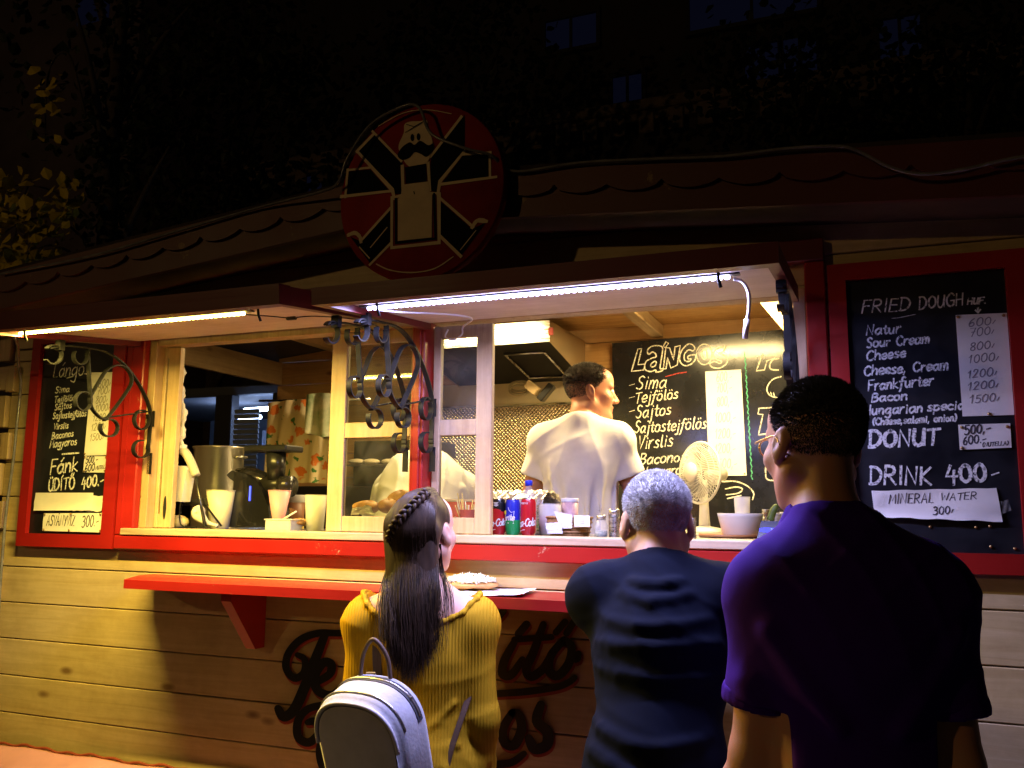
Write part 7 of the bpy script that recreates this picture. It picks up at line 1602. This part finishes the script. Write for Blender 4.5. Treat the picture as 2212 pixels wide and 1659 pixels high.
F = Field((-0.34, -0.24, 0.70), (0.34, 0.26, 1.36), 0.0055); torso(F, J, s, 0.012, 0.05)
for a in (aL, aR):
    F.cone(a[0]+V3(0, 0, -0.005), a[1], 0.053, 0.044, 0.03); F.cone(a[1], lerp(a[1], a[2], 0.9), 0.047, 0.038, 0.02); F.cone(lerp(a[1], a[2], 0.74), lerp(a[1], a[2], 0.90), 0.042, 0.043, 0.012)
for sx, a in ((-1, aL), (1, aR)):   # puckered raglan seams and a few pulls
    F.cone(V3(0.10*sx, -0.09, 1.00), V3(0.02*sx, -0.11, 0.93), 0.004, 0.003, 0.015)
F.cone(V3(0.02, -0.105, 0.885), V3(0.11, -0.095, 0.900), 0.007, 0.006, 0.015); F.cone(V3(-0.06, -0.11, 0.86), V3(0.08, -0.115, 0.850), 0.007, 0.006, 0.015)
F.ripple(wrinkles(9, 0.0026, [(0.4, 0.2, 1), (-0.6, 0.2, 0.8), (0.9, 0.2, 0.4)]))
F.plane((0, 0, 0.775), (0, 0, -1))
# off-shoulder neckline: a wide dip from one shoulder to the other
F.ell(V3(0, -0.02, 1.300), (0.150, 0.150, 0.118), 0.010, None, 'd')
MUST = cloth_mat('mustard_rib', (0.52, 0.29, 0.012), rib=38); MUST.node_tree.nodes['Principled BSDF'].inputs['Roughness'].default_value = 0.8
jm = skin_obj(F, 'jumper', MUST, wo)
# rolled neckline edge
def body_front(ang):
    return V3(0.138*math.sin(ang), -0.02-0.092*math.cos(ang), 0)
F = Field((-0.26, -0.22, 1.08), (0.26, 0.20, 1.30), 0.005)
v_, q_ = bpy.data.objects[jm.name].data.vertices, None
co = np.empty(len(v_)*3); v_.foreach_get('co', co); co = co.reshape(-1, 3)
dE = np.abs(np.sqrt(((co[:, 0])/0.150)**2+((co[:, 1]+0.02)/0.150)**2+((co[:, 2]-1.300)/0.118)**2)-1)
out = []
for k in range(40):
    a = 2*math.pi*k/40; an = np.arctan2(co[:, 0], -(co[:, 1]+0.015)); sel = (np.abs((an-a+math.pi) % (2*math.pi)-math.pi) < 0.09) & (dE < 0.09)
    if sel.any():
        c_ = co[sel]; rr_ = np.hypot(c_[:, 0], c_[:, 1]+0.015)+0.5*(c_[:, 2]-1.2)*0; out.append(c_[np.argmax(rr_*1.0+c_[:, 2]*0.6)])
for a, b in zip(out, out[1:]+out[:1]):
    if np.linalg.norm(a-b) < 0.09: F.cone(a, b, 0.0075, 0.0075, 0.008)
skin_obj(F, 'neckline', MUST, wo, 2)
F = Field((-0.26, -0.22, 0.02), (0.26, 0.22, 0.95), 0.009); F.ell(J['pel'], (0.166, 0.118, 0.11), 0.05)
for l in lg: leg(F, *l, s, 0.010)
F.plane((0, 0, 0.06), (0, 0, -1)); skin_obj(F, 'jeans', JEANS, wo); shoes(wo, [l[2] for l in lg], s, mat('white_trainer', (0.6, 0.6, 0.58), rough=0.6))
eyes(wo, q, R, 0.93)
# long hair: a close cap, a hanging mass and many loose strands
HAIR = mat('dark_brown_long_hair', (0.014, 0.008, 0.005), rough=0.5, spec=0.28, col2=(0.055, 0.030, 0.017), vscale=40, stretch=(1, 1, 0.12))
hs = 0.93
F = Field(hc-V3(0.16, 0.19, 0.42), hc+V3(0.16, 0.13, 0.18), 0.005)
F.ell(q(0, -0.014, 0.040), V3(0.080, 0.099, 0.089)*hs, 0.02, R); F.ell(q(0, 0.060, -0.040), V3(0.10, 0.055, 0.098)*hs, 0.012, R, 'd'); F.ell(q(0.086, -0.002, -0.012), V3(0.03, 0.030, 0.045)*hs, 0.012, R, 'd')
for x in (-0.058, -0.02, 0.018, 0.050): F.cone(q(x, -0.075, 0.0), V3(hc[0]+x*0.75-0.01, -0.118, hc[2]-0.33+0.05*abs(x)/0.06), 0.034, 0.010, 0.03, (1, 0.75, 1))
F.cone(q(-0.072, -0.02, -0.02), V3(-0.085, -0.085, hc[2]-0.22), 0.024, 0.010, 0.02)
F.ripple(lambda X, Y, Z: 0.0007*np.sin(160*X+6*np.sin(9*Z))+0.0007*np.sin(95*X+50*Y+4*Z))
hair_o = skin_obj(F, 'hair', HAIR, wo, 1)
m = MB(); rr = np.random.default_rng(21)
for i in range(2600):
    u = rr.uniform(-1, 1); lay = rr.uniform(0, 1); x = 0.072*u; L = rr.uniform(0.30, 0.385)*(1-0.20*abs(u)) if abs(u) < 0.9 else rr.uniform(0.2, 0.3)
    tz = rr.uniform(0.03, 0.12); p0 = q(x*0.75+0.006, 0.045*(1-abs(u))-0.03*lay, 0.1345-0.046*u*u+0.003*lay); p1 = q(x*1.10, -0.074-0.004*lay, 0.114-0.052*u*u+0.003*lay); p2 = q(x*1.20, -0.1255-0.005*lay+0.036*u*u, 0.020); p3 = q(x*1.18, -0.126-0.006*lay+0.050*u*u, -0.070)
    tip = V3(hc[0]+x*rr.uniform(0.55, 1.15)+rr.normal(0, 0.010)-0.008, -0.140-0.018*rr.random()-0.01*(1-abs(u)), hc[2]-L); p4 = lerp(p3, tip, 0.5)+V3(rr.normal(0, 0.005), -0.016, 0)
    st = 0 if rr.random() < 0.8 else 2
    pts = catmull([Vector(t) for t in [p0, p1, p2, p3, p4, tip]][st:], 4); n_ = len(pts); r_ = rr.uniform(0.0006, 0.0013)
    m.tube(pts, [r_*(1-0.75*max(0, (j/(n_-1)-0.6)/0.4)) for j in range(n_)], 3, caps=False)
for i in range(90):      # wisps by the neck and over the right shoulder
    sx = 1 if i % 3 else -1; x = rr.uniform(0.045, 0.070)*sx; p0 = q(x, -0.03, -0.03); p1 = q(x*1.05, -0.025, -0.10)
    tip = V3(p1[0]+sx*rr.uniform(0.0, 0.045), rr.uniform(-0.125, -0.06), hc[2]-rr.uniform(0.20, 0.33)); pm = lerp(p1, tip, 0.5)+V3(0.014*sx, -0.012, 0.01)
    pts = catmull([Vector(t) for t in (p0, p1, pm, tip)], 5); m.tube(pts, [0.0010*(1-0.7*j/len(pts)) for j in range(len(pts))], 3, caps=False)
m.build('strands', HAIR, hair_o, local=True)
def braid(path, r, turns):
    pts = catmull([Vector(p) for p in path], 12); n = len(pts); m = MB()
    for k in range(3):
        o_ = []
        for i, p in enumerate(pts):
            t = i/(n-1); T = (pts[min(i+1, n-1)]-pts[max(i-1, 0)]).normalized(); N = Vector((0, -1, 0.2)); N = (N-T*N.dot(T)).normalized(); B = T.cross(N); a = 2*math.pi*(turns*t+k/3)
            o_.append(p+B*(r*1.0*math.sin(a))+N*(r*0.55*math.sin(2*a)))
        m.tube(o_, [r*0.62*(0.75+0.35*abs(math.sin(math.pi*turns*3*i/(n-1)))) for i in range(n)], 8)
    return m
braid([q(0.044, -0.062, 0.124), q(0.030, -0.094, 0.096), q(0.0, -0.122, 0.060), q(-0.032, -0.126, 0.022), q(-0.056, -0.112, -0.014)], 0.0098, 3.8).build('braid', HAIR, hair_o, local=True)
braid([q(-0.074, -0.020, 0.075), q(-0.084, -0.048, 0.045), q(-0.080, -0.074, 0.010), q(-0.066, -0.094, -0.024), q(-0.058, -0.102, -0.055)], 0.0092, 3.6).build('braid', HAIR, hair_o, local=True)

# ================= her grey backpack =================
def WL(x, y, z):   # woman-local to world
    return wo.matrix_local_ if False else Vector((WPOS.x, WPOS.y, 0))+Matrix.Rotation(rad(20), 3, 'Z') @ Vector((x, y, z))
BP0 = WL(-0.038, -0.072, 0.790)
bp_ = thing('backpack', BP0, 'small pale grey backpack with zips hanging low on the back of the young woman', 'backpack', rotz=rad(-4))
TILT = rad(20); bp_.rotation_euler = (TILT, 0, rad(-4))
GREY = mat('grey_suede', (0.42, 0.42, 0.46), rough=0.75, var=0.16, vscale=16, bump=0.25, bscale=120, sheen=0.3)
GREYP = mat('taupe_leather', (0.60, 0.57, 0.60), rough=0.55, var=0.10, vscale=12, bump=0.15, bscale=90); ZIP = mat('zip_metal', (0.55, 0.52, 0.47), rough=0.3, metal=0.9); TAUPE = mat('brown_strap', (0.11, 0.065, 0.045), rough=0.5)
HW, HH, DP = 0.128, 0.325, 0.135
def arch(inset, y, n=40):
    w_, h_ = HW-inset, HH-inset; out = []
    for i in range(n+1):
        a = math.pi*i/n; ex = 0.78
        out.append(Vector((math.copysign(abs(math.cos(a))**ex, math.cos(a))*w_, y, h_-w_*1.0+math.sin(a)**ex*w_ if True else 0)))
    return [Vector((w_*0.97, y, inset))]+out+[Vector((-w_*0.97, y, inset))]
m = MB(); lay = [(0.018, -0.002), (0.004, -0.014), (0.0, -0.030), (0.0, -DP+0.030), (0.004, -DP+0.012), (0.018, -DP)]
vs = []; fs = []; N = None
for ins, y in lay:
    a = arch(ins, y); N = len(a); vs += a
for j in range(len(lay)-1):
    for i in range(N): fs.append((j*N+i, j*N+(i+1) % N, (j+1)*N+(i+1) % N, (j+1)*N+i))
fs += [tuple(range(N)), tuple(reversed(range((len(lay)-1)*N, len(lay)*N)))]
m._add(vs, fs, True); m.build('body', GREY, bp_, local=True)
m = MB(); a = arch(0.020, -DP-0.002); b = arch(0.034, -DP-0.010); vs = a+b; m._add(vs, [(i, (i+1) % N, N+(i+1) % N, N+i) for i in range(N)]+[tuple(range(N, 2*N))], True); m.build('front_panel', GREYP, bp_, local=True)
m = MB(); m.tube(arch(0.012, -DP-0.001)[1:-1], 0.0052, 8); m.build('piping', GREYP, bp_, local=True)
m = MB(); m.tube(arch(-0.0012, -0.040)[4:-10], 0.0032, 6); m.build('zip', ZIP, bp_, local=True)
m = MB(); m.strap([p for p in arch(-0.0008, -0.040)[3:-9]], (0, 1, 0), 0.020, 0.002); m.build('zip_tape', mat('dark_zip_tape', (0.05, 0.05, 0.06), rough=0.7), bp_, local=True)
m = MB(); m.tube(arch(-0.0012, -DP+0.030)[4:-8], 0.0028, 6); m.build('front_zip', ZIP, bp_, local=True)
z = arch(-0.002, -0.040)[10]; m = MB(); m.box(z+Vector((0.006, 0, -0.014)), (0.004, 0.008, 0.028), 0.001); m.build('zip_pull', ZIP, bp_, local=True)
m = MB(); m.tube(catmull([Vector((-0.045, -0.02, HH-0.008)), Vector((-0.035, -0.005, HH+0.045)), Vector((0.0, 0.0, HH+0.085)), Vector((0.035, -0.005, HH+0.045)), Vector((0.045, -0.02, HH-0.008))], 8), 0.0055, 8); m.build('grab_handle', TAUPE, bp_, local=True)
def toB(v): return Matrix.Rotation(-TILT, 3, 'X') @ (Matrix.Rotation(rad(4), 3, 'Z') @ (WL(*v)-BP0))
m = MB(); m.strap(catmull([Vector((-0.03, 0.004, HH-0.01)), toB((-0.095, -0.112, 1.03)), toB((-0.103, -0.100, 1.12)), toB((-0.108, -0.078, 1.20)), toB((-0.110, -0.020, 1.262)), toB((-0.112, 0.055, 1.20))], 8), (1, 0.2, 0), 0.024, 0.004); m.build('strap', TAUPE, bp_, local=True)
m = MB(); m.strap(catmull([Vector((0.10, -0.01, 0.03)), toB((0.070, -0.118, 0.80)), toB((0.098, -0.106, 0.90)), toB((0.128, -0.082, 0.99)), toB((0.150, -0.02, 1.06))], 8), (1, 0.3, 0.3), 0.018, 0.004); m.build('strap', TAUPE, bp_, local=True)
m = MB(); c_ = toB((0.078, -0.120, 0.825)); m.box(c_, (0.020, 0.008, 0.026), 0.002); m.build('buckle', ZIP, bp_, local=True)
# ------------------------------------------------------------------ the neighbouring stall seen through the kiosk's side window
def SP(x, y, d=0.0):
    v = P(x, y, 3.6); v.y += d; return v
st = thing('market_stall', (SP(500, 1000).x, 4.2, 0.0), 'neighbouring market stall with bluish lamps seen through the side window of the kiosk', 'stall')
BLUEW = mat('pale_louvre', (0.42, 0.50, 0.58), rough=0.6)
m = MB(); a, b = SP(508, 884), SP(552, 1060)
nz_ = 16
for i in range(nz_): m.box(((a.x+b.x)/2, 3.6, a.z+(b.z-a.z)*(i+0.5)/nz_), (b.x-a.x, 0.02, (a.z-b.z)/nz_*0.86), 0.003, R=Matrix.Rotation(rad(18), 3, 'X'))
m.build('louvre_panel', BLUEW, st)
m = MB(); c_ = SP(300, 870); d_ = SP(620, 858); m.bb(c_.x-1, d_.x+1.0, 3.7, 5.6, SP(540, 862).z+0.05, SP(540, 862).z+0.14, 0.01); m.build('canopy', mat('stall_canopy', (0.10, 0.11, 0.13), rough=0.7), st)
m = MB(); m.bb(c_.x-0.8, d_.x+1.0, 5.5, 5.56, 0.0, SP(540, 862).z+0.05); m.build('back_panel', mat('stall_back', (0.16, 0.20, 0.26), rough=0.6, var=0.2), st)
m = MB(); m.bb(c_.x-0.8, d_.x+1.0, 3.9, 4.5, 0.9, 0.95); m.bb(c_.x-0.8, d_.x+1.0, 3.92, 3.96, 0.0, 0.898); m.build('counter', mat('stall_counter', (0.12, 0.13, 0.15), rough=0.5), st)
for x in (475, 600):
    v = SP(x, 950); m = MB(); m.bb(v.x-0.09, v.x+0.09, 3.62, 3.72, 0, SP(540, 862).z+0.049, 0.004); m.build('post', mat('stall_post', (0.03, 0.03, 0.035), rough=0.6), st)
BLUEL = lamp_mat('stall_lamp', (0.45, 0.60, 1.0), 30.0)
for (x, y, r_) in ((397, 900, 0.05), (573, 914, 0.05), (573, 938, 0.05)):
    v = SP(x, y, 0.5); m = MB(); m.sphere(v, r_, 12, 8); m.build('bulb', BLUEL, st)
m = MB(); v0, v1 = SP(400, 893, 0.6), SP(470, 886, 0.6); m.tube([v0, v1], 0.02, 8); m.build('tube_lamp', lamp_mat('stall_tube', (0.5, 0.65, 1.0), 14.0), st)
m = MB(); v0, v1 = SP(512, 884, 0.10), SP(600, 877, 0.10); m.tube([v0, v1], 0.02, 8); m.build('tube_lamp', lamp_mat('stall_tube', (0.5, 0.65, 1.0), 14.0), st)
m = MB(); v0, v1 = SP(385, 905, 1.2), SP(470, 960, 1.2); nn = 26
for i in range(nn): m.bb(v0.x+(v1.x-v0.x)*i/nn, v0.x+(v1.x-v0.x)*(i+0.55)/nn, 4.8, 4.83, v1.z, v0.z)
m.build('corrugated_band', mat('corrugated_blue', (0.30, 0.36, 0.48), rough=0.4), st)

# ------------------------------------------------------------------ building far behind
BY_ = 15.0
bd = thing('town_building', (0, BY_+3, 0), 'dark multi storey town building rising behind the kiosk roof', 'building')
m = MB(); x0, x1 = P(250, 300, BY_).x, P(2600, 300, BY_).x; m.bb(x0, x1, BY_, BY_+6, 0.0, 24.0); m.build('facade', mat('dark_render', (0.06, 0.05, 0.045), rough=0.9, var=0.25, vscale=0.8, bump=0.3, bscale=4), bd)
m = MB(); a, b = P(960, 300, BY_-0.4), P(1760, 168, BY_-0.4); zc = (P(1250, 246, BY_-0.4)).z
m.bb(x0, x1, BY_-0.40, BY_-0.002, zc-0.12, zc+0.12, 0.03); m.bb(x0, x1, BY_-0.25, BY_-0.003, zc-0.30, zc-0.121, 0.02)
n = 40
for i in range(n): xx = x0+(x1-x0)*(i+0.5)/n; m.bb(xx-0.16, xx+0.16, BY_-0.34, BY_-0.251, zc-0.62, zc-0.122, 0.02)
m.build('cornice', mat('stone_trim', (0.22, 0.16, 0.11), rough=0.85, var=0.25, vscale=3), bd)
PANE = mat('sky_glow_pane', (0.02, 0.025, 0.06), rough=0.12, emit=(0.16, 0.20, 0.62), estr=0.0045)  # faint blue emission stands in for the sky mirrored in the glass
FRM = mat('window_trim', (0.05, 0.045, 0.04), rough=0.8)
for (x0_, y0_, x1_, y1_, muntin) in ((1325, 165, 1388, 245, 0), (1610, 98, 1682, 205, 0), (1694, 82, 1765, 192, 0), (1490, -40, 1765, 50, 1), (1180, 40, 1290, 110, 0), (655, 365, 700, 425, 0), (140, -30, 195, 28, 0), (1900, 40, 1990, 150, 0)):
    a, b = P(x0_, (y0_+y1_)/2, BY_), P(x1_, (y0_+y1_)/2, BY_); zt = P((x0_+x1_)/2, y0_, BY_).z; zb = P((x0_+x1_)/2, y1_, BY_).z
    m = MB(); w_ = 0.09
    m.bb(a.x-w_, b.x+w_, BY_-0.10, BY_-0.004, zt, zt+w_); m.bb(a.x-w_, b.x+w_, BY_-0.16, BY_-0.004, zb-w_, zb); m.bb(a.x-w_, a.x, BY_-0.09, BY_-0.004, zb, zt); m.bb(b.x, b.x+w_, BY_-0.09, BY_-0.004, zb, zt); m.bb((a.x+b.x)/2-0.03, (a.x+b.x)/2+0.03, BY_-0.06, BY_-0.021, zb, zt)
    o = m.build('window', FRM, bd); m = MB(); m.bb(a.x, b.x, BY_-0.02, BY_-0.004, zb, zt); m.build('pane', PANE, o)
ls = thing('side_building', (P(60, 250, 11).x, 14, 0), 'dim plastered building at the far left behind the ivy clad tree', 'building')
m = MB(); xr = P(288, 250, 11).x; m.bb(xr-14, xr, 11, 17, 0, 18); m.build('facade', mat('plum_render', (0.16, 0.12, 0.13), rough=0.9, var=0.2, vscale=1.2, bump=0.3, bscale=5), ls)
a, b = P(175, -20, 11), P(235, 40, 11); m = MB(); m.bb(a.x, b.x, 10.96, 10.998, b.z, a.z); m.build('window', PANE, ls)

# ------------------------------------------------------------------ trees: tapered trunks with limbs, crowns of thousands of leaves
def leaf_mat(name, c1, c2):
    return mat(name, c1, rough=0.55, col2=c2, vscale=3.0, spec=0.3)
def leaves(mb, centres, size, n_each, spread, rr):
    for c in centres:
        for _ in range(n_each):
            p = Vector(c)+Vector(rr.normal(0, 1, 3))*spread
            n = Vector((rr.normal(0, 0.6), -0.7+rr.normal(0, 0.6), 0.5+rr.normal(0, 0.6))).normalized(); t = Vector((rr.normal(0, 0.5), rr.normal(0, 0.3), -1)); t = (t-n*t.dot(n)).normalized(); b = n.cross(t); L = size*rr.uniform(0.55, 1.2); w_ = L*0.42
            cup = n*L*0.10
            mb._add([p-t*L*0.5, p-t*L*0.12+b*w_-cup, p+t*L*0.22+b*w_*0.8-cup, p+t*L*0.5, p+t*L*0.22-b*w_*0.8-cup, p-t*L*0.12-b*w_-cup, p+t*0.02*L], [(0, 1, 6), (1, 2, 6), (2, 3, 6), (3, 4, 6), (4, 5, 6), (5, 0, 6)])
def tree(name, label, base, H, crown_c, crown_r, lsize, n, m_leaf, rr, r0=0.16, extra=(), ivy=0, cat='tree'):
    t = thing(name, base, label, cat, 'trees behind the kiosk')
    b = Vector(base); m = MB(); pts = catmull([b, b+Vector((0.08, 0.05, H*0.35)), b+Vector((-0.05, 0.1, H*0.7)), b+Vector((0.1, 0, H))], 8); m.tube(pts, [r0*(1-0.75*i/len(pts)) for i in range(len(pts))], 10); tr = m.build('trunk', mat('bark', (0.05, 0.036, 0.026), rough=0.9, var=0.4, vscale=9, bump=0.9, bscale=25), t)
    for k in range(7):
        f_ = 0.45+0.08*k; p = b+Vector((0.02, 0.05, H*f_)); a = k*2.4; q_ = p+Vector((math.cos(a)*crown_r[0]*0.6, math.sin(a)*crown_r[1]*0.6, H*0.20)); m = MB(); m.tube(catmull([p, lerpV(p, q_, 0.5)+Vector((0, 0, 0.15)), q_], 5), [r0*0.35*(1-0.08*i) for i in range(11)], 7); m.build('limb', mat('bark', (0.05, 0.036, 0.026)), t)
    m = MB(); cl = []
    for _ in range(n):
        d = Vector(rr.normal(0, 1, 3)).normalized(); q_ = rr.uniform(0.35, 1.0)**0.6; cl.append(Vector(crown_c)+Vector((d.x*crown_r[0], d.y*crown_r[1], d.z*crown_r[2]))*q_)
    leaves(m, cl, lsize, 9, lsize*1.5, rr)
    if ivy:
        for i in range(ivy):
            z_ = rr.uniform(0.3, H*0.95); a = rr.uniform(0, 6.28); leaves(m, [b+Vector((math.cos(a)*r0*1.15, math.sin(a)*r0*1.15, z_))], lsize*0.8, 1, 0.04, rr)
    m.build('crown', m_leaf, t)
    if extra:
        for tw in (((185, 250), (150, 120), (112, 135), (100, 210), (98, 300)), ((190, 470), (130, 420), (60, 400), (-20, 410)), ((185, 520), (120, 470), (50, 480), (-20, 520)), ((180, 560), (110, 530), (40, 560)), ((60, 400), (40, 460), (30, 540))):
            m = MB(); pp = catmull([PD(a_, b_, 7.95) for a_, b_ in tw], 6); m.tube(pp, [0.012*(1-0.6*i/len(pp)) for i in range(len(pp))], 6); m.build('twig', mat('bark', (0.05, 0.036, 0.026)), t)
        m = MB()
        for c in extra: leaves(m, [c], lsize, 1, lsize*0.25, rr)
        m.build('low_branch_leaves', leaf_mat('leaf_coloured_lit', (0.34, 0.26, 0.016), (0.62, 0.47, 0.03)), t)  # lamplight on these leaves is put into their brighter yellow
    return t
def lerpV(a, b, t): return Vector(a)+(Vector(b)-Vector(a))*t
rr = np.random.default_rng(77)
tb = PD(185, 900, 8.2); tb.z = 0.0; D_ = 7.9
ex = []
for i, y in enumerate(range(150, 300, 17)):
    ex += [PD(82+i*1.0, y+6, D_), PD(120+i*0.5, y, D_)]
for _ in range(330):
    x = rr.uniform(-30, 165); y = rr.uniform(372, 600)
    if (x-95)**2/5200+(y-415)**2/800 < 1 and rr.random() < 0.8: continue
    if y < 372+0.28*max(0, x-60) or x > 165-0.55*max(0, y-470): continue
    ex.append(PD(x, y, D_+rr.uniform(-0.5, 0.6)))
tree('ivy_tree', 'near tree at the left with yellow leaves coloured as lit and an ivy clad trunk', tb, 7.5, PD(150, 60, 9.5), (1.2, 1.0, 1.3), 0.13, 60, leaf_mat('dark_leaf', (0.007, 0.012, 0.005), (0.020, 0.028, 0.009)), rr, 0.15, ex, 700)  # crown leaves darkened in colour, as the unlit copy of the yellow ones
for (x, y, D, rx, rz, n, H, lab) in ((480, 300, 13.5, 2.3, 2.4, 330, 6.0, 'broad dark tree behind the left slope of the roof'), (1000, 160, 14.5, 1.8, 1.7, 130, 6.5, 'dark tree behind the round sign'), (1720, 190, 13.0, 1.5, 1.2, 120, 5.5, 'thin dark tree in front of the lower right windows'), (2080, 180, 13.5, 1.4, 1.6, 110, 6.5, 'dark tree at the upper right corner')):
    c_ = PD(x, y, D); bb_ = Vector((c_.x, c_.y, 0)); tree('dark_tree', lab, bb_, c_.z, c_, (rx, 1.2, rz), 0.16, n, leaf_mat('dark_leaf', (0.007, 0.012, 0.005), (0.020, 0.028, 0.009)), rr, 0.17)
